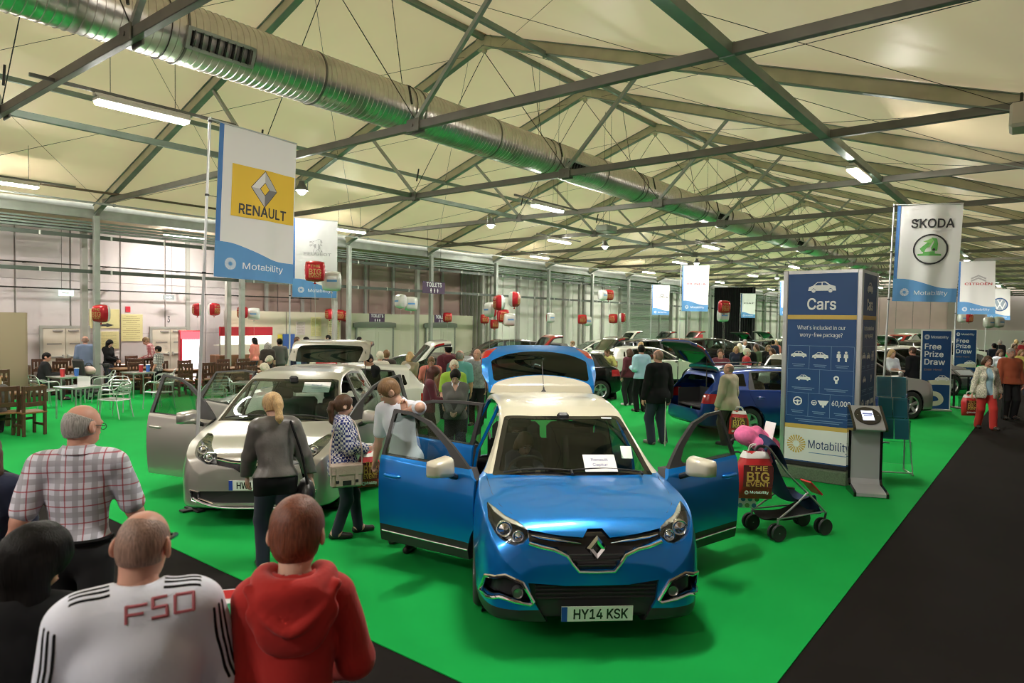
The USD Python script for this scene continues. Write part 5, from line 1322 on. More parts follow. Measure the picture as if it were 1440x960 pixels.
def art_skoda(t, cl, S, up, w, h):
    obj('lettering', up(S.txt('SKODA', w*.15, w*.56, -h*.235, .006, True, width=w*.66)), INK, cl)
    obj('caron', up(S.flat(Polygon([(w*.26, -h*.148), (w*.285, -h*.148), (w*.31, -h*.160), (w*.335, -h*.148), (w*.36, -h*.148), (w*.318, -h*.178), (w*.302, -h*.178)]), .006)), INK, cl)
    c = (w*.55, -h*.46); R = w*.27; GR = M('badge_green', (.12, .42, .10), .6); GRL = M('badge_green_light', (.25, .55, .16), .6)
    obj('badge_ring', up(S.flat(Point(c).buffer(R).difference(Point(c).buffer(R*.9)), .005)), INK, cl)
    obj('badge_disc', up(S.flat(Point(c).buffer(R*.88), .0045)), M('badge_pale', (.62, .66, .62), .6), cl)
    q = lambda P: Polygon([(c[0]+R*x, c[1]+R*y) for x, y in P])
    wing = [[(-.62, .05), (-.2, .45), (.0, .40), (-.30, -.02), (-.35, -.2), (-.5, -.15)], [(-.45, .50), (.05, .72), (.14, .55), (-.08, .15), (-.2, .1), (-.05, .42)], [(.0, .78), (.32, .70), (.40, .35), (.38, -.1), (.05, -.12), (.02, .1), (.18, .5)]]
    for i, wg in enumerate(wing): obj('winged_arrow', up(S.flat(q(wg), .006, seg=.06)), (GR, GRL, GR)[i], cl)
    obj('winged_arrow', up(S.flat(q([(-.72, -.42), (.62, -.42), (.62, -.30), (.25, -.28), (.25, -.12), (-.42, -.18), (-.42, -.28), (-.72, -.30)]), .006, seg=.06)), GR, cl)
    obj('arrow_eye', up(S.flat(Point(c[0]+R*.18, c[1]-R*.02).buffer(R*.08), .0075)), INK, cl)
def art_word(word, col=None, emblem=None, y=.42, tw=.7, hh=.085):
    def f(t, cl, S, up, w, h):
        obj('lettering', up(S.txt(word, w*hh, w*.55, -h*y, .006, True, width=w*tw)), col or INK, cl)
        if emblem: 
            for P, m_ in emblem(w, h): obj('emblem', up(S.flat(P, .006, seg=.05)), m_, cl)
    return f
def em_lion(w, h):
    P = [(.50,.30),(.56,.27),(.63,.28),(.66,.32),(.62,.335),(.66,.37),(.60,.36),(.61,.41),(.66,.45),(.60,.46),(.55,.42),(.50,.46),(.53,.49),(.47,.49),(.44,.45),(.48,.40),(.44,.37),(.38,.385),(.36,.36),(.45,.345),(.40,.33),(.36,.335),(.37,.31)]
    g = Polygon([(w*x, -h*y*.9) for x, y in P]).buffer(0)
    return [(g, SILV), (g.buffer(-.008), FW)]
def em_chevrons(w, h):
    o = []
    for dz in (0, .045):
        o.append((Polygon([(w*.34, -h*(.315+dz)), (w*.55, -h*(.255+dz)), (w*.76, -h*(.315+dz)), (w*.76, -h*(.345+dz)), (w*.55, -h*(.285+dz)), (w*.34, -h*(.345+dz))]), SILV))
    return o
def em_oval(w, h):
    e = affinity.scale(Point(w*.55, -h*.34).buffer(w*.10), 1.3, .8)
    return [(e.difference(affinity.scale(e, .75, .6)), SILD)]
def art_vw(t, cl, S, up, w, h):
    c = (w*.55, -h*.50); R = w*.36; VB = M('badge_blue', (.03, .09, .25), .5)
    obj('badge_ring', up(S.flat(Point(c).buffer(R).difference(Point(c).buffer(R*.84)), .005)), VB, cl)
    obj('badge_disc', up(S.flat(Point(c).buffer(R*.82), .005)), M('badge_silverblue', (.30, .36, .44), .5), cl)
    ln = lambda P, s=.14: LineString([(c[0]+R*x, c[1]+R*y) for x, y in P]).buffer(R*s/2, cap_style=2, join_style=2)
    obj('emblem', up(S.flat(unary_union([ln([(-.30, .72), (0, .10), (.30, .72)]), ln([(-.70, .34), (-.33, -.62), (0, .02), (.33, -.62), (.70, .34)])]).intersection(Point(c).buffer(R*.8)), .007, seg=.06)), INKW, cl)
R_INK = M('print_red', (.45, .03, .04), .6)
banner('flag_banner', 'large white banner with a yellow diamond-badge panel, nearest pole on the left', (4.06, 8.19), 1.10, 1.92, 4.84, .5, art_diamond, swing=-.10, gap=.13, lean=2.3, wave=(.62, .86, .74))
banner('flag_banner', 'white banner with outlined lion, partly hidden by a red balloon', (9.58, 14.58), 1.10, 1.92, 4.84, 1.4, art_word('PEUGEOT', SILV, em_lion, .455, .62, .06), ang=-22)
banner('flag_banner', 'small far banner with black lettering beside the roller shutter', (39.7, 20.2), 1.10, 1.92, 4.84, 2.2, art_word('TOYOTA', INK, em_oval, .44), swing=-.2, ang=-55)
banner('flag_banner', 'white banner with red capital lettering at mid hall', (27.0, 12.38), 1.10, 1.92, 4.84, 3.1, art_word('HONDA', R_INK, None, .42), ang=-58)
banner('flag_banner', 'plain white far banner behind a red balloon in front of the black drape', (54, 19.6), 1.10, 1.92, 4.84, 4.0, art_word('FIAT', INK, None, .42), ang=-60)
banner('flag_banner', 'far banner seen as a sliver at the left edge of the blue tower', (39.3, 12.09), 1.10, 1.92, 4.84, 5.0, art_word('NISSAN', INK, None, .42), ang=-60)
banner('flag_banner', 'white banner with a round green winged badge, right of the blue tower', (15.51, 2.68), 1.12, 1.92, 4.84, .9, art_skoda, swing=-.12, ang=-76, lean=1.5)
banner('flag_banner', 'white banner with double chevrons at far right', (30.1, 2.83), 1.15, 1.95, 4.84, 2.7, art_word('CITROËN', R_INK, em_chevrons, .45, .75, .075), swing=-.3, ang=-72)
banner('flag_banner', 'white banner with round blue badge, farthest right', (52.6, 3.3), 1.18, 1.95, 4.84, 3.7, art_vw, swing=-.3, ang=-74)
# ------------------------------------------------------------------ the blue tower
TB = M('tower_blue', (.007, .060, .21), .5, coat_weight=.08); TBL = M('tower_line', (.16, .27, .47), .5); GOLD = M('tower_gold', (.62, .42, .10), .5); TWH = M('tower_white', (.76, .77, .78), .45); ALUP = M('alu_profile', (.60, .62, .62), .3, .8)
tw = thing('display_tower', 'tall blue information tower with white icons on a low carpeted plinth', 'display stand', (11.03, 2.22, 0))
obj('plinth', box(1.42, 1.38, .19, (.57, .60, .095), .01), M('plinth_carpet', (.11, .155, .10), .95, noise=(60, .2)), tw)
PH = 3.02; z0 = .2
for x, y in ((0, 0), (0, 1.06), (1.08, 0), (1.08, 1.06)):
    obj('corner_post', box(.075, .075, PH, (x, y, z0+PH/2), .012), ALUP, tw)
obj('top_frame', cat(box(1.08, .05, .05, (.54, 0, z0+PH-.03)), box(1.08, .05, .05, (.54, 1.06, z0+PH-.03)), box(.05, 1.06, .05, (0, .53, z0+PH-.03)), box(.05, 1.06, .05, (1.08, .53, z0+PH-.03))), ALUP, tw)
obj('foot_frame', cat(box(1.1, .05, .06, (.54, 0, z0+.03)), box(.05, 1.06, .06, (0, .53, z0+.03))), DARKW, tw)
ICONCAR = [(-.5, -.12), (-.47, .02), (-.32, .08), (-.17, .22), (.12, .23), (.30, .10), (.47, .05), (.5, -.12), (.38, -.12), (.36, -.06), (.30, -.02), (.24, -.06), (.22, -.12), (-.22, -.12), (-.24, -.06), (-.30, -.02), (-.36, -.06), (-.38, -.12)]
def icon_car(cx, cz, s):
    p = Polygon([(cx+s*x, cz+s*z) for x, z in ICONCAR])
    p = p.difference(Polygon([(cx+s*x, cz+s*z) for x, z in [(-.27, .09), (-.15, .19), (-.02, .19), (-.02, .09)]])).difference(Polygon([(cx+s*x, cz+s*z) for x, z in [(.02, .09), (.02, .19), (.10, .19), (.24, .09)]]))
    return unary_union([p, Point(cx-s*.30, cz-s*.12).buffer(s*.07), Point(cx+s*.30, cz-s*.12).buffer(s*.07)])
def icon_man(cx, cz, s):
    return unary_union([Point(cx, cz+s*.36).buffer(s*.11), Polygon([(cx-s*.16, cz+s*.22), (cx+s*.16, cz+s*.22), (cx+s*.18, cz-s*.1), (cx+s*.09, cz-s*.1), (cx+s*.08, cz-s*.45), (cx-s*.08, cz-s*.45), (cx-s*.09, cz-s*.1), (cx-s*.18, cz-s*.1)])])
def icon_wheel(cx, cz, s):
    return unary_union([Point(cx, cz).buffer(s*.4).difference(Point(cx, cz).buffer(s*.29)), Point(cx, cz).buffer(s*.12), sbox(cx-s*.35, cz-s*.05, cx+s*.35, cz+s*.05), sbox(cx-s*.05, cz-s*.35, cx+s*.05, cz)])
def icon_blob(cx, cz, s): return unary_union([Point(cx, cz+s*.12).buffer(s*.26), sbox(cx-s*.12, cz-s*.4, cx+s*.12, cz)]).difference(Point(cx, cz+s*.12).buffer(s*.12))
def icon_screen(cx, cz, s): return Polygon([(cx-s*.5, cz+s*.25), (cx+s*.5, cz+s*.25), (cx+s*.25, cz-s*.2), (cx+s*.1, cz-s*.2), (cx+s*.1, cz-s*.4), (cx-s*.1, cz-s*.4), (cx-s*.1, cz-s*.2), (cx-s*.25, cz-s*.2)])
def tower_face(o, r, w, nm):
    o = np.asarray(o, float); r = np.asarray(r, float); u = np.array([0, 0, 1.0]); n = np.cross(r, u)
    at = lambda x, z, d=.0: o + r*x + u*z + n*d
    p = obj(nm, put(box(w, PH-.10, .02), at(0, PH/2+.01), r, u), TB, tw)
    obj('white_foot', put(box(w, .50, .006), at(0, .33, .011), r, u), TWH, p)
    for z in (.61, 2.30): obj('gold_stripe', put(box(w, .065, .006), at(0, z, .012), r, u), GOLD, p)
    obj('sunburst_logo', sunburst(at(-w*.32, .33, .0145), r, u, .135, GOLD, .002), GOLD, p)
    obj('lettering', text('Motability', .125, at(w*.16, .285, .0145), r, u, .002, False, width=w*.60), NAVY, p)
    obj('small_print', put(box(w*.58, .012, .002), at(w*.16, .215, .0145), r, u), TBL, p)
    pr = lambda poly, d=.012: prism(poly, .002, o + n*d, r, u)
    obj('car_icon', pr(icon_car(0, 2.75, .40)), INKW, p)
    obj('lettering', text('Cars', .165, at(0, 2.42, .012), r, u, .002, True, width=w*.42), INKW, p)
    obj('lettering', cat(text("What's included in our", .062, at(0, 2.11, .012), r, u, .002, False, width=w*.70), text('worry-free package?', .062, at(0, 2.0, .012), r, u, .002, False, width=w*.62)), INKW, p)
    k = w*.48; ln = []
    for z in (1.86, 1.50, 1.13, .77): ln.append(box(2*k, .006, .002, (0, z, 0)))
    for xs, za, zb in (((-1, -.33, .33, 1), 1.5, 1.86), ((-1, 0, 1), 1.13, 1.5), ((-1, -.33, .33, 1), .77, 1.13)):
        for x in xs: ln.append(box(.006, zb-za, .002, (x*k, (za+zb)/2, 0)))
    obj('grid_lines', put(cat(ln), at(0, 0, .0125), r, u), TBL, p, kind='stuff')
    a = k*.66
    obj('icons', pr(unary_union([icon_car(-a, 1.72, k*.5), icon_car(0, 1.71, k*.5), icon_man(a-.05, 1.71, .17), icon_man(a+.05, 1.71, .17), icon_car(-k*.5, 1.36, k*.45), icon_blob(k*.5, 1.36, .15), icon_wheel(-a, 1.00, .17), icon_wheel(-.07, .99, .10), icon_screen(.06, .99, .16)])), INKW, p, kind='stuff')
    obj('lettering', text('60,000', .075, at(a, .965, .012), r, u, .002, True, width=k*.55), INKW, p)
    dash = []
    for cx, cz, ww in ((-a, 1.57, .4), (0, 1.57, .4), (a, 1.57, .4), (-k*.5, 1.21, .7), (k*.5, 1.21, .7), (-a, .85, .4), (0, .85, .4), (a, .85, .4)):
        for j in range(2): dash.append(box(k*ww*(1-.2*j), .012, .002, (cx, cz-.026*j, 0)))
    dash += [box(w*.7, .012, .002, (0, .72, 0)), box(w*.6, .012, .002, (0, .69, 0))]
    obj('small_print', put(cat(dash), at(0, 0, .0125), r, u), TBL, p, kind='stuff')
tower_face((-.012, .53, z0), (0, -1, 0), .985, 'front_panel')
tower_face((.54, -.012, z0), (1, 0, 0), 1.0, 'side_panel')
obj('back_panel', cat(box(.02, .985, PH-.1, (1.09, .53, z0+PH/2)), box(1.0, .02, PH-.1, (.54, 1.07, z0+PH/2))), TB, tw)
# ------------------------------------------------------------------ touch-screen kiosk
KS = M('kiosk_silver', (.40, .41, .43), .38, .2)
kk = thing('touch_screen_kiosk', 'silver and black touch-screen kiosk in front of the blue tower', 'kiosk', (10.72, 2.03, 0), 205)
prof = [(.34, 0), (.34, .055), (.30, .075), (.02, .12), (-.02, .19), (-.02, .88), (.20, .90), (.225, .925), (.21, .96), (-.14, 1.23), (-.17, 1.225), (-.13, 1.0), (-.13, .05), (-.10, 0)]
pp = Polygon(prof)
obj('side_cheek', cat(prism(pp, .035, (0, -.19, 0), (1, 0, 0), (0, 0, 1)), prism(pp, .035, (0, .225, 0), (1, 0, 0), (0, 0, 1))), GLOSSB, kk)
obj('column', prism(pp.buffer(-.006), .38, (0, .19, 0), (1, 0, 0), (0, 0, 1)), KS, kk)
sl = np.array([-.35, 0, .27]); sl /= np.linalg.norm(sl); nn = np.cross((0, 1, 0), sl)
c0 = np.array([.035, 0, 1.095])
rg = obj('screen_bezel', put(mv(lathe([(0, 0), (.17, 0), (.175, .012), (.16, .016), (0, .016)], 32), (0, 0, 0)), c0 - nn*.004, (0, 1, 0), sl), GLOSSB, kk, smooth=40)
scr = obj('screen', put(box(.15, .19, .003), c0 + nn*.014, (0, 1, 0), sl), EM('screen_glow', (.62, .66, .82), 1.0), rg)
obj('screen_picture', cat(put(box(.13, .03, .002), c0 + nn*.016 + sl*.03, (0, 1, 0), sl), put(box(.10, .02, .002), c0 + nn*.016 - sl*.005, (0, 1, 0), sl)), EM('screen_ink', (.05, .06, .12), 1.0), scr)
obj('screw', cat([mv(trimesh.creation.icosphere(1, .007), c0 + nn*.016 + np.array([0, s*.135, 0])) for s in (-1, 1)]), CHROME, rg)
# leaflet rack of clear acrylic beside the tower
ACR = PANE('acrylic', (.86, .93, .92)); TEAL = M('leaflet_teal', (.03, .20, .28), .5)
lr = thing('leaflet_rack', 'clear acrylic leaflet rack with teal pockets behind the kiosk', 'leaflet rack', (12.35, 1.92, 0), 205)
for i in range(4):
    x, zz = -.30+.10*i, 1.35-.33*i
    pk = obj('pocket', cat(box(.012, .46, .36, (x+.06, 0, zz), 0), box(.06, .012, .34, (x+.03, .23, zz)), box(.06, .012, .34, (x+.03, -.23, zz))), ACR, lr)
    if i < 3: obj('leaflets', cat(*[mv(box(.03, .205, .33, (0, 0, 0), .003), (x+.025, s*.11, zz+.03), ry=-6) for s in (-1, 1)]), TEAL, pk)
obj('back_frame', cat(bar((-.34, .24, .02), (-.34, .24, 1.55), .02, .02, (1, 0, 0)), bar((-.34, -.24, .02), (-.34, -.24, 1.55), .02, .02, (1, 0, 0)), bar((-.34, .24, .02), (.12, .24, .02), .02, .02), bar((-.34, -.24, .02), (.12, -.24, .02), .02, .02), bar((.10, .24, .02), (-.30, .24, 1.2), .015, .015, (0, 1, 0)), bar((.10, -.24, .02), (-.30, -.24, 1.2), .015, .015, (0, 1, 0)), bar((-.34, -.24, 1.5), (-.34, .24, 1.5), .02, .02), bar((.08, -.24, .04), (.08, .24, .04), .02, .02)), ALUP, lr)
# ------------------------------------------------------------------ prize draw roll-ups
def prize(label, o, rz, w=.98, h=2.30):
    t = thing('prize_draw_banner', label, 'banner stand', (*o, 0), rz)
    obj('base', box(.22, w+.06, .05, (0, 0, .025), .01), ALUP, t)
    obj('frame', cat(box(.03, .03, h, (0, w/2, h/2)), box(.03, .03, h, (0, -w/2, h/2)), box(.03, w, .03, (0, 0, h))), TWH, t)
    p = obj('panel', box(.012, w-.02, h-.08, (.008, 0, h/2+.02)), TB, t)
    r, u = (0, 1, 0), (0, 0, 1); at = lambda y, z: (.0155, y, z)
    obj('sunburst_logo', sunburst(at(-w*.33, h*.915), r, u, .07, INKW, .002), INKW, p)
    obj('lettering', text('Motability', .075, at(w*.10, h*.90), r, u, .002, width=w*.58), INKW, p)
    for i, s in enumerate(('Free', 'Prize', 'Draw')): obj('lettering', text(s, .155, at(-w*.40, h*(.765-.095*i)), r, u, .002, True, 'l', width=w*(.56, .64, .70)[i]), INKW, p)
    obj('lettering', text('Enter Here!', .06, at(-w*.40, h*.50), r, u, .002, False, 'l', width=w*.6), M('print_tan', (.40, .24, .14), .6), p)
    road = LineString(catmull([(.48*w, h*.355), (-.10*w, h*.355), (-.32*w, h*.33), (-.34*w, h*.26), (-.15*w, h*.225), (.10*w, h*.20), (.20*w, h*.14), (.05*w, h*.095), (-.49*w, h*.09)], 8)).buffer(w*.085, cap_style=2)
    obj('road_graphic', prism(road.intersection(sbox(-w*.49, 0, w*.49, h)), .002, (.015, 0, 0), r, u), M('road_cream', (.66, .66, .52), .6), p)
    obj('car_icon', prism(icon_car(w*.22, h*.405, w*.50), .002, (.018, 0, 0), r, u), INKW, p)
    return t
prize('nearer blue free prize draw roll-up banner with a winding road', (22.4, 2.53), 211, .78, 2.28)
prize('farther blue free prize draw roll-up banner, seen over the car bonnets', (33.2, 2.75), 211, .85, 2.28)
# ------------------------------------------------------------------ foil balloons
FOILR = M('foil_red', (.48, .02, .03), .18, .35); FOILW = M('foil_white', (.70, .72, .70), .2, .3); FOILG = M('foil_gold_print', (.40, .27, .08), .4, .2); STRG = M('balloon_string', (.6, .6, .58), .7)
def pillow(mat_a, mat_b, w=.46, h=.48, th=.15, prints=True):
    n = 22; V = []; F = []
    g = np.linspace(-1, 1, n)
    for sgn in (1, -1):
        for i in g:
            for j in g:
                q = max(0, (1-i**4)*(1-j**4)); pin = 1 - .10*(i*i*(1-j*j)*.5 + j*j*(1-i*i)*.5) ; cr = 1-.16*(i*i*j*j)
                wr = .012*math.sin(9*(math.atan2(j, i))*2)*(max(abs(i), abs(j)) > .75)
                V.append([sgn*th*(q**.55) , i*w/2*cr*pin + wr*w*.3, j*h/2*cr*pin])
    for s in (0, 1):
        for a in range(n-1):
            for b in range(n-1):
                k = s*n*n + a*n + b; f = [[k, k+n, k+n+1], [k, k+n+1, k+1]]
                F += f if s == 0 else [x[::-1] for x in f]
    F = np.array(F); V = np.array(V); h_ = len(F)//2
    return TM(V, F[:h_]), TM(V, F[h_:])
_pa, _pb = pillow(0, 0)
def balloon(label, loc, rz, front='r', back='w', string=None, group=None, s=1.0, words=True):
    t = thing('foil_balloon', label, 'balloon', loc, rz, group, scale=(s, s, s))
    b = obj('front', _pa, FOILR if front == 'r' else FOILW, t, smooth=True)
    obj('back', _pb, FOILR if back == 'r' else FOILW, t, smooth=True)
    if words and front == 'r':
        for i, (wd, hh) in enumerate((('THE', .055), ('BIG', .115), ('EVENT', .055))):
            m = text(wd, hh, (0, 0, (.075, -.075, -.145)[i]), (0, 1, 0), (0, 0, 1), .001, True, width=(.2, .26, .26)[i])
            v = np.array(m.vertices); q = np.clip((1-(v[:, 1]/.23)**4)*(1-(v[:, 2]/.24)**4), 0, 1); v[:, 0] += .15*q**.55 + .003
            obj('lettering', TM(v, m.faces), FOILG, b)
    elif words:
        m = box(.001, .22, .05, (0, 0, 0)); v = np.array(m.vertices); v[:, 0] += .152; obj('blue_print', TM(v, m.faces), FBLUE, b)
    obj('tail', mv(lathe([(.004, 0), (.02, -.03), (.03, -.05), (.0, -.05)], 8), (0, 0, -.225)), FOILR if front == 'r' else FOILW, t)
    L = string if string else 1.2
    obj('string', tube([(0, 0, -.26), (.03, .02, -.26-L*.5), (0, .05, -.26-L)], .003, 4), STRG, t)
    return t
BL = [ # label, (u, v, z), rz, front, back, string
 ('large red balloon with gold lettering hanging at far left below the green exit sign', (6.95, 18.85, 2.42), 205, 'r', 'w', 1.5),
 ('red balloon with gold lettering in front of the lion banner', (8.9, 12.6, 3.40), 235, 'r', 'r', 2.2), ('white balloon tucked behind the red one on the lion banner', (9.45, 12.75, 3.22), 235, 'w', 'w', 2.2),
 ('left red balloon of the edge-on pair above door three', (11.6, 23.2, 2.62), 170, 'r', 'w', 1.7), ('right red balloon of the edge-on pair above door three', (12.2, 23.2, 2.64), 290, 'r', 'w', 1.7),
 ('red balloon just left of the large banner pole', (13.1, 22.9, 2.55), 180, 'r', 'r', 1.6), ('white balloon just right of the large banner pole', (13.55, 22.9, 2.5), 230, 'w', 'w', 1.6),
 ('red-edged small balloon left above the notice boards', (17.1, 23.2, 2.55), 175, 'r', 'w', 1.7), ('red small balloon right above the notice boards', (17.6, 23.2, 2.52), 250, 'r', 'r', 1.7), ('tiny patterned balloon touching the white pole above the notice boards', (18.0, 23.3, 2.48), 230, 'r', 'w', 1.5),
 ('white balloon edge-on above the first toilet door', (14.6, 16.15, 2.95), 170, 'w', 'w', 1.9), ('white balloon facing front above the first toilet door', (14.95, 16.05, 2.88), 235, 'w', 'w', 1.9),
 ('faint red balloon left of the second toilets sign', (23.0, 22.2, 2.5), 235, 'r', 'r', 1.5), ('red balloon right of the second toilets sign', (25.2, 21.8, 2.45), 235, 'r', 'r', 1.5), ('white balloon beside the grey pillar by the toilets', (25.8, 21.2, 2.5), 240, 'w', 'r', 1.5), ('small red balloon under the white one by the grey pillar', (25.6, 21.5, 2.2), 240, 'r', 'r', 1.3),
 ('tall half-red half-white balloon, left of the two largest in the cluster', (15.2, 12.6, 2.90), 150, 'r', 'w', 1.5), ('tall half-red half-white balloon, right of the two largest in the cluster', (15.35, 12.15, 3.0), 292, 'r', 'w', 1.5),
 ('white and red balloon at the left of the cluster', (15.4, 13.1, 2.70), 165, 'w', 'r', 1.3), ('red balloon low at the front of the cluster', (18.2, 14.9, 2.55), 230, 'r', 'r', 1.3), ('white balloon low at the front of the cluster', (18.3, 14.7, 2.42), 240, 'w', 'w', 1.3),
 ('white balloon with red back against the pale wall', (26.0, 18.4, 2.55), 250, 'w', 'r', 1.6), ('red balloon of the pair before the far pale wall', (27.5, 17.6, 2.5), 225, 'r', 'r', 1.6), ('white balloon of the pair before the far pale wall', (27.8, 17.5, 2.42), 240, 'w', 'w', 1.6),
 ('white balloon high up left of the roller shutter', (24.5, 14.7, 3.50), 260, 'w', 'w', 2.3), ('red balloon high up left of the roller shutter', (24.9, 14.65, 3.52), 240, 'r', 'r', 2.3),
 ('red-edged balloon low beside the roller shutter, left', (28.0, 16.2, 2.55), 190, 'r', 'w', 1.6), ('red-edged balloon low beside the roller shutter, right', (28.5, 16.0, 2.6), 285, 'r', 'w', 1.6),
 ('red balloon with gold print in front of the black drape', (23.6, 9.15, 2.98), 225, 'r', 'r', 2.0), ('white balloon below the red one by the black drape', (23.9, 9.3, 2.68), 225, 'w', 'w', 1.8),
 ('pinkish balloon pair left before the far grey shutter', (43, 3.75, 2.85), 235, 'w', 'w', 2.0), ('pinkish-red balloon pair right before the far grey shutter', (43.2, 3.45, 2.85), 235, 'r', 'w', 2.0),
 ('white balloon left under the farthest right banner', (33.8, 2.02, 2.58), 235, 'w', 'w', 2.0), ('white balloon right under the farthest right banner', (34.0, 1.70, 2.6), 235, 'w', 'w', 2.0)]
for l, p, rz, a, b, L in BL: balloon(l, p, rz, a, b, p[2]-.27)
# ------------------------------------------------------------------ signs on the walls
SP_ = M('sign_purple', (.055, .022, .075), .5); SG = EM('exit_sign_glow', (.35, .75, .62), 1.6); SY = M('notice_yellow', (.62, .56, .28), .7); SR = M('sign_red', (.55, .02, .04), .4)
def wall_sign(name, label, u, v, z, w, h, mat, lines=(), ink=INKW, hs=.1, cat_='sign', hang=None, group=None):
    t = thing(name, label, cat_, (u, v, z), 0, group)
    b = obj('board', box(w, .03, h, (0, 0, 0), .004), mat, t)
    for i, s in enumerate(lines):
        z_ = h*.5 - (h/(len(lines)))*(i+.5) - hs*.5
        if s == '@people': obj('pictogram', prism(unary_union([icon_man(-w*.14, z_+hs*.5, hs*1.2), icon_man(w*.02, z_+hs*.5, hs*1.2), icon_man(w*.16, z_+hs*.5, hs*1.2)]), .002, (0, -.017, 0), (1, 0, 0), (0, 0, 1)), ink, b)
        elif s == '@arrow': obj('arrow', prism([(-w*.3, z_+hs*.25), (w*.05, z_+hs*.25), (w*.05, z_), (w*.3, z_+hs*.5), (w*.05, z_+hs), (w*.05, z_+hs*.75), (-w*.3, z_+hs*.75)], .002, (0, -.017, 0), (1, 0, 0), (0, 0, 1)), ink, b)
        elif s == '@lines': pass
        else: obj('lettering', text(s, hs, (0, -.0165, z_), (1, 0, 0), (0, 0, 1), .002, True, width=min(w*.85, len(s)*hs*.75)), ink, b)
    if '@lines' in lines: obj('print_rows', cat([box(w*(.8 if i % 3 else .5), .003, h*.012, (-w*.03, -.0165, h*.42 - i*h*.075)) for i in range(12)]), M('print_brown', (.25, .20, .10), .7), b, kind='stuff')
    if hang: obj('hanger', cat(cyl((-w*.3, 0, h/2), (-w*.3, 0, hang), .006, 5), cyl((w*.3, 0, h/2), (w*.3, 0, hang), .006, 5)), ROD, t)
    return t
wall_sign('hanging_sign', 'large purple hanging sign reading TOILETS with pictograms, above the second doors', 20.2, 20.3, 3.72, 1.30, .50, SP_, ('TOILETS', '@people'), hs=.17, hang=2.62)
wall_sign('wall_sign', 'purple TOILETS sign over the left toilet doors', 20.75, 24.555, 2.42, .9, .42, SP_, ('TOILETS', '@people'), hs=.14)
wall_sign('wall_sign', 'purple TOILETS sign over the right toilet doors', 24.95, 24.555, 2.42, .9, .42, SP_, ('TOILETS', '@people'), hs=.14)
t = wall_sign('exit_sign', 'small glowing green exit sign hanging over the left door', 8.19, 25.0, 3.08, .42, .18, SG, ('@arrow',), hs=.09, hang=2.3)
wall_sign('exit_sign', 'small dark exit sign hanging over door three', 11.5, 25.1, 3.06, .38, .17, M('sign_grey', (.30, .34, .36), .5), ('@arrow',), hs=.08, hang=2.3)
wall_sign('wall_sign', 'yellow sign reading NO WAY with a black arrow, behind the posts', 9.5, 25.458, 2.26, .95, .66, SY, ('NO', 'WAY', '@arrow'), INK, .15)
wall_sign('notice_board', 'yellow notice with rows of print right of the arrow sign', 10.38, 25.458, 1.95, .72, .95, SY, ('@lines',), cat_='notice')
wall_sign('notice_board', 'pale notice below the arrow sign behind the posts', 9.6, 25.458, 1.52, .7, .60, SY, ('@lines',), cat_='notice')
wall_sign('wall_sign', 'tiny red safety sign above the yellow notice', 10.25, 25.458, 2.60, .16, .20, SR, ())
wall_sign('notice_board', 'framed yellow notice on the cream partition, left one', 17.2, 24.258, 2.02, .50, .80, SY, ('@lines',), cat_='notice')
wall_sign('notice_board', 'tall yellow menu board on the cream partition near its corner', 18.1, 24.258, 1.95, .60, 1.25, M('menu_yellow', (.66, .58, .34), .7), ('@lines',), cat_='notice')
wall_sign('poster', 'small pink poster on the cream partition', 16.45, 24.258, 1.95, .42, .55, M('poster_pink', (.60, .50, .52), .6), ('@lines',), cat_='poster')
wall_sign('poster', 'blue and green poster behind the women by the partition', 15.9, 24.258, 1.42, .55, .60, M('poster_blue', (.05, .12, .42), .5), (), cat_='poster')
wall_sign('poster', 'little yellow poster left of the blue one', 15.5, 24.258, 1.5, .2, .40, M('poster_yellow', (.7, .55, .05), .5), (), cat_='poster')
wall_sign('door_number', 'black numeral over the third double door', 11.65, 25.458, 2.26, .10, .24, WALLW, ('3',), INK, .22)
wall_sign('display_board', 'bright red display board with a white figure in front of the far pale wall', 43.5, 18.6, .82, 1.5, 1.62, SR, (), cat_='display board')
tt_ = thing('vending_machine', 'red and white glowing drinks fridge beside the large banner pole', 'fridge', (11.35, 23.2, 0), -20)
obj('cabinet', box(.7, .65, 1.9, (0, 0, .95), .03), SR, tt_); obj('glass_door', box(.55, .02, 1.4, (0, -.335, .9)), EM('fridge_glow', (1, .85, .9), 1.6), tt_); obj('header', box(.66, .03, .25, (0, -.33, 1.74)), EM('fridge_header', (.9, .1, .12), 1.0), tt_)
sv = thing('servery_counter', 'lit food servery with red fascia behind the large banner pole', 'food counter', (13.5, 23.55, 0), 0)
obj('counter', box(2.2, .7, 1.0, (0, 0, .5), .02), M('counter_wood', (.22, .10, .05), .5), sv); obj('glass_shelf', cat(box(2.0, .5, .03, (0, 0, 1.35)), box(2.0, .03, .35, (0, -.25, 1.18))), M('servery_white', (.7, .68, .6), .4), sv); obj('fascia', box(2.1, .08, .32, (0, -.25, 1.86), .01), SR, sv)
obj('light_box', box(2.0, .05, .30, (0, -.24, 1.54)), EM('servery_glow', (1, .9, .75), 1.5), sv); obj('uprights', cat(cyl((-1, -.2, 1), (-1, -.2, 2.0), .03, 8), cyl((1, -.2, 1), (1, -.2, 2.0), .03, 8)), POST, sv)
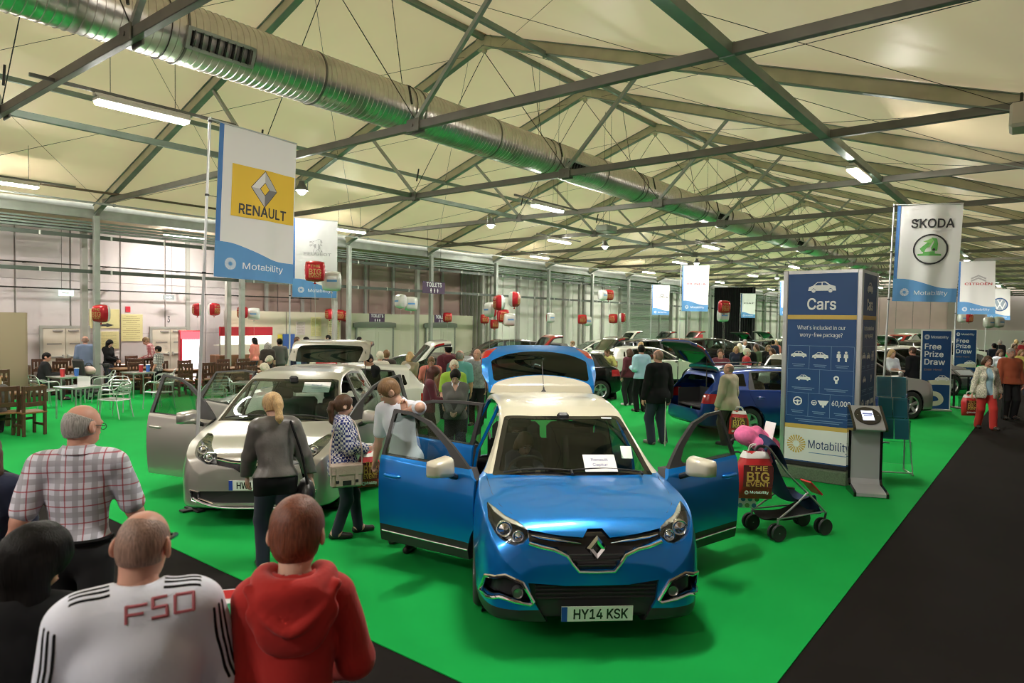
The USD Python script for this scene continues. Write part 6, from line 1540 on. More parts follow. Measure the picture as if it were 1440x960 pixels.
# ------------------------------------------------------------------ cafe furniture
ALC = M('cafe_aluminium', (.66, .68, .68), .25, .85); WD = M('chair_wood_dark', (.08, .033, .016), .45, noise=(9, .25), coat_weight=.2); WDT = M('table_wood', (.26, .12, .05), .4, noise=(6, .2), coat_weight=.3)
def alu_chair(label, o, rz):
    t = thing('aluminium_chair', label, 'chair', (*o, 0), rz, group='aluminium cafe chairs on the green carpet')
    for s in (-1, 1):
        obj('leg', tube(catmull([(.27, s*.25, 0), (.23, s*.25, .40), (.20, s*.25, .62), (.05, s*.265, .68), (-.20, s*.26, .66)], 5), .0125, 8), ALC, t, smooth=40)
        obj('leg', tube(catmull([(-.30, s*.23, 0), (-.22, s*.22, .42), (-.24, s*.21, .62), (-.30, s*.19, .80)], 5), .0125, 8), ALC, t, smooth=40)
    obj('seat', cat([box(.052, .46, .012, (.20-.068*i, 0, .445-.003*i), .004) for i in range(7)]), ALC, t)
    obj('seat_rim', tube(catmull([(.24, -.24, .44), (.26, 0, .445), (.24, .24, .44), (-.22, .22, .42), (-.24, 0, .42), (-.22, -.22, .42), (.24, -.24, .44)], 5), .011, 6), ALC, t)
    bk = obj('back_frame', tube(catmull([(-.29, -.19, .78), (-.32, -.15, .83), (-.34, 0, .845), (-.32, .15, .83), (-.29, .19, .78)], 5), .0125, 8), ALC, t)
    for z in (.60, .67, .74): obj('back_slat', box(.010, .40, .045, (-.262-.09*(z-.6)*2, 0, z), .004), ALC, bk)
    obj('armrest', tube(catmull([(-.29, -.2, .78), (-.2, -.27, .68), (.12, -.27, .665)], 5), .012, 6), ALC, t); obj('armrest', tube(catmull([(-.29, .2, .78), (-.2, .27, .68), (.12, .27, .665)], 5), .012, 6), ALC, t)
    return t
def alu_table(label, o, rz, s=.7):
    t = thing('aluminium_table', label, 'table', (*o, 0), rz, group=None)
    obj('tabletop', cat(box(s, s, .022, (0, 0, .725), .008), box(s-.06, s-.06, .03, (0, 0, .70))), ALC, t)
    for x in (-1, 1):
        for y in (-1, 1): obj('leg', cyl((x*(s/2-.05), y*(s/2-.05), 0), (x*(s/2-.05), y*(s/2-.05), .70), .02, 10), ALC, t, smooth=40)
    return t
ac0 = alu_chair('aluminium cafe chair with slatted back at the bare table nearest the viewer', (6.55, 17.0), 120)
AC = [((6.1, 20.1), 10, 'aluminium cafe chair left of the table with red and blue drinks, back turned'), ((7.55, 20.5), 170, 'aluminium cafe chair right of the table with red and blue drinks'), ((7.0, 18.1), 230, 'aluminium cafe chair behind the bare table nearest the viewer'), ((7.95, 17.9), 200, 'aluminium cafe chair between the bare table and the silver car door'), ((9.2, 20.4), 150, 'aluminium cafe chair behind the post under the plaid-shirted child'),
 ((8.0, 15.2), 60, 'aluminium cafe chair seen through the front window of the silver car door'), ((8.9, 16.5), 250, 'aluminium cafe chair seen beside the large banner pole'), ((10.0, 15.9), 20, 'aluminium cafe chair seen through the rear window of the silver car'), ((10.8, 16.4), 190, 'aluminium cafe chair farthest right seen through the silver car windows'), ((10.95, 8.75), 100, 'aluminium cafe chair beside the bald man in turquoise'), ((11.7, 9.3), 200, 'aluminium cafe chair half hidden behind the blue car tailgate')]
for o, r, l in AC: dup(ac0, (*o, 0), r, l)
at0 = alu_table('bare aluminium cafe table with a white card, nearest the viewer', (6.0, 17.6), 20)
AT = [((6.75, 20.6), 10, 'aluminium cafe table with red and blue drinks before the mobility scooter'), ((8.7, 20.9), 5, 'aluminium cafe table behind the posts with a red cup'), ((9.3, 15.9), 30, 'aluminium cafe table seen through the silver car front door'), ((12.2, 17.2), 15, 'aluminium cafe table beside the white-haired women')]
for o, r, l in AT: dup(at0, (*o, 0), r, l)
def wood_chair(label, o, rz, grp='dark wooden chairs of the cafe'):
    t = thing('wooden_chair', label, 'chair', (*o, 0), rz, group=grp)
    for s in (-1, 1):
        obj('leg', box(.05, .05, .44, (.19, s*.19, .22), .006), WD, t); obj('leg', box(.055, .05, .98, (-.20, s*.19, .49), .006), WD, t)
        obj('stretcher', box(.36, .03, .05, (0, s*.19, .20), .004), WD, t)
    obj('seat', box(.46, .46, .04, (0, 0, .455), .012), WDT, t)
    for z in (.93, .62): obj('back_rail', box(.035, .36, .09, (-.20, 0, z), .006), WD, t)
    for y in (-.1, 0, .1): obj('back_slat', box(.02, .055, .25, (-.20, y, .77), .004), WD, t)
    obj('stretcher', box(.03, .36, .05, (.19, 0, .30), .004), WD, t)
    return t
def wood_table(label, o, rz, w=1.2, d=.75, grp=None):
    t = thing('wooden_table', label, 'table', (*o, 0), rz, group=grp)
    obj('tabletop', box(w, d, .045, (0, 0, .735), .012), WDT, t); obj('apron', cat(box(w-.15, .03, .09, (0, d/2-.09, .67)), box(w-.15, .03, .09, (0, -d/2+.09, .67))), WD, t)
    for x in (-1, 1):
        for y in (-1, 1): obj('leg', box(.08, .08, .71, (x*(w/2-.09), y*(d/2-.09), .355), .01), WD, t)
    return t
wc0 = wood_chair('dark wooden slat-back chair at the left-edge table, nearest the viewer', (4.50, 15.75), 100, None)
wt0 = wood_table('dark wooden cafe table at the left edge of the picture', (4.1, 16.9), 10)
wcg = []
TBS = [((5.0, 21.4), 'beside the blond seated woman'), ((7.75, 24.1), 'in front of the left double door'), ((9.9, 24.35), 'below the yellow notice'), ((10.05, 20.9), 'behind the child in the checked shirt'), ((11.9, 20.6), 'left of the large banner pole'), ((10.9, 18.9), 'nearest the drinks fridge'), ((9.2, 22.4), 'behind the first pair of posts')]
for i, ((u, v), nm) in enumerate(TBS):
    dup(wt0, (u, v, 0), RNG.uniform(-8, 8), 'dark wooden cafe table ' + nm)
    for k, (dx, dy, rz) in enumerate(((-.32, -.60, 90), (.32, -.60, 90), (-.32, .60, -90), (.35, .60, -90))):
        dup(wc0, (u+dx+RNG.uniform(-.04, .04), v+dy+RNG.uniform(-.04, .04), 0), rz + RNG.uniform(-10, 10), 'dark wooden chair, %s side, table %s' % (('near left', 'near right', 'far left', 'far right')[k], nm), '')
dup(wc0, (4.15, 15.95, 0), 85, 'dark wooden slat-back chair cut by the left edge of the picture')
dup(wc0, (4.3, 17.75, 0), -80, 'dark wooden chair on the far side of the left-edge table')
RD = M('drink_red', (.50, .04, .05), .3); BD = M('drink_blue', (.05, .15, .50), .3); WC = M('cup_white', (.75, .75, .73), .4)
def cup(label, loc, mat, r=.04, h=.14, nm='drinks_cup'):
    t = thing(nm, label, 'cup', loc); obj('cup', lathe([(0, 0), (r*.8, 0), (r, h), (r*.92, h), (r*.74, .008), (0, .008)], 16), mat, t, smooth=40); obj('lid', lathe([(r*1.05, h), (r*1.05, h+.012), (r*.5, h+.02), (0, h+.02)], 16), WC, t)
for o, m_, l in (((6.62, 20.5, .737), RD, 'red paper cup on the cafe table before the scooter'), ((6.95, 20.5, .737), BD, 'blue paper cup on the cafe table before the scooter'), ((8.75, 20.85, .737), RD, 'red paper cup on the table behind the posts'), ((8.9, 20.75, .737), BD, 'blue paper cup on the table behind the posts'), ((9.3, 15.8, .737), RD, 'red paper cup on the table by the silver car'), ((9.45, 15.85, .737), BD, 'blue paper cup on the table by the silver car')): cup(l, o, m_, .06, .20)
t = thing('table_card', 'white folded card standing on the bare cafe table', 'card', (6.08, 17.5, .737), 60); obj('card', cat(mv(box(.004, .26, .22, (0, 0, .108)), ry=8), mv(box(.004, .26, .22, (0, 0, .108)), (.03, 0, 0), ry=-8)), M('paper_white', (.82, .82, .82), .7), t)
t = thing('table_card', 'white menu stand on the left-edge wooden table', 'card', (4.25, 16.75, .76), 60); obj('card', cat(mv(box(.004, .16, .24, (0, 0, .118)), ry=8), mv(box(.004, .16, .24, (0, 0, .118)), (.03, 0, 0), ry=-8)), M('paper_white', (.82, .82, .82), .7), t)
# mobility scooter beside the seated man
ms = thing('mobility_scooter', 'dark mobility scooter with pale bag behind the table of drinks', 'mobility scooter', (7.78, 21.45, 0), 12)
obj('deck', box(1.0, .5, .10, (0, 0, .18), .03), BLACKP, ms); obj('seat', cat(box(.45, .46, .10, (-.25, 0, .62), .04), mv(box(.1, .46, .5, (0, 0, .25), .04), (-.46, 0, .64), ry=-8), cyl((-.25, 0, .2), (-.25, 0, .6), .04, 10)), M('scooter_seat', (.02, .02, .02), .6), ms); obj('tiller', cat(cyl((.42, 0, .2), (.28, 0, .95), .03, 10), cyl((.28, -.28, .95), (.28, .28, .95), .018, 8), mv(box(.1, .2, .12, (0, 0, 0), .03), (.30, 0, .92))), BLACKP, ms)
for x in (-.36, .40):
    for s in (-1, 1):
        w_ = obj('wheel', mv(lathe([(.06, -.04), (.11, -.045), (.13, -.02), (.13, .02), (.11, .045), (.06, .04)], 24, 'y'), (x, s*.26, .13)), TYRE, ms, smooth=40); obj('hub', mv(lathe([(0, .03), (.07, .03), (.07, -.03), (0, -.03)], 16, 'y'), (x, s*.26, .13)), ALLOY, w_)
t = thing('holdall_bag', 'pale bag resting on the seat of the mobility scooter', 'bag', (7.56, 21.40, .672), 12); obj('bag', mv(trimesh.creation.icosphere(3, 1), (0, 0, .13), s=(.17, .2, .13)), M('bag_pale', (.6, .45, .4), .7), t, smooth=True); obj('handle', tube(catmull([(-.1, 0, .22), (-.05, 0, .33), (.05, 0, .33), (.1, 0, .22)], 5), .01, 6), BLACKP, t)
# ------------------------------------------------------------------ pushchair
NV = M('stroller_navy', (.012, .03, .095), .85, bump=(60, .2)); SF = M('stroller_frame', (.42, .43, .45), .3, .8); PINK = M('coat_pink', (.78, .16, .36), .8, noise=(12, .3))
st = thing('pushchair', 'folding navy pushchair with double black wheels beside the open blue car door', 'pushchair', (8.02, 2.30, 0), -33)
WB = M('stroller_wheel', (.02, .02, .022), .6)
for x, y in ((-.34, .22), (-.34, -.22), (.34, .17), (.34, -.17)):
    for d in (-.035, .035):
        w_ = obj('wheel', mv(lathe([(.0, -.012), (.075, -.012), (.088, -.016), (.094, 0), (.088, .016), (.075, .012), (0, .012)], 24, 'y'), (x, y+d, .094)), WB, st, smooth=40)
    obj('fork', cat(cyl((x, y, .094), (x+(.04 if x > 0 else .02), y, .25), .012, 8), cyl((x, y-.05, .094), (x, y+.05, .094), .008, 6)), SF if x < 0 else WB, st)
for s in (-1, 1):
    obj('frame_tube', tube(catmull([(.38, s*.17, .24), (.16, s*.18, .44), (-.20, s*.2, .74), (-.46, s*.22, 1.02), (-.56, s*.22, 1.06)], 5), .012, 8), SF, st, smooth=40)
    obj('frame_tube', tube(catmull([(-.34, s*.22, .22), (-.10, s*.2, .36), (.10, s*.19, .50)], 5), .011, 8), SF, st, smooth=40)
    obj('frame_tube', cyl((-.34, s*.22, .24), (.36, s*.17, .26), .010, 8), SF, st)
    obj('grip', tube(catmull([(-.53, s*.22, 1.05), (-.60, s*.22, 1.06), (-.66, s*.22, 1.02)], 4), .018, 8), BLACKP, st, smooth=40)
def slab(P, w, th, mat, nm, parent, sag=.04):
    P = catmull(P, 6); n = 9; V, F = [], []
    for sgn in (0, 1):
        for p in P:
            for j in range(n):
                y = -w/2+w*j/(n-1); V.append([p[0], y, p[1] - sag*(1-(2*y/w)**2) - th*sgn])
    m_ = len(P)
    for s in (0, 1):
        for i in range(m_-1):
            for j in range(n-1):
                a = s*m_*n+i*n+j; f = [[a, a+n, a+n+1], [a, a+n+1, a+1]]; F += f if s else [q[::-1] for q in f]
    return obj(nm, TM(V, F), mat, parent, smooth=True)
slab([(-.40, .98), (-.28, .74), (-.10, .46), (.06, .43), (.20, .46), (.24, .38), (.30, .26)], .36, .018, NV, 'seat_fabric', st)
slab([(-.50, 1.00), (-.44, 1.07), (-.34, 1.04), (-.25, .90), (-.20, .78)], .42, .012, NV, 'hood', st, -.08)
slab([(-.36, .24), (0, .22), (.26, .30)], .34, .012, M('stroller_basket', (.03, .03, .035), .8), 'basket', st, .05)
obj('strap', tube(catmull([(-.18, .1, .60), (-.05, .06, .52), (.08, 0, .50)], 5), .012, 6), BLACKP, st)
c = thing('child_coat', 'bright pink padded coat heaped over the pushchair handles', 'coat', (7.74, 2.56, 1.04), -20, scale=(1.35, 1.35, 1.35))
pk = m3.Manifold()
F = Field((-.28, -.22, -.18), (.28, .22, .2), .014)
for a, b, r in (((-.16, 0, .06), (.0, .04, .05), .075), ((0, .04, .05), (.14, -.02, -.04), .085), ((-.1, -.08, .0), (-.02, -.12, -.12), .055), ((.10, .08, -.02), (.16, .06, -.14), .06), ((-.18, .05, .08), (-.08, .1, .1), .05)): F.add(('c', a, b, r, r*.85), .04)
obj('padding', crumple(F.mesh(), .016, 14, 4), PINK, c, smooth=True); obj('cuff', mv(lathe([(.05, -.02), (.058, 0), (.05, .02), (.03, .02)], 14), (.16, .06, -.16)), M('cuff_white', (.7, .6, .62), .8), c)
def carrier(label, loc, rz, w=.34, h=.46, ev=True, mat=None, nm='carrier_bag'):
    t = thing(nm, label, 'carrier bag', loc, rz)
    V, F = [], []; n, q = 18, 22
    for i in range(q+1):
        z = -h*i/q; t_ = i/q
        ww = w*(.62+.38*min(1, t_*3)); dd = .03 + .085*math.sin(PI*min(1, t_*1.05))**.7
        for j in range(n):
            a = 2*PI*j/n; V.append([dd*math.sin(a) + .012*math.sin(3*a+5*t_), ww/2*math.copysign(abs(math.cos(a))**.6, math.cos(a)), z])
    for i in range(q):
        for j in range(n):
            a, b = i*n+j, i*n+(j+1) % n; F += [[a, a+n, b+n], [a, b+n, b]]
    V.append([0, 0, -h]); k = len(V)-1
    F += [[k, q*n+(j+1) % n, q*n+j] for j in range(n)]
    b = obj('bag', crumple(TM(V, F), .010, 12, 3), mat or FOILRB, t, smooth=True)
    obj('white_top', mv(TM(np.array(V)[:n*4]*[1.06, 1.03, 1], [f for f in F if max(f) < n*4]), (0, 0, .004)), M('bag_white', (.72, .70, .68), .5), b, smooth=True)
    obj('handle', cat(tube(catmull([(.01, -.08, -.01), (0, -.05, .07), (0, .05, .07), (.01, .08, -.01)], 5), .007, 6), tube(catmull([(-.01, -.08, -.01), (0, -.03, .06), (0, .03, .06), (-.01, .08, -.01)], 5), .007, 6)), M('bag_white', (.72, .70, .68), .5), b)
    if ev:
        xf = .128
        obj('print_panel', put(box(w*.78, h*.46, .002), (xf+.004, 0, -h*.48), (0, 1, 0), (0, 0, 1)), M('bag_print_dark', (.10, .02, .02), .5), b)
        for i, (wd, hh) in enumerate((('THE', .05), ('BIG', .10), ('EVENT', .045))): obj('lettering', text(wd, hh, (xf+.006, 0, -h*(.36, .585, .69)[i]), (0, 1, 0), (0, 0, 1), .002, True, width=w*(.5, .6, .62)[i]), M('bag_gold', (.62, .42, .10), .5), b)
        obj('lettering', text('Motability', .028, (xf+.004, w*.04, -h*.84), (0, 1, 0), (0, 0, 1), .002, True, width=w*.5), INKW, b)
        obj('sunburst_logo', sunburst((xf+.004, -w*.3, -h*.825), (0, 1, 0), (0, 0, 1), .022, INKW, .002), INKW, b)
    return t
FOILRB = M('bag_red', (.55, .025, .03), .35, coat_weight=.3)
carrier('red carrier bag with gold lettering hanging from the pushchair handle', (7.50, 2.52, .98), 215, .40, .52)
t = thing('spotted_bag', 'white bag with blue and green spots hanging behind the red carrier', 'bag', (7.50, 2.72, .70), 215)
V = box(.10, .44, .38, (0, 0, -.19), .04); sb_ = obj('bag', V, M('bag_white2', (.68, .70, .72), .6), t)
DOT = [M('dot_blue', (.03, .14, .32), .6), M('dot_teal', (.05, .30, .32), .6), M('dot_green', (.12, .24, .10), .6)]
for i in range(5):
    for j in range(6): obj('spot', put(mv(lathe([(0, 0), (.026, 0), (.026, .003), (0, .003)], 12), (0, 0, 0)), (.05, -.18+.075*j+(.03 if i % 2 else 0)-.01, -.06-.07*i), (0, 1, 0), (0, 0, 1)), DOT[(i+j) % 3], sb_)
obj('handle', tube(catmull([(0, -.1, 0), (0, -.06, .22), (0, .06, .22), (0, .1, 0)], 5), .01, 6), BLACKP, sb_)
t = thing('folded_leaflet', 'white leaflet sticking up from the pushchair hood', 'leaflet', (7.80, 2.50, 1.02), -33); obj('paper', mv(box(.004, .17, .26, (0, 0, .13), 0), ry=14), M('paper_white', (.82, .82, .82), .7), t)
t = thing('picture_book', 'red-covered book lying at the foot of the pushchair seat', 'book', (8.30, 2.13, .50), -33); obj('cover', mv(box(.24, .17, .022, (0, 0, 0), .003), ry=42), FOILRB, t); obj('pages', mv(box(.235, .165, .014, (.004, 0, 0)), ry=42), M('paper_white', (.82, .82, .82), .7), t)
# lectern display stands
def lectern(label, o, rz):
    t = thing('display_lectern', label, 'lectern', (*o, 0), rz); AG = PANE('smoked_acrylic', (.55, .62, .62))
    obj('base', box(.5, .6, .03, (0, 0, .015), .01), M('lectern_base', (.10, .06, .05), .4), t); obj('leg', cat(box(.05, .05, .95, (-.16, .2, .5), .01), box(.05, .05, .95, (-.16, -.2, .5), .01)), BLACKP, t); obj('front_pane', box(.012, .44, .85, (.10, 0, .46)), AG, t); obj('top', mv(box(.45, .56, .035, (0, 0, 0), .01), (0, 0, 1.03), ry=24), BLACKP, t); obj('sheet', mv(box(.3, .42, .004, (0, 0, .02)), (0, 0, 1.03), ry=24), M('lectern_sheet', (.30, .34, .38), .3), t)
lectern('dark lectern with smoked panel right of the near prize draw banner', (23.8, 1.95), 215)
# bicycles in the racks far off, stood up high
# ------------------------------------------------------------------ people
H_BR = hairmat('hair_brown', (.075, .035, .018)); H_DK = hairmat('hair_dark', (.005, .004, .0035), .5, .15); H_BL = hairmat('hair_blond', (.50, .33, .15)); H_GY = hairmat('hair_grey', (.34, .32, .30)); H_WH = hairmat('hair_white', (.66, .60, .48)); H_RB = hairmat('hair_auburn', (.16, .045, .02)); H_LB = hairmat('hair_light_brown', (.20, .11, .05)); H_STUB = hairmat('hair_stubble', (.27, .165, .125)); H_RED = hairmat('hair_dark_red', (.07, .015, .012))
WHT = cloth('cotton_white', (.74, .77, .88)); LBLUE = cloth('cotton_pale_blue', (.36, .55, .68)); BLK = M('cloth_black', (.007, .007, .008), .9, specular_ior_level=.25, bump=(60, .15)); CHAR = M('cloth_charcoal', (.017, .017, .019), .9, specular_ior_level=.25, bump=(60, .15)); JEAN = cloth('denim_navy', (.016, .022, .045)); NAVYC = cloth('cloth_navy', (.010, .016, .045)); REDH = cloth('fleece_red', (.42, .012, .008), noise=(5, .12)); BEI = cloth('cloth_beige', (.40, .34, .24)); TEALC = cloth('polo_turquoise', (.14, .42, .42)); LIME = cloth('shirt_lime', (.32, .50, .05)); GREYS = cloth('sweater_grey', (.10, .095, .09)); MAR = cloth('cloth_maroon', (.10, .012, .025)); SALM = cloth('shirt_salmon', (.66, .20, .16)); ORNG = cloth('sweater_rust', (.36, .075, .03)); REDT = cloth('trousers_red', (.50, .025, .02)); CREAMC = cloth('blouse_cream', (.62, .58, .50)); BROWNT = cloth('trousers_brown', (.04, .03, .025)); GRN = cloth('fleece_green', (.06, .10, .05)); DSHIRT = cloth('shirt_slate_blue', (.15, .19, .30)); SHIRTR = cloth('shirt_dusty_red', (.45, .10, .09), noise=(30, .5)); LEATH = M('leather_grey', (.115, .108, .10), .36, bump=(30, .25), noise=(6, .25)); SHOE = M('shoe_black', (.02, .018, .017), .4); SHOEG = M('shoe_grey', (.20, .19, .17), .6); WHS = M('shoe_white', (.6, .6, .58), .6)
def checks(name, base, bands):
    """woven check: stripes at right angles in the wearer's own space. bands: (axis, period, width, colour)"""
    nd = {'tc': ('texture_coordinate', {}), 's': ('separate_xyz', {}), 'base': ('color', {'value': base}), 'p': ('principled_bsdf', {'roughness': .85})}
    lk = [('tc.object', 's.vector')]; prev = 'base.color'
    for i, (ax, per, wd, col, off) in enumerate(bands):
        nd[f'd{i}'] = ('math', {'math_type': 'divide', 'value2': per}); nd[f'o{i}'] = ('math', {'math_type': 'add', 'value2': off}); nd[f'f{i}'] = ('math', {'math_type': 'fraction'}); nd[f'l{i}'] = ('math', {'math_type': 'less_than', 'value2': wd/per}); nd[f'a{i}'] = ('math', {'math_type': 'multiply', 'value2': .8}); nd[f'm{i}'] = ('mix', {'color2': col})
        lk += [(f's.{ax}', f'd{i}.value1'), (f'd{i}.value', f'o{i}.value1'), (f'o{i}.value', f'f{i}.value1'), (f'f{i}.value', f'l{i}.value1'), (f'l{i}.value', f'a{i}.value1'), (f'a{i}.value', f'm{i}.fac'), (prev, f'm{i}.color1')]
        prev = f'm{i}.color'
    lk.append((prev, 'p.base_color'))
    return MN(name, nd, lk, 'p.BSDF')
PLAID = checks('plaid_shirt', (.66, .66, .74), [('y', .095, .03, (.34, .33, .38), 10.3), ('z', .10, .032, (.36, .35, .40), 10.0), ('y', .095, .007, (.36, .03, .05), 10.62), ('z', .10, .007, (.36, .03, .05), 10.4)])
CHECKS = checks('checked_shirt', (.55, .55, .52), [('y', .05, .02, (.08, .09, .10), 10.0), ('z', .05, .02, (.08, .09, .10), 10.0)])
GEO = MN('geometric_knit', {'tc': ('texture_coordinate', {}), 'mp': ('mapping', {'scale': (16, 16, 16), 'rotation': (0, 0, .6)}), 'ck': ('checker_texture', {'scale': 2.6, 'color1': (.62, .62, .64), 'color2': (.015, .03, .17)}), 'n': ('noise_texture', {'scale': 2.2}), 'mx': ('mix_vector', {'fac': .10}), 'p': ('principled_bsdf', {'roughness': .9})},
   [('tc.object', 'mp.vector'), ('mp.vector', 'mx.a'), ('n.color', 'mx.b'), ('mp.vector', 'n.vector'), ('mx.result', 'ck.vector'), ('ck.color', 'p.base_color')], 'p.BSDF')
FLOR = cloth('cardigan_speckled', (.50, .46, .38), noise=(45, .5))
def tops(m, sl=1.95, **k): return dict(k='top', mat=m, sleeve=sl, **k)
def wear(top, tr=JEAN, sh=SHOE, loose=.008, extra=(), **k):
    return [tops(top, **k) if not isinstance(top, dict) else top, dict(k='trousers', mat=tr, loose=loose), dict(k='shoes', mat=sh)] + list(extra)
PALE = (.60, .36, .27); RUD = (.56, .28, .20); TAN = (.50, .29, .19)
short = lambda m, t=.0065, **k: dict(mat=m, s='short', t=t, **k)
# ---- nearest four, backs to the viewer
man1, J = person('person', 'balding man in a red and grey checked short-sleeved shirt walking along the carpet edge', (1.53, 4.50), 55, 1.84, 'm', .93, RUD, .010, dict(head=(-34, 8, 0), fl=(.10, .06, 0), fr=(-.12, -.06, .0), hr=(.10, -.20, .47), hl=(-.05, .19, .47), lean=3), wear(PLAID, CHAR, sl=.82, collar=True, loose=.007, hem=.045, crumple=.010, name='checked_shirt', hemflare=.014), dict(mat=H_GY, s='fringe', t=.004, top=.092), glasses=True, seed=1)
obj('belt', tube([J['at'](.070*math.cos(a), .096*math.sin(a), .045) for a in np.linspace(0, 2*PI, 40)[:-1]], .015, 6, closed=True), BLK, man1)
man2, J = person('person', 'bald man in a white top with black shoulder stripes, nearest the viewer', (.96, 2.32), 66, 1.72, 'm', 1.14, RUD, .008, dict(head=(-20, 14, 4), lean=6, hl=(.20, .12, .60), hr=(.20, -.14, .60)), wear(WHT, CHAR, sl=1.9, crumple=.007, name='sports_top', t=.016, neck=.325), dict(mat=H_STUB, s='fringe', t=.0008, top=.135, rough=.0005), seed=2)
# sunglasses pushed up at the right temple, shoulder stripes, printed letters
hd = J['hd']; ac = J['ac']; U = J['U']
obj('sunglasses', cat(tube([hd(.052, -.03, .085), hd(.02, -.0515, .085), hd(-.012, -.0525, .075)], [.010, .009, .004], 8), tube([hd(.045, -.025, .09), hd(.0655, 0, .095), hd(.045, .025, .09)], [.012, .006, .012], 8), tube([hd(.045, .03, .085), hd(.02, .0515, .085), hd(-.012, .0525, .075)], [.008, .006, .004], 8)), GLOSSB, man2, smooth=True)
# garment-hugging prints: cast onto the top's own mesh
def garment_of(t, nm):
    for ch in t.GetChildren():
        if ch.GetName() == nm:
            m = UsdGeom.Mesh(ch); return TM(np.array(m.GetPointsAttr().Get()), np.array(m.GetFaceVertexIndicesAttr().Get()).reshape(-1, 3))
def project(m, pts, dirv, off=.003):
    """lay points on the mesh along dirv"""
    pts = np.asarray(pts, float); d = np.asarray(dirv, float); d /= np.linalg.norm(d)
    l, ri, _ = m.ray.intersects_location(pts - d*1.0, np.tile(d, (len(pts), 1)), multiple_hits=False)
    out = pts.copy(); out[ri] = l - d*off
    return out
gm = garment_of(man2, 'sports_top')
Rc = J['Rc']; bx, by, bz = Rc[:, 0], Rc[:, 1], Rc[:, 2]
def back_line(P2, r, mat, nm, parent):
    """stroke on the back: P2 in (right, up) metres about the upper back"""
    c = ac(-.3, 0, .245)
    P = [c - by*x + bz*z for x, z in catmull(P2, 6)]
    q = project(gm, np.array(P), bx, -.0025)
    obj(nm, tube(q, r, 6), mat, parent)
LET = M('print_plum', (.10, .03, .06), .6); LETO = M('print_rose', (.40, .10, .12), .6)
sg_ = [[(-.105, -.05), (-.105, .0), (-.045, .0)], [(-.105, -.024), (-.055, -.024)], [(.012, .012), (-.03, .012), (-.03, -.015), (.010, -.015), (.012, -.045), (-.035, -.045)], [(.035, .010), (.035, -.042), (.09, -.042), (.09, .010), (.035, .010)]]
for P2 in sg_:
    P2 = [np.array(a)*(1-t)+np.array(b)*t for a, b in zip(P2[:-1], P2[1:]) for t in np.linspace(0, .98, 5)]
    back_line([(x*1.0+.075, z+.115) for x, z in P2], .0062, LETO, 'back_lettering', man2); back_line([(x*1.0+.075, z+.115) for x, z in P2], .0042, LET, 'back_lettering', man2)
for sd in (1, -1):
    n = 'l' if sd > 0 else 'r'
    S, E, W_ = J['sh'+n], J['el'+n], J['wr'+n]
    nk = ac(-.012, sd*.045, .315)
    for k, off in enumerate((-.022, 0, .022)):
        base = [nk*(1-t) + (S + np.array([0, 0, .02]))*t for t in np.linspace(.05, 1, 8)] + [S*(1-t) + E*t for t in np.linspace(.12, 1, 12)]
        base = [p - bx*(.035-off) + (bz*.06)*(1 if i < 8 else .0) for i, p in enumerate(base)]
        pr = []
        for i, p in enumerate(base):
            d = -bz*.9 - by*sd*.2 + bx*.25 if i < 8 else -by*sd*.85 + bx*.6 - bz*max(0, .6-.15*(i-8))
            l, ri, _ = gm.ray.intersects_location([p - d/np.linalg.norm(d)*.4], [d], multiple_hits=False)
            if len(l): pr.append(l[0] + d/np.linalg.norm(d)*.003)
        if len(pr) > 3: obj('shoulder_stripe', tube(np.array(pr), .0062, 6), BLK, man2)
person('person', 'woman with long dark hair in black at the lower left corner', (.80, 2.90), 50, 1.57, 'f', .92, TAN, .010, dict(head=(-40, 14, 0), lean=5, hl=(.18, .08, .62), hr=(.16, -.10, .60)), wear(BLK, CHAR, extra=(), neck=.33), dict(mat=H_DK, s='long', len=.20, t=.026, tip=.03, rough=.006), seed=3)
boy, J = person('person', 'boy with short reddish-brown hair in a red hooded top, back turned', (1.40, 2.10), 52, 1.69, 'm', .80, PALE, .008, dict(head=(-8, 16, 0), hl=(.16, .05, .58), hr=(.17, -.09, .57), pr=(-.5, -.5, -.6), lean=5, sw=.088, hs=1.09), wear(REDH, JEAN, hood=True, neck=.33, crumple=.011, fr=7, t=.014, name='hooded_top', loose=.012), dict(mat=H_RB, s='short', t=.009, nape=.004, rough=.003), seed=4)
W_ = (J['wrl']+J['wrr'])/2
t = thing('event_leaflet', 'green and white leaflet held in front of the boy in red', 'leaflet', (1.40+.14, 2.10+.46, 1.12), 52, rx=0, ry=-35)
pp_ = obj('paper', box(.30, .42, .004, (0, .05, 0)), M('paper_white', (.82, .82, .82), .7), t); obj('green_print', cat(box(.10, .38, .002, (-.05, .05, .003)), box(.06, .38, .002, (.05, .05, .003))), M('leaflet_green', (.02, .28, .12), .6), pp_); obj('red_print', box(.04, .40, .002, (.125, .05, .003)), M('bag_red', (.5, .02, .02), .5), pp_)
nv, J = person('person', 'person in navy at the left edge, only a bare arm and shoulder showing', (1.18, 4.95), 50, 1.66, 'f', 1.05, RUD, .012, dict(hr=(.08, -.17, .50), pr=(-.8, -.3, -.2)), wear(NAVYC, JEAN, sl=.75), dict(mat=H_BR, s='bob', len=.06), seed=5)
t = thing('paper_bag', 'white paper bag held at the left edge beside the bare arm', 'bag', (1.42, 4.78, .42), 40); obj('bag', box(.12, .30, .38, (0, 0, .19), .02), M('bag_white2', (.68, .70, .72), .6), t); obj('handle', tube(catmull([(0, -.06, .38), (0, -.03, .46), (0, .03, .46), (0, .06, .38)], 5), .006, 6), BLACKP, t)
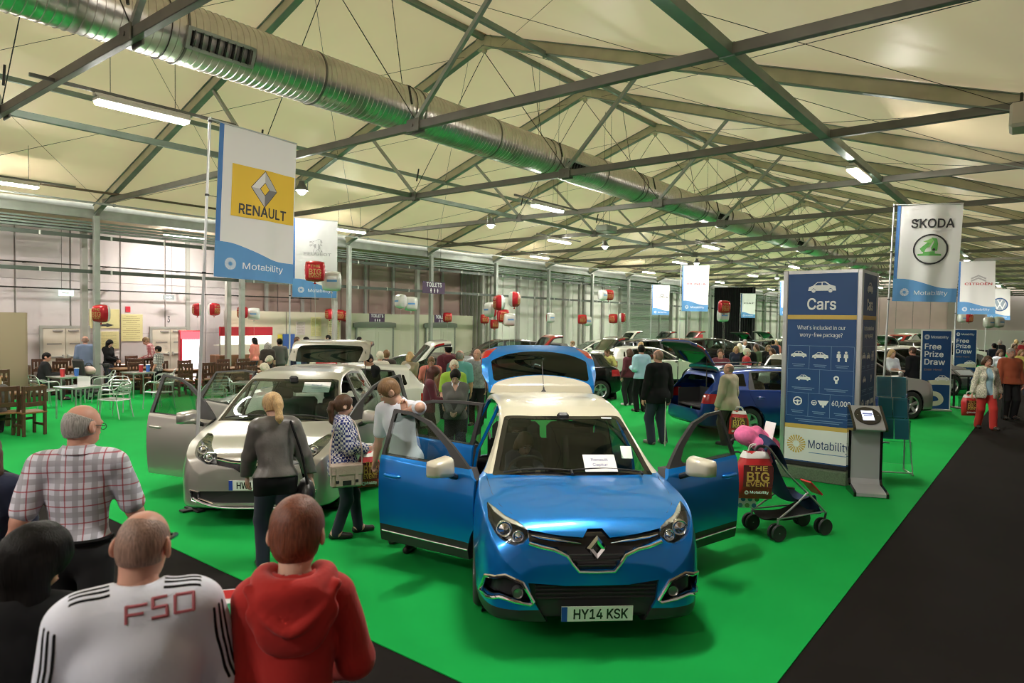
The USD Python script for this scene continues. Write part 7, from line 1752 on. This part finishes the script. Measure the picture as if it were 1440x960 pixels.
# ---- round the two near cars
wl, J = person('person', 'woman with blond ponytail in a grey leather jacket, back turned before the silver car', (3.55, 5.62), 63, 1.68, 'f', 1.06, PALE, .010, dict(head=(12, 22, -4), lean=8, hl=(.19, .15, .44), hr=(.06, -.20, .50), pl=(-.8, .5, -.3), fl=(.06, .06, 0), fr=(-.04, -.06, 0)), [tops(LEATH, 1.97, hem=.01, crumple=.010, fr=8, t=.02, name='leather_jacket', neck=.325), dict(k='top', mat=BLK, sleeve=0, hem=-.09, t=.006, name='black_top', crumple=.004), dict(k='trousers', mat=JEAN, loose=.006), dict(k='shoes', mat=SHOE)], dict(mat=H_BL, s='pony', t=.010), seed=6)
hb_ = thing('handbag', 'black leather shoulder bag with studs on the hip of the woman in grey leather', 'handbag', (3.55+.24, 5.62-.13, .70), 63)
obj('body', mv(trimesh.creation.icosphere(3, 1), (0, 0, 0), s=(.16, .085, .17)), M('bag_black_leather', (.015, .014, .014), .35, bump=(40, .3)), hb_, smooth=True); obj('strap', tube(catmull([(-.10, 0, .12), (-.10, .05, .40), (-.06, .13, .66), (.02, .14, .70), (.08, .10, .52), (.10, 0, .12)], 6), .011, 6), BLK, hb_, smooth=True)
obj('studs', cat([mv(trimesh.creation.icosphere(1, .007), (.16*math.cos(a)*.9, -.05, .17*math.sin(a)*.9)) for a in np.linspace(-2.6, .2, 9)]), CHROME, hb_, kind='stuff')
wc_, J = person('person', 'woman with brown ponytail in a blue and white patterned cardigan between the two cars', (4.62, 6.02), -32, 1.54, 'f', 1.05, PALE, .010, dict(head=(6, 2, 0), hl=(.17, .04, .60), hr=(.16, -.03, .62), pl=(-.6, .5, -.6), pr=(-.6, -.5, -.6), fl=(.12, .05, 0), fr=(-.05, -.05, 0), curl=55), wear(GEO, JEAN, sl=1.85, hem=-.09, crumple=.006, t=.018, name='patterned_cardigan', hemflare=.02, open=.5, loose=.003), dict(mat=H_BR, s='pony', t=.012), seed=7)
sb2 = thing('satchel', 'pale pink satchel with dark buckles hanging at the hip of the woman in the cardigan', 'satchel', (4.50, 5.80, .72), -118)
LP = M('satchel_pink', (.55, .43, .38), .5, bump=(50, .2))
obj('body', box(.10, .33, .24, (0, 0, 0), .02), LP, sb2); obj('flap', box(.115, .34, .12, (0, 0, .065), .015), LP, sb2); obj('strap', cat(box(.006, .03, .19, (.062, .10, .0), 0), box(.006, .03, .19, (.062, -.10, .0), 0)), LP, sb2); obj('buckle', box(.012, .032, .032, (.066, .10, -.05), .004), BLACKP, sb2); obj('buckle', box(.012, .032, .032, (.066, -.10, -.05), .004), BLACKP, sb2); obj('label_patch', box(.004, .09, .05, (.051, 0, -.07)), BLACKP, sb2)
obj('shoulder_strap', tube(catmull([(0, .165, .08), (-.08, .17, .30), (-.22, .12, .53), (-.26, .03, .56), (-.22, -.08, .50), (-.06, -.16, .28), (0, -.165, .08)], 6), .008, 6), LP, sb2)
W_ = J['wrl']
carrier('red carrier bag with gold lettering held by the woman in the patterned cardigan', (4.62+.235, 6.02-.15, .92), -120, .24, .40)
ym, J = person('person', 'young man in a white shirt leaning an elbow on the open blue rear door', (4.86, 5.28), -165, 1.80, 'm', .95, PALE, .009, dict(head=(-48, 24, 0), lean=12, side=4, hl=(.13, .07, .80), pl=(.1, .9, .25), hr=(.02, -.20, .47), nl=(1, 0, 0), dl=(-.2, -.2, 1), curl=60, fl=(.02, .07, 0), fr=(-.08, -.06, 0)), wear(WHT, CHAR, sl=.85, collar=True, crumple=.006, name='white_shirt'), short(H_LB, .007), seed=8)
obj('wristwatch', mv(lathe([(.026, -.012), (.031, -.008), (.031, .008), (.026, .012)], 16), J['wrl']+np.array([0, 0, -.02])), GLOSSB, ym)
person('person', 'man with dark stubble in a black jacket leaning into the white hatchback', (8.85, 10.45), 165, 1.72, 'm', 1.0, RUD, .014, dict(head=(10, 14, 0), lean=14, hl=(.25, .05, .62), hr=(.25, -.05, .62)), wear(BLK, CHAR), short(H_DK), seed=9)
rw_, J = person('person', 'woman with long dark red hair holding a black folder behind the young man', (8.35, 8.5), -40, 1.56, 'f', 1.0, PALE, .012, dict(head=(0, 22, 0), lean=4, hl=(.20, .03, .60), hr=(.20, -.06, .61), curl=50), wear(MAR, CHAR, vneck=.24), dict(mat=H_RED, s='long', len=.17, t=.014), seed=10)
t = thing('document_folder', 'black document folder held open by the woman with dark red hair', 'folder', (8.35+.33, 8.5-.27, 1.00), -40, ry=-22); obj('cover', box(.24, .34, .012, (0, 0, 0), .003), BLACKP, t); obj('pages', box(.20, .30, .006, (0, 0, .009)), M('paper_white', (.82, .82, .82), .7), t)
person('person', 'dark-haired woman in a grey sweater with white collar looking down behind the blue door', (8.0, 7.52), -140, 1.60, 'f', 1.05, PALE, .012, dict(head=(0, 26, 0), lean=5, hl=(.18, .03, .58), hr=(.18, -.04, .58), curl=50), wear(GREYS, CHAR, collar=True, collar_mat=WHT, vneck=.25), dict(mat=H_DK, s='bun', t=.010), seed=11)
person('person', 'grey-haired man in a lime green shirt beside the turquoise polo', (9.25, 8.75), -120, 1.63, 'm', 1.05, RUD, .014, dict(head=(-10, 10, 0)), wear(LIME, BROWNT, sl=.85, collar=True), short(H_WH, .006), seed=12)
person('person', 'bald man in a turquoise polo shirt, back turned, beyond the green shirt', (10.35, 9.62), 40, 1.75, 'm', 1.12, RUD, .014, dict(head=(-15, 5, 0)), wear(TEALC, NAVYC, sl=.9, collar=True), dict(mat=H_GY, s='fringe', t=.003), seed=13)
person('person', 'man in a grey striped top behind the turquoise polo', (11.5, 10.15), -150, 1.73, 'm', 1.0, RUD, .018, None, wear(cloth('stripe_grey', (.30, .32, .33), noise=(20, .3)), CHAR, sl=.8), dict(mat=H_GY, s='fringe', t=.004), seed=14)
person('person', 'person in a salmon pink shirt bending behind the open white tailgate', (10.95, 11.1), -130, 1.62, 'm', 1.1, RUD, .018, dict(lean=28, head=(0, -10, 0)), wear(SALM, BEI, sl=.8), short(H_LB), seed=15)
rc_, J = person('person', 'person in a dark red hooded jacket and white cap by the white car', (11.75, 11.3), 60, 1.80, 'm', 1.05, RUD, .018, None, wear(MAR, CHAR, hood=True), short(H_DK, .006), seed=16)
obj('cap', cat(mv(trimesh.creation.icosphere(2, 1), J['hd'](-.004, 0, .10), s=(.112, .095, .06)), mv(box(.10, .13, .012, (0, 0, 0), .004), J['hd'](.085, 0, .095))), M('cap_white', (.7, .7, .7), .7), rc_, smooth=True)
# ---- mid hall
person('person', 'bald man in a black jacket and jeans standing alone, back turned, with a walking stick', (12.2, 6.02), 62, 1.85, 'm', 1.12, RUD, .012, dict(head=(6, 6, 0), hr=(.02, -.165, .47), hl=(.03, .165, .47), fl=(0, .07, 0), fr=(-.02, -.07, 0)), wear(BLK, JEAN, hem=-.09, loose=.016, t=.02, hemflare=.02, name='black_jacket', sh=SHOEG), dict(mat=H_STUB, s='fringe', t=.002, top=.12), seed=17)
t = thing('walking_stick', 'thin pale walking stick held by the man in black', 'walking stick', (12.05, 5.78, 0)); obj('shaft', cyl((0, 0, 0), (.03, .02, .86), .010, 8), M('stick_pale', (.6, .58, .52), .4), t); obj('crook', tube(catmull([(.03, .02, .86), (.03, .02, .91), (0, 0, .93), (-.04, -.02, .91)], 5), .010, 8), BLACKP, t)
person('person', 'dark-haired man in a pale blue shirt and black trousers beside the man in black', (16.3, 8.55), 60, 1.78, 'm', 1.05, RUD, .014, dict(head=(-20, 4, 0), hl=(.12, .10, .66)), wear(LBLUE, BLK, sl=1.95, loose=.012, crumple=.008), short(H_DK), seed=18)
person('person', 'dark-haired woman in a maroon top left of the pale blue shirt', (17.3, 9.45), 70, 1.62, 'f', 1.05, PALE, .018, None, wear(MAR, CHAR, sh=WHS), dict(mat=H_BR, s='bob', len=.05), seed=19)
person('person', 'person in a pale yellow top inside the black car boot', (18.4, 10.6), 150, 1.6, 'm', 1.0, RUD, .02, dict(lean=20), wear(cloth('top_yellow', (.55, .52, .16)), BLK, sl=.7), short(H_LB), seed=20)
be, J = person('person', 'bald man in a beige jacket beside the blue estate car, a red carrier in hand', (13.05, 4.93), 78, 1.60, 'm', 1.15, RUD, .012, dict(head=(22, 2, 0), hr=(.05, -.17, .46), hl=(.05, .17, .46)), wear(BEI, BROWNT, hem=-.09, t=.022, hemflare=.03, loose=.014, name='beige_jacket', crumple=.009), dict(mat=H_STUB, s='fringe', t=.002), seed=21)
carrier('red carrier bag hanging from the hand of the bald man in beige', (13.05-.06, 4.93-.24, .70), 200, .36, .46)
person('person', 'fair-haired woman far off behind the pale blue shirt', (23.4, 12.3), -60, 1.63, 'f', 1.0, PALE, .022, None, wear(BLK), dict(mat=H_BL, s='bob', len=.06), seed=22)
person('person', 'boy in a white shirt before the pale wall panels', (22.3, 14.7), 150, 1.62, 'm', .9, PALE, .022, None, wear(WHT, sl=.8), short(H_LB), seed=23)
far = [((18.0, 7.05), 200, 1.68, 'm', MAR, H_BR, 'short', 'brown-haired man in dark maroon behind the blue raised tailgate'), ((19.9, 7.0), -60, 1.66, 'm', REDC_ if 'REDC_' in globals() else cloth('top_red', (.40, .02, .03)), H_WH, 'short', 'white-haired man in a bright red top beside the banner pole'), ((21.4, 9.0), 40, 1.62, 'f', GREYS, H_DK, 'bob', 'dark-haired woman in grey near the far open boots'), ((24.1, 8.15), 150, 1.66, 'f', GRN, H_BR, 'bob', 'woman in a mottled green coat near the tower'), ((29.3, 10.4), 220, 1.7, 'm', WHT, H_GY, 'short', 'grey-haired man in white far down the hall'), ((27.0, 9.8), 60, 1.6, 'f', CREAMC, H_WH, 'bob', 'white-haired woman in cream in the far crowd'), ((31.5, 9.9), 30, 1.66, 'm', NAVYC, H_DK, 'short', 'man in navy in the far crowd'), ((33.2, 10.3), 200, 1.62, 'f', SALM, H_BL, 'bob', 'blond woman in salmon in the far crowd'), ((25.9, 8.3), 200, 1.6, 'f', BLK, H_LB, 'bob', 'light brown haired woman in black in the far crowd'), ((28.2, 8.3), 80, 1.7, 'm', CHAR, H_GY, 'fringe', 'balding man in charcoal in the far crowd'), ((30.5, 8.4), -120, 1.64, 'f', BEI, H_WH, 'short', 'white-haired person in beige in the far crowd'), ((22.6, 7.9), 30, 1.68, 'm', BLK, H_DK, 'short', 'dark-haired man in black beyond the blue estate car roof'), ((23.4, 8.6), 200, 1.6, 'f', NAVYC, H_BL, 'bob', 'blond woman in navy beyond the blue estate car roof'), ((26.4, 7.6), 100, 1.7, 'm', GRN, H_GY, 'short', 'grey-haired man in green close to the tower edge'), ((21.9, 6.9), 150, 1.62, 'f', CHAR, H_BR, 'bob', 'brown-haired woman in charcoal above the blue car roof'), ((32.2, 8.9), 60, 1.7, 'm', LBLUE, H_DK, 'short', 'man in pale blue far back in the crowd')]
for i, (p, fc, h_, sx, m_, hm, hs_, lb) in enumerate(far):
    person('person', lb, p, fc, h_, sx, 1.05, PALE if i % 2 else RUD, .024, dict(fl=(.05, .06, 0), fr=(-.03, -.06, 0)), wear(m_, (JEAN, CHAR, BROWNT)[i % 3], sl=(1.95, .8)[i % 2]), dict(mat=hm, s=hs_, len=.06), seed=30+i, eyes=False)
# ---- right-hand side and the aisle
rwm, J = person('person', 'woman in bright red trousers and a pale cardigan walking this way', (19.43, 1.16), -150, 1.70, 'f', 1.05, RUD, .011, dict(fl=(.10, .05, 0), fr=(-.10, -.05, .0), hr=(.0, -.18, .48), hl=(-.02, .19, .48)), [tops(LBLUE, .2, t=.004, hem=-.06, name='blue_top', crumple=.003), tops(FLOR, 1.9, hem=-.10, open=1.5, t=.018, name='cardigan', hemflare=.03), dict(k='trousers', mat=REDT, loose=.016), dict(k='shoes', mat=SHOE)], dict(mat=H_BR, s='bob', len=.03, t=.012), seed=50, glasses=True)
carrier('red carrier bag in the hand of the woman in red trousers', (19.43+.10, 1.16+.34, .76), 215, .34, .50)
om, J = person('person', 'man in a rust-orange sweater with a walking stick at the right edge', (22.0, .82), -150, 1.84, 'm', 1.2, RUD, .012, dict(hr=(.06, -.17, .50)), wear(ORNG, CHAR, t=.02, hemflare=.02, loose=.016), short(H_GY, .006), seed=51)
t = thing('walking_stick', 'dark walking stick of the man in the rust-orange sweater', 'walking stick', (21.68, .92, 0)); obj('shaft', cyl((0, 0, 0), (.0, .02, .88), .012, 8), BLACKP, t); obj('crook', tube([(0, .02, .88), (.05, .02, .92), (.10, .02, .90)], .013, 8), BLACKP, t)
person('person', 'woman in a white blouse with folded arms beside the black off-roader', (22.7, 3.68), -130, 1.68, 'f', 1.0, PALE, .016, dict(hl=(.13, -.05, .66), hr=(.14, .05, .64), pl=(-.2, .9, -.5), pr=(-.2, -.9, -.5)), wear(WHT, BLK, sl=1.0), dict(mat=H_BL, s='bob', len=.07), seed=52)
person('person', 'man in a dark suit, back turned, left of the near prize banner', (23.2, 3.2), 60, 1.76, 'm', 1.1, RUD, .014, dict(head=(10, 8, 0)), wear(CHAR, CHAR, hem=-.12, hemflare=.02, loose=.012, name='suit_jacket'), short(H_BR, .006), seed=53)
carrier('red carrier bag held by the man in the dark suit', (22.95, 3.42, .74), 215, .28, .42, ev=False)
r_far = [((29.9, .80), -150, 1.62, 'f', cloth('top_mustard', (.42, .36, .08)), H_LB, 'bob', 'woman in mustard at the far right edge'), ((27.4, 1.30), 210, 1.66, 'f', WHT, H_BR, 'bob', 'woman in a white printed top coming up the aisle'), ((35.5, 1.9), 30, 1.7, 'm', NAVYC, H_DK, 'short', 'man in navy beyond the second prize draw banner'), ((38.5, 1.3), -140, 1.66, 'f', SHIRTR, H_BR, 'bob', 'woman in dusty red far along the aisle'), ((43.7, 2.1), 30, 1.72, 'm', CHAR, H_GY, 'short', 'grey-haired man in charcoal far along the aisle'), ((46.5, 1.2), -150, 1.68, 'm', cloth('top_red', (.40, .02, .03)), H_DK, 'short', 'man in red far along the aisle'), ((52, 1.7), 20, 1.66, 'f', BEI, H_BL, 'bob', 'woman in beige at the far end of the aisle'), ((57, .9), -150, 1.7, 'm', BLK, H_GY, 'short', 'man in black at the far end of the aisle'), ((41, .7), -160, 1.7, 'm', DSHIRT, H_GY, 'fringe', 'balding man in slate blue on the dark aisle')]
for i, (p, fc, h_, sx, m_, hm, hs_, lb) in enumerate(r_far):
    person('person', lb, p, fc, h_, sx, 1.05, PALE if i % 2 else RUD, .020 if i < 2 else .026, dict(fl=(.06, .06, 0), fr=(-.05, -.06, 0)), wear(m_, (JEAN, CHAR, BROWNT)[i % 3], sl=(1.95, .8)[i % 2]), dict(mat=hm, s=hs_, len=.06), seed=60+i, eyes=i < 2)
# ---- left: cafe
person('person', 'bald man in a slate blue shirt walking away by the left double door', (7.95, 22.75), 75, 1.74, 'm', 1.12, RUD, .016, None, wear(DSHIRT, CHAR, sl=1.9), dict(mat=H_STUB, s='fringe', t=.002), seed=70)
ch, J = person('person', 'dark-haired child in a checked shirt standing by the cafe tables', (9.35, 21.1), 130, 1.46, 'm', .95, TAN, .014, None, [tops(CHECKS, .8, name='checked_shirt'), dict(k='shorts', mat=BLK, len=.9, loose=.014), dict(k='shoes', mat=SHOE)], short(H_DK, .012), seed=71)
person('person', 'girl with long dark hair in a black top looking down behind the posts', (8.75, 23.2), -60, 1.62, 'f', .95, PALE, .016, dict(head=(0, 30, 0), hl=(.18, .03, .6), hr=(.18, -.03, .6)), wear(BLK), dict(mat=H_DK, s='long', len=.12), seed=72)
person('person', 'man in a red checked shirt bending over a cafe table', (10.3, 23.25), 150, 1.76, 'm', 1.0, RUD, .016, dict(lean=30, head=(0, -5, 0), hl=(.26, .08, .56), hr=(.26, -.08, .56)), wear(checks('red_checked_shirt', (.55, .42, .42), [('y', .05, .02, (.32, .03, .05), 10), ('z', .05, .02, (.32, .03, .05), 10)]), JEAN, sl=1.9), short(H_LB), seed=73)
seat = dict(pz=.285, fl=(.24, .07, 0), fr=(.25, -.07, 0), hl=(.22, .10, .40), hr=(.22, -.10, .40), lean=6)
person('person', 'heavy man in a dark jacket seated left of the mobility scooter', (6.55, 21.75), -15, 1.74, 'm', 1.22, RUD, .016, dict(seat, head=(-15, 4, 0)), wear(CHAR, BROWNT), short(H_DK, .006), seed=74, z=.0)
dup(wc0, (6.45, 21.78, 0), -15, 'dark wooden chair under the heavy man in the dark jacket')
person('person', 'blond woman in dark grey seated at the left-edge wooden table', (4.02, 16.05), 80, 1.62, 'f', 1.1, PALE, .014, dict(seat), wear(GREYS, CHAR), dict(mat=H_BL, s='bob', len=.06), seed=75)
for i, (p, fc, m_, hm, lb) in enumerate((((11.15, 18.15), -60, BLK, H_WH, 'white-haired woman in black seated behind the silver car, left'), ((9.35, 15.15), 120, CREAMC, H_WH, 'white-haired person just above the silver roof, only the head showing'), ((12.2, 16.6), -120, BEI, H_WH, 'fair elderly woman in beige seated by the raised silver tailgate'))):
    q, J = person('person', lb, p, fc, 1.64, 'f', 1.1, PALE, .016, dict(seat, head=(0, 12, 0)), wear(m_, BROWNT), dict(mat=hm, s='bob', len=.02, t=.014), seed=76+i)
    dup(ac0, (p[0]-.10*math.cos(math.radians(fc)), p[1]-.10*math.sin(math.radians(fc)), 0), fc, 'aluminium cafe chair under the ' + lb.split(',')[0].split(' seated')[0].split(' just')[0])
w_far = [((13.4, 22.6), 120, 1.64, 'f', SALM, H_DK, 'bob', 'dark-haired woman in pink by the servery'), ((11.9, 19.3), 60, 1.6, 'f', BROWNT, H_GY, 'bob', 'stooped grey-haired woman in brown before the partition'), ((12.7, 19.9), 80, 1.68, 'm', GREYS, H_DK, 'short', 'dark-haired man in grey before the partition'), ((12.45, 18.5), -110, 1.66, 'f', NAVYC, H_BR, 'bob', 'brown-haired woman in a navy cardigan over a pale blue top'), ((14.9, 22.2), -60, 1.66, 'f', MAR, H_BR, 'bob', 'woman in maroon behind the navy cardigan'), ((16.6, 22.6), 140, 1.7, 'm', DSHIRT, H_DK, 'short', 'man in slate blue at the notice boards'), ((17.6, 21.9), -60, 1.64, 'f', BLK, H_DK, 'bob', 'dark-haired woman in black at the notice boards'), ((10.75, 12.6), 60, 1.6, 'f', CREAMC, H_WH, 'short', 'white-haired woman whose head shows over the white car roof, left'), ((11.3, 13.0), 40, 1.60, 'm', BROWNT, H_LB, 'short', 'brown-haired man whose head shows over the white car roof'), ((11.45, 12.3), 60, 1.58, 'f', BEI, H_BL, 'bob', 'fair woman whose head shows by the raised white tailgate'), ((14.2, 20.6), 160, 1.7, 'm', NAVYC, H_DK, 'short', 'man in a navy jacket behind the large banner pole')]
for i, (p, fc, h_, sx, m_, hm, hs_, lb) in enumerate(w_far):
    wr = wear(m_, (JEAN, CHAR, BROWNT)[i % 3], sl=(1.95, .8)[i % 2])
    if i == 3: wr = [tops(LBLUE, .2, t=.004, name='blue_top'), tops(NAVYC, 1.9, open=1.4, t=.016, name='cardigan'), dict(k='trousers', mat=JEAN), dict(k='shoes', mat=SHOE)]
    person('person', lb, p, fc, h_, sx, 1.08, PALE if i % 2 else RUD, .018, dict(lean=12 if i == 1 else 0), wr, dict(mat=hm, s=hs_, len=.06), seed=90+i, eyes=i == 3)
# two children in the blue car
def in_car(x, y, z=0, L=(4.19, 2.52), a=-2.397): return (L[0]+math.cos(a)*x-math.sin(a)*y, L[1]+math.sin(a)*x+math.cos(a)*y)
person('person', 'fair-haired child at the steering wheel inside the blue crossover', in_car(-2.12, -.36), math.degrees(-2.397), 1.30, 'k', 1.0, PALE, .012, dict(pz=.30, fl=(.26, .07, .06), fr=(.26, -.07, .06), lean=14, hl=(.36, .10, .52), hr=(.36, -.08, .52), head=(15, 18, 0), curl=70), wear(NAVYC, JEAN), dict(mat=H_LB, s='bob', len=.05), seed=110, z=.25)
person('person', 'long-haired girl in the rear seat of the blue crossover', in_car(-2.98, -.36), math.degrees(-2.397), 1.34, 'k', 1.0, PALE, .012, dict(pz=.30, fl=(.26, .07, .06), fr=(.26, -.07, .06), lean=20, head=(-10, 10, 0)), wear(GREYS, JEAN), dict(mat=H_BR, s='long', len=.16), seed=111, z=.25)
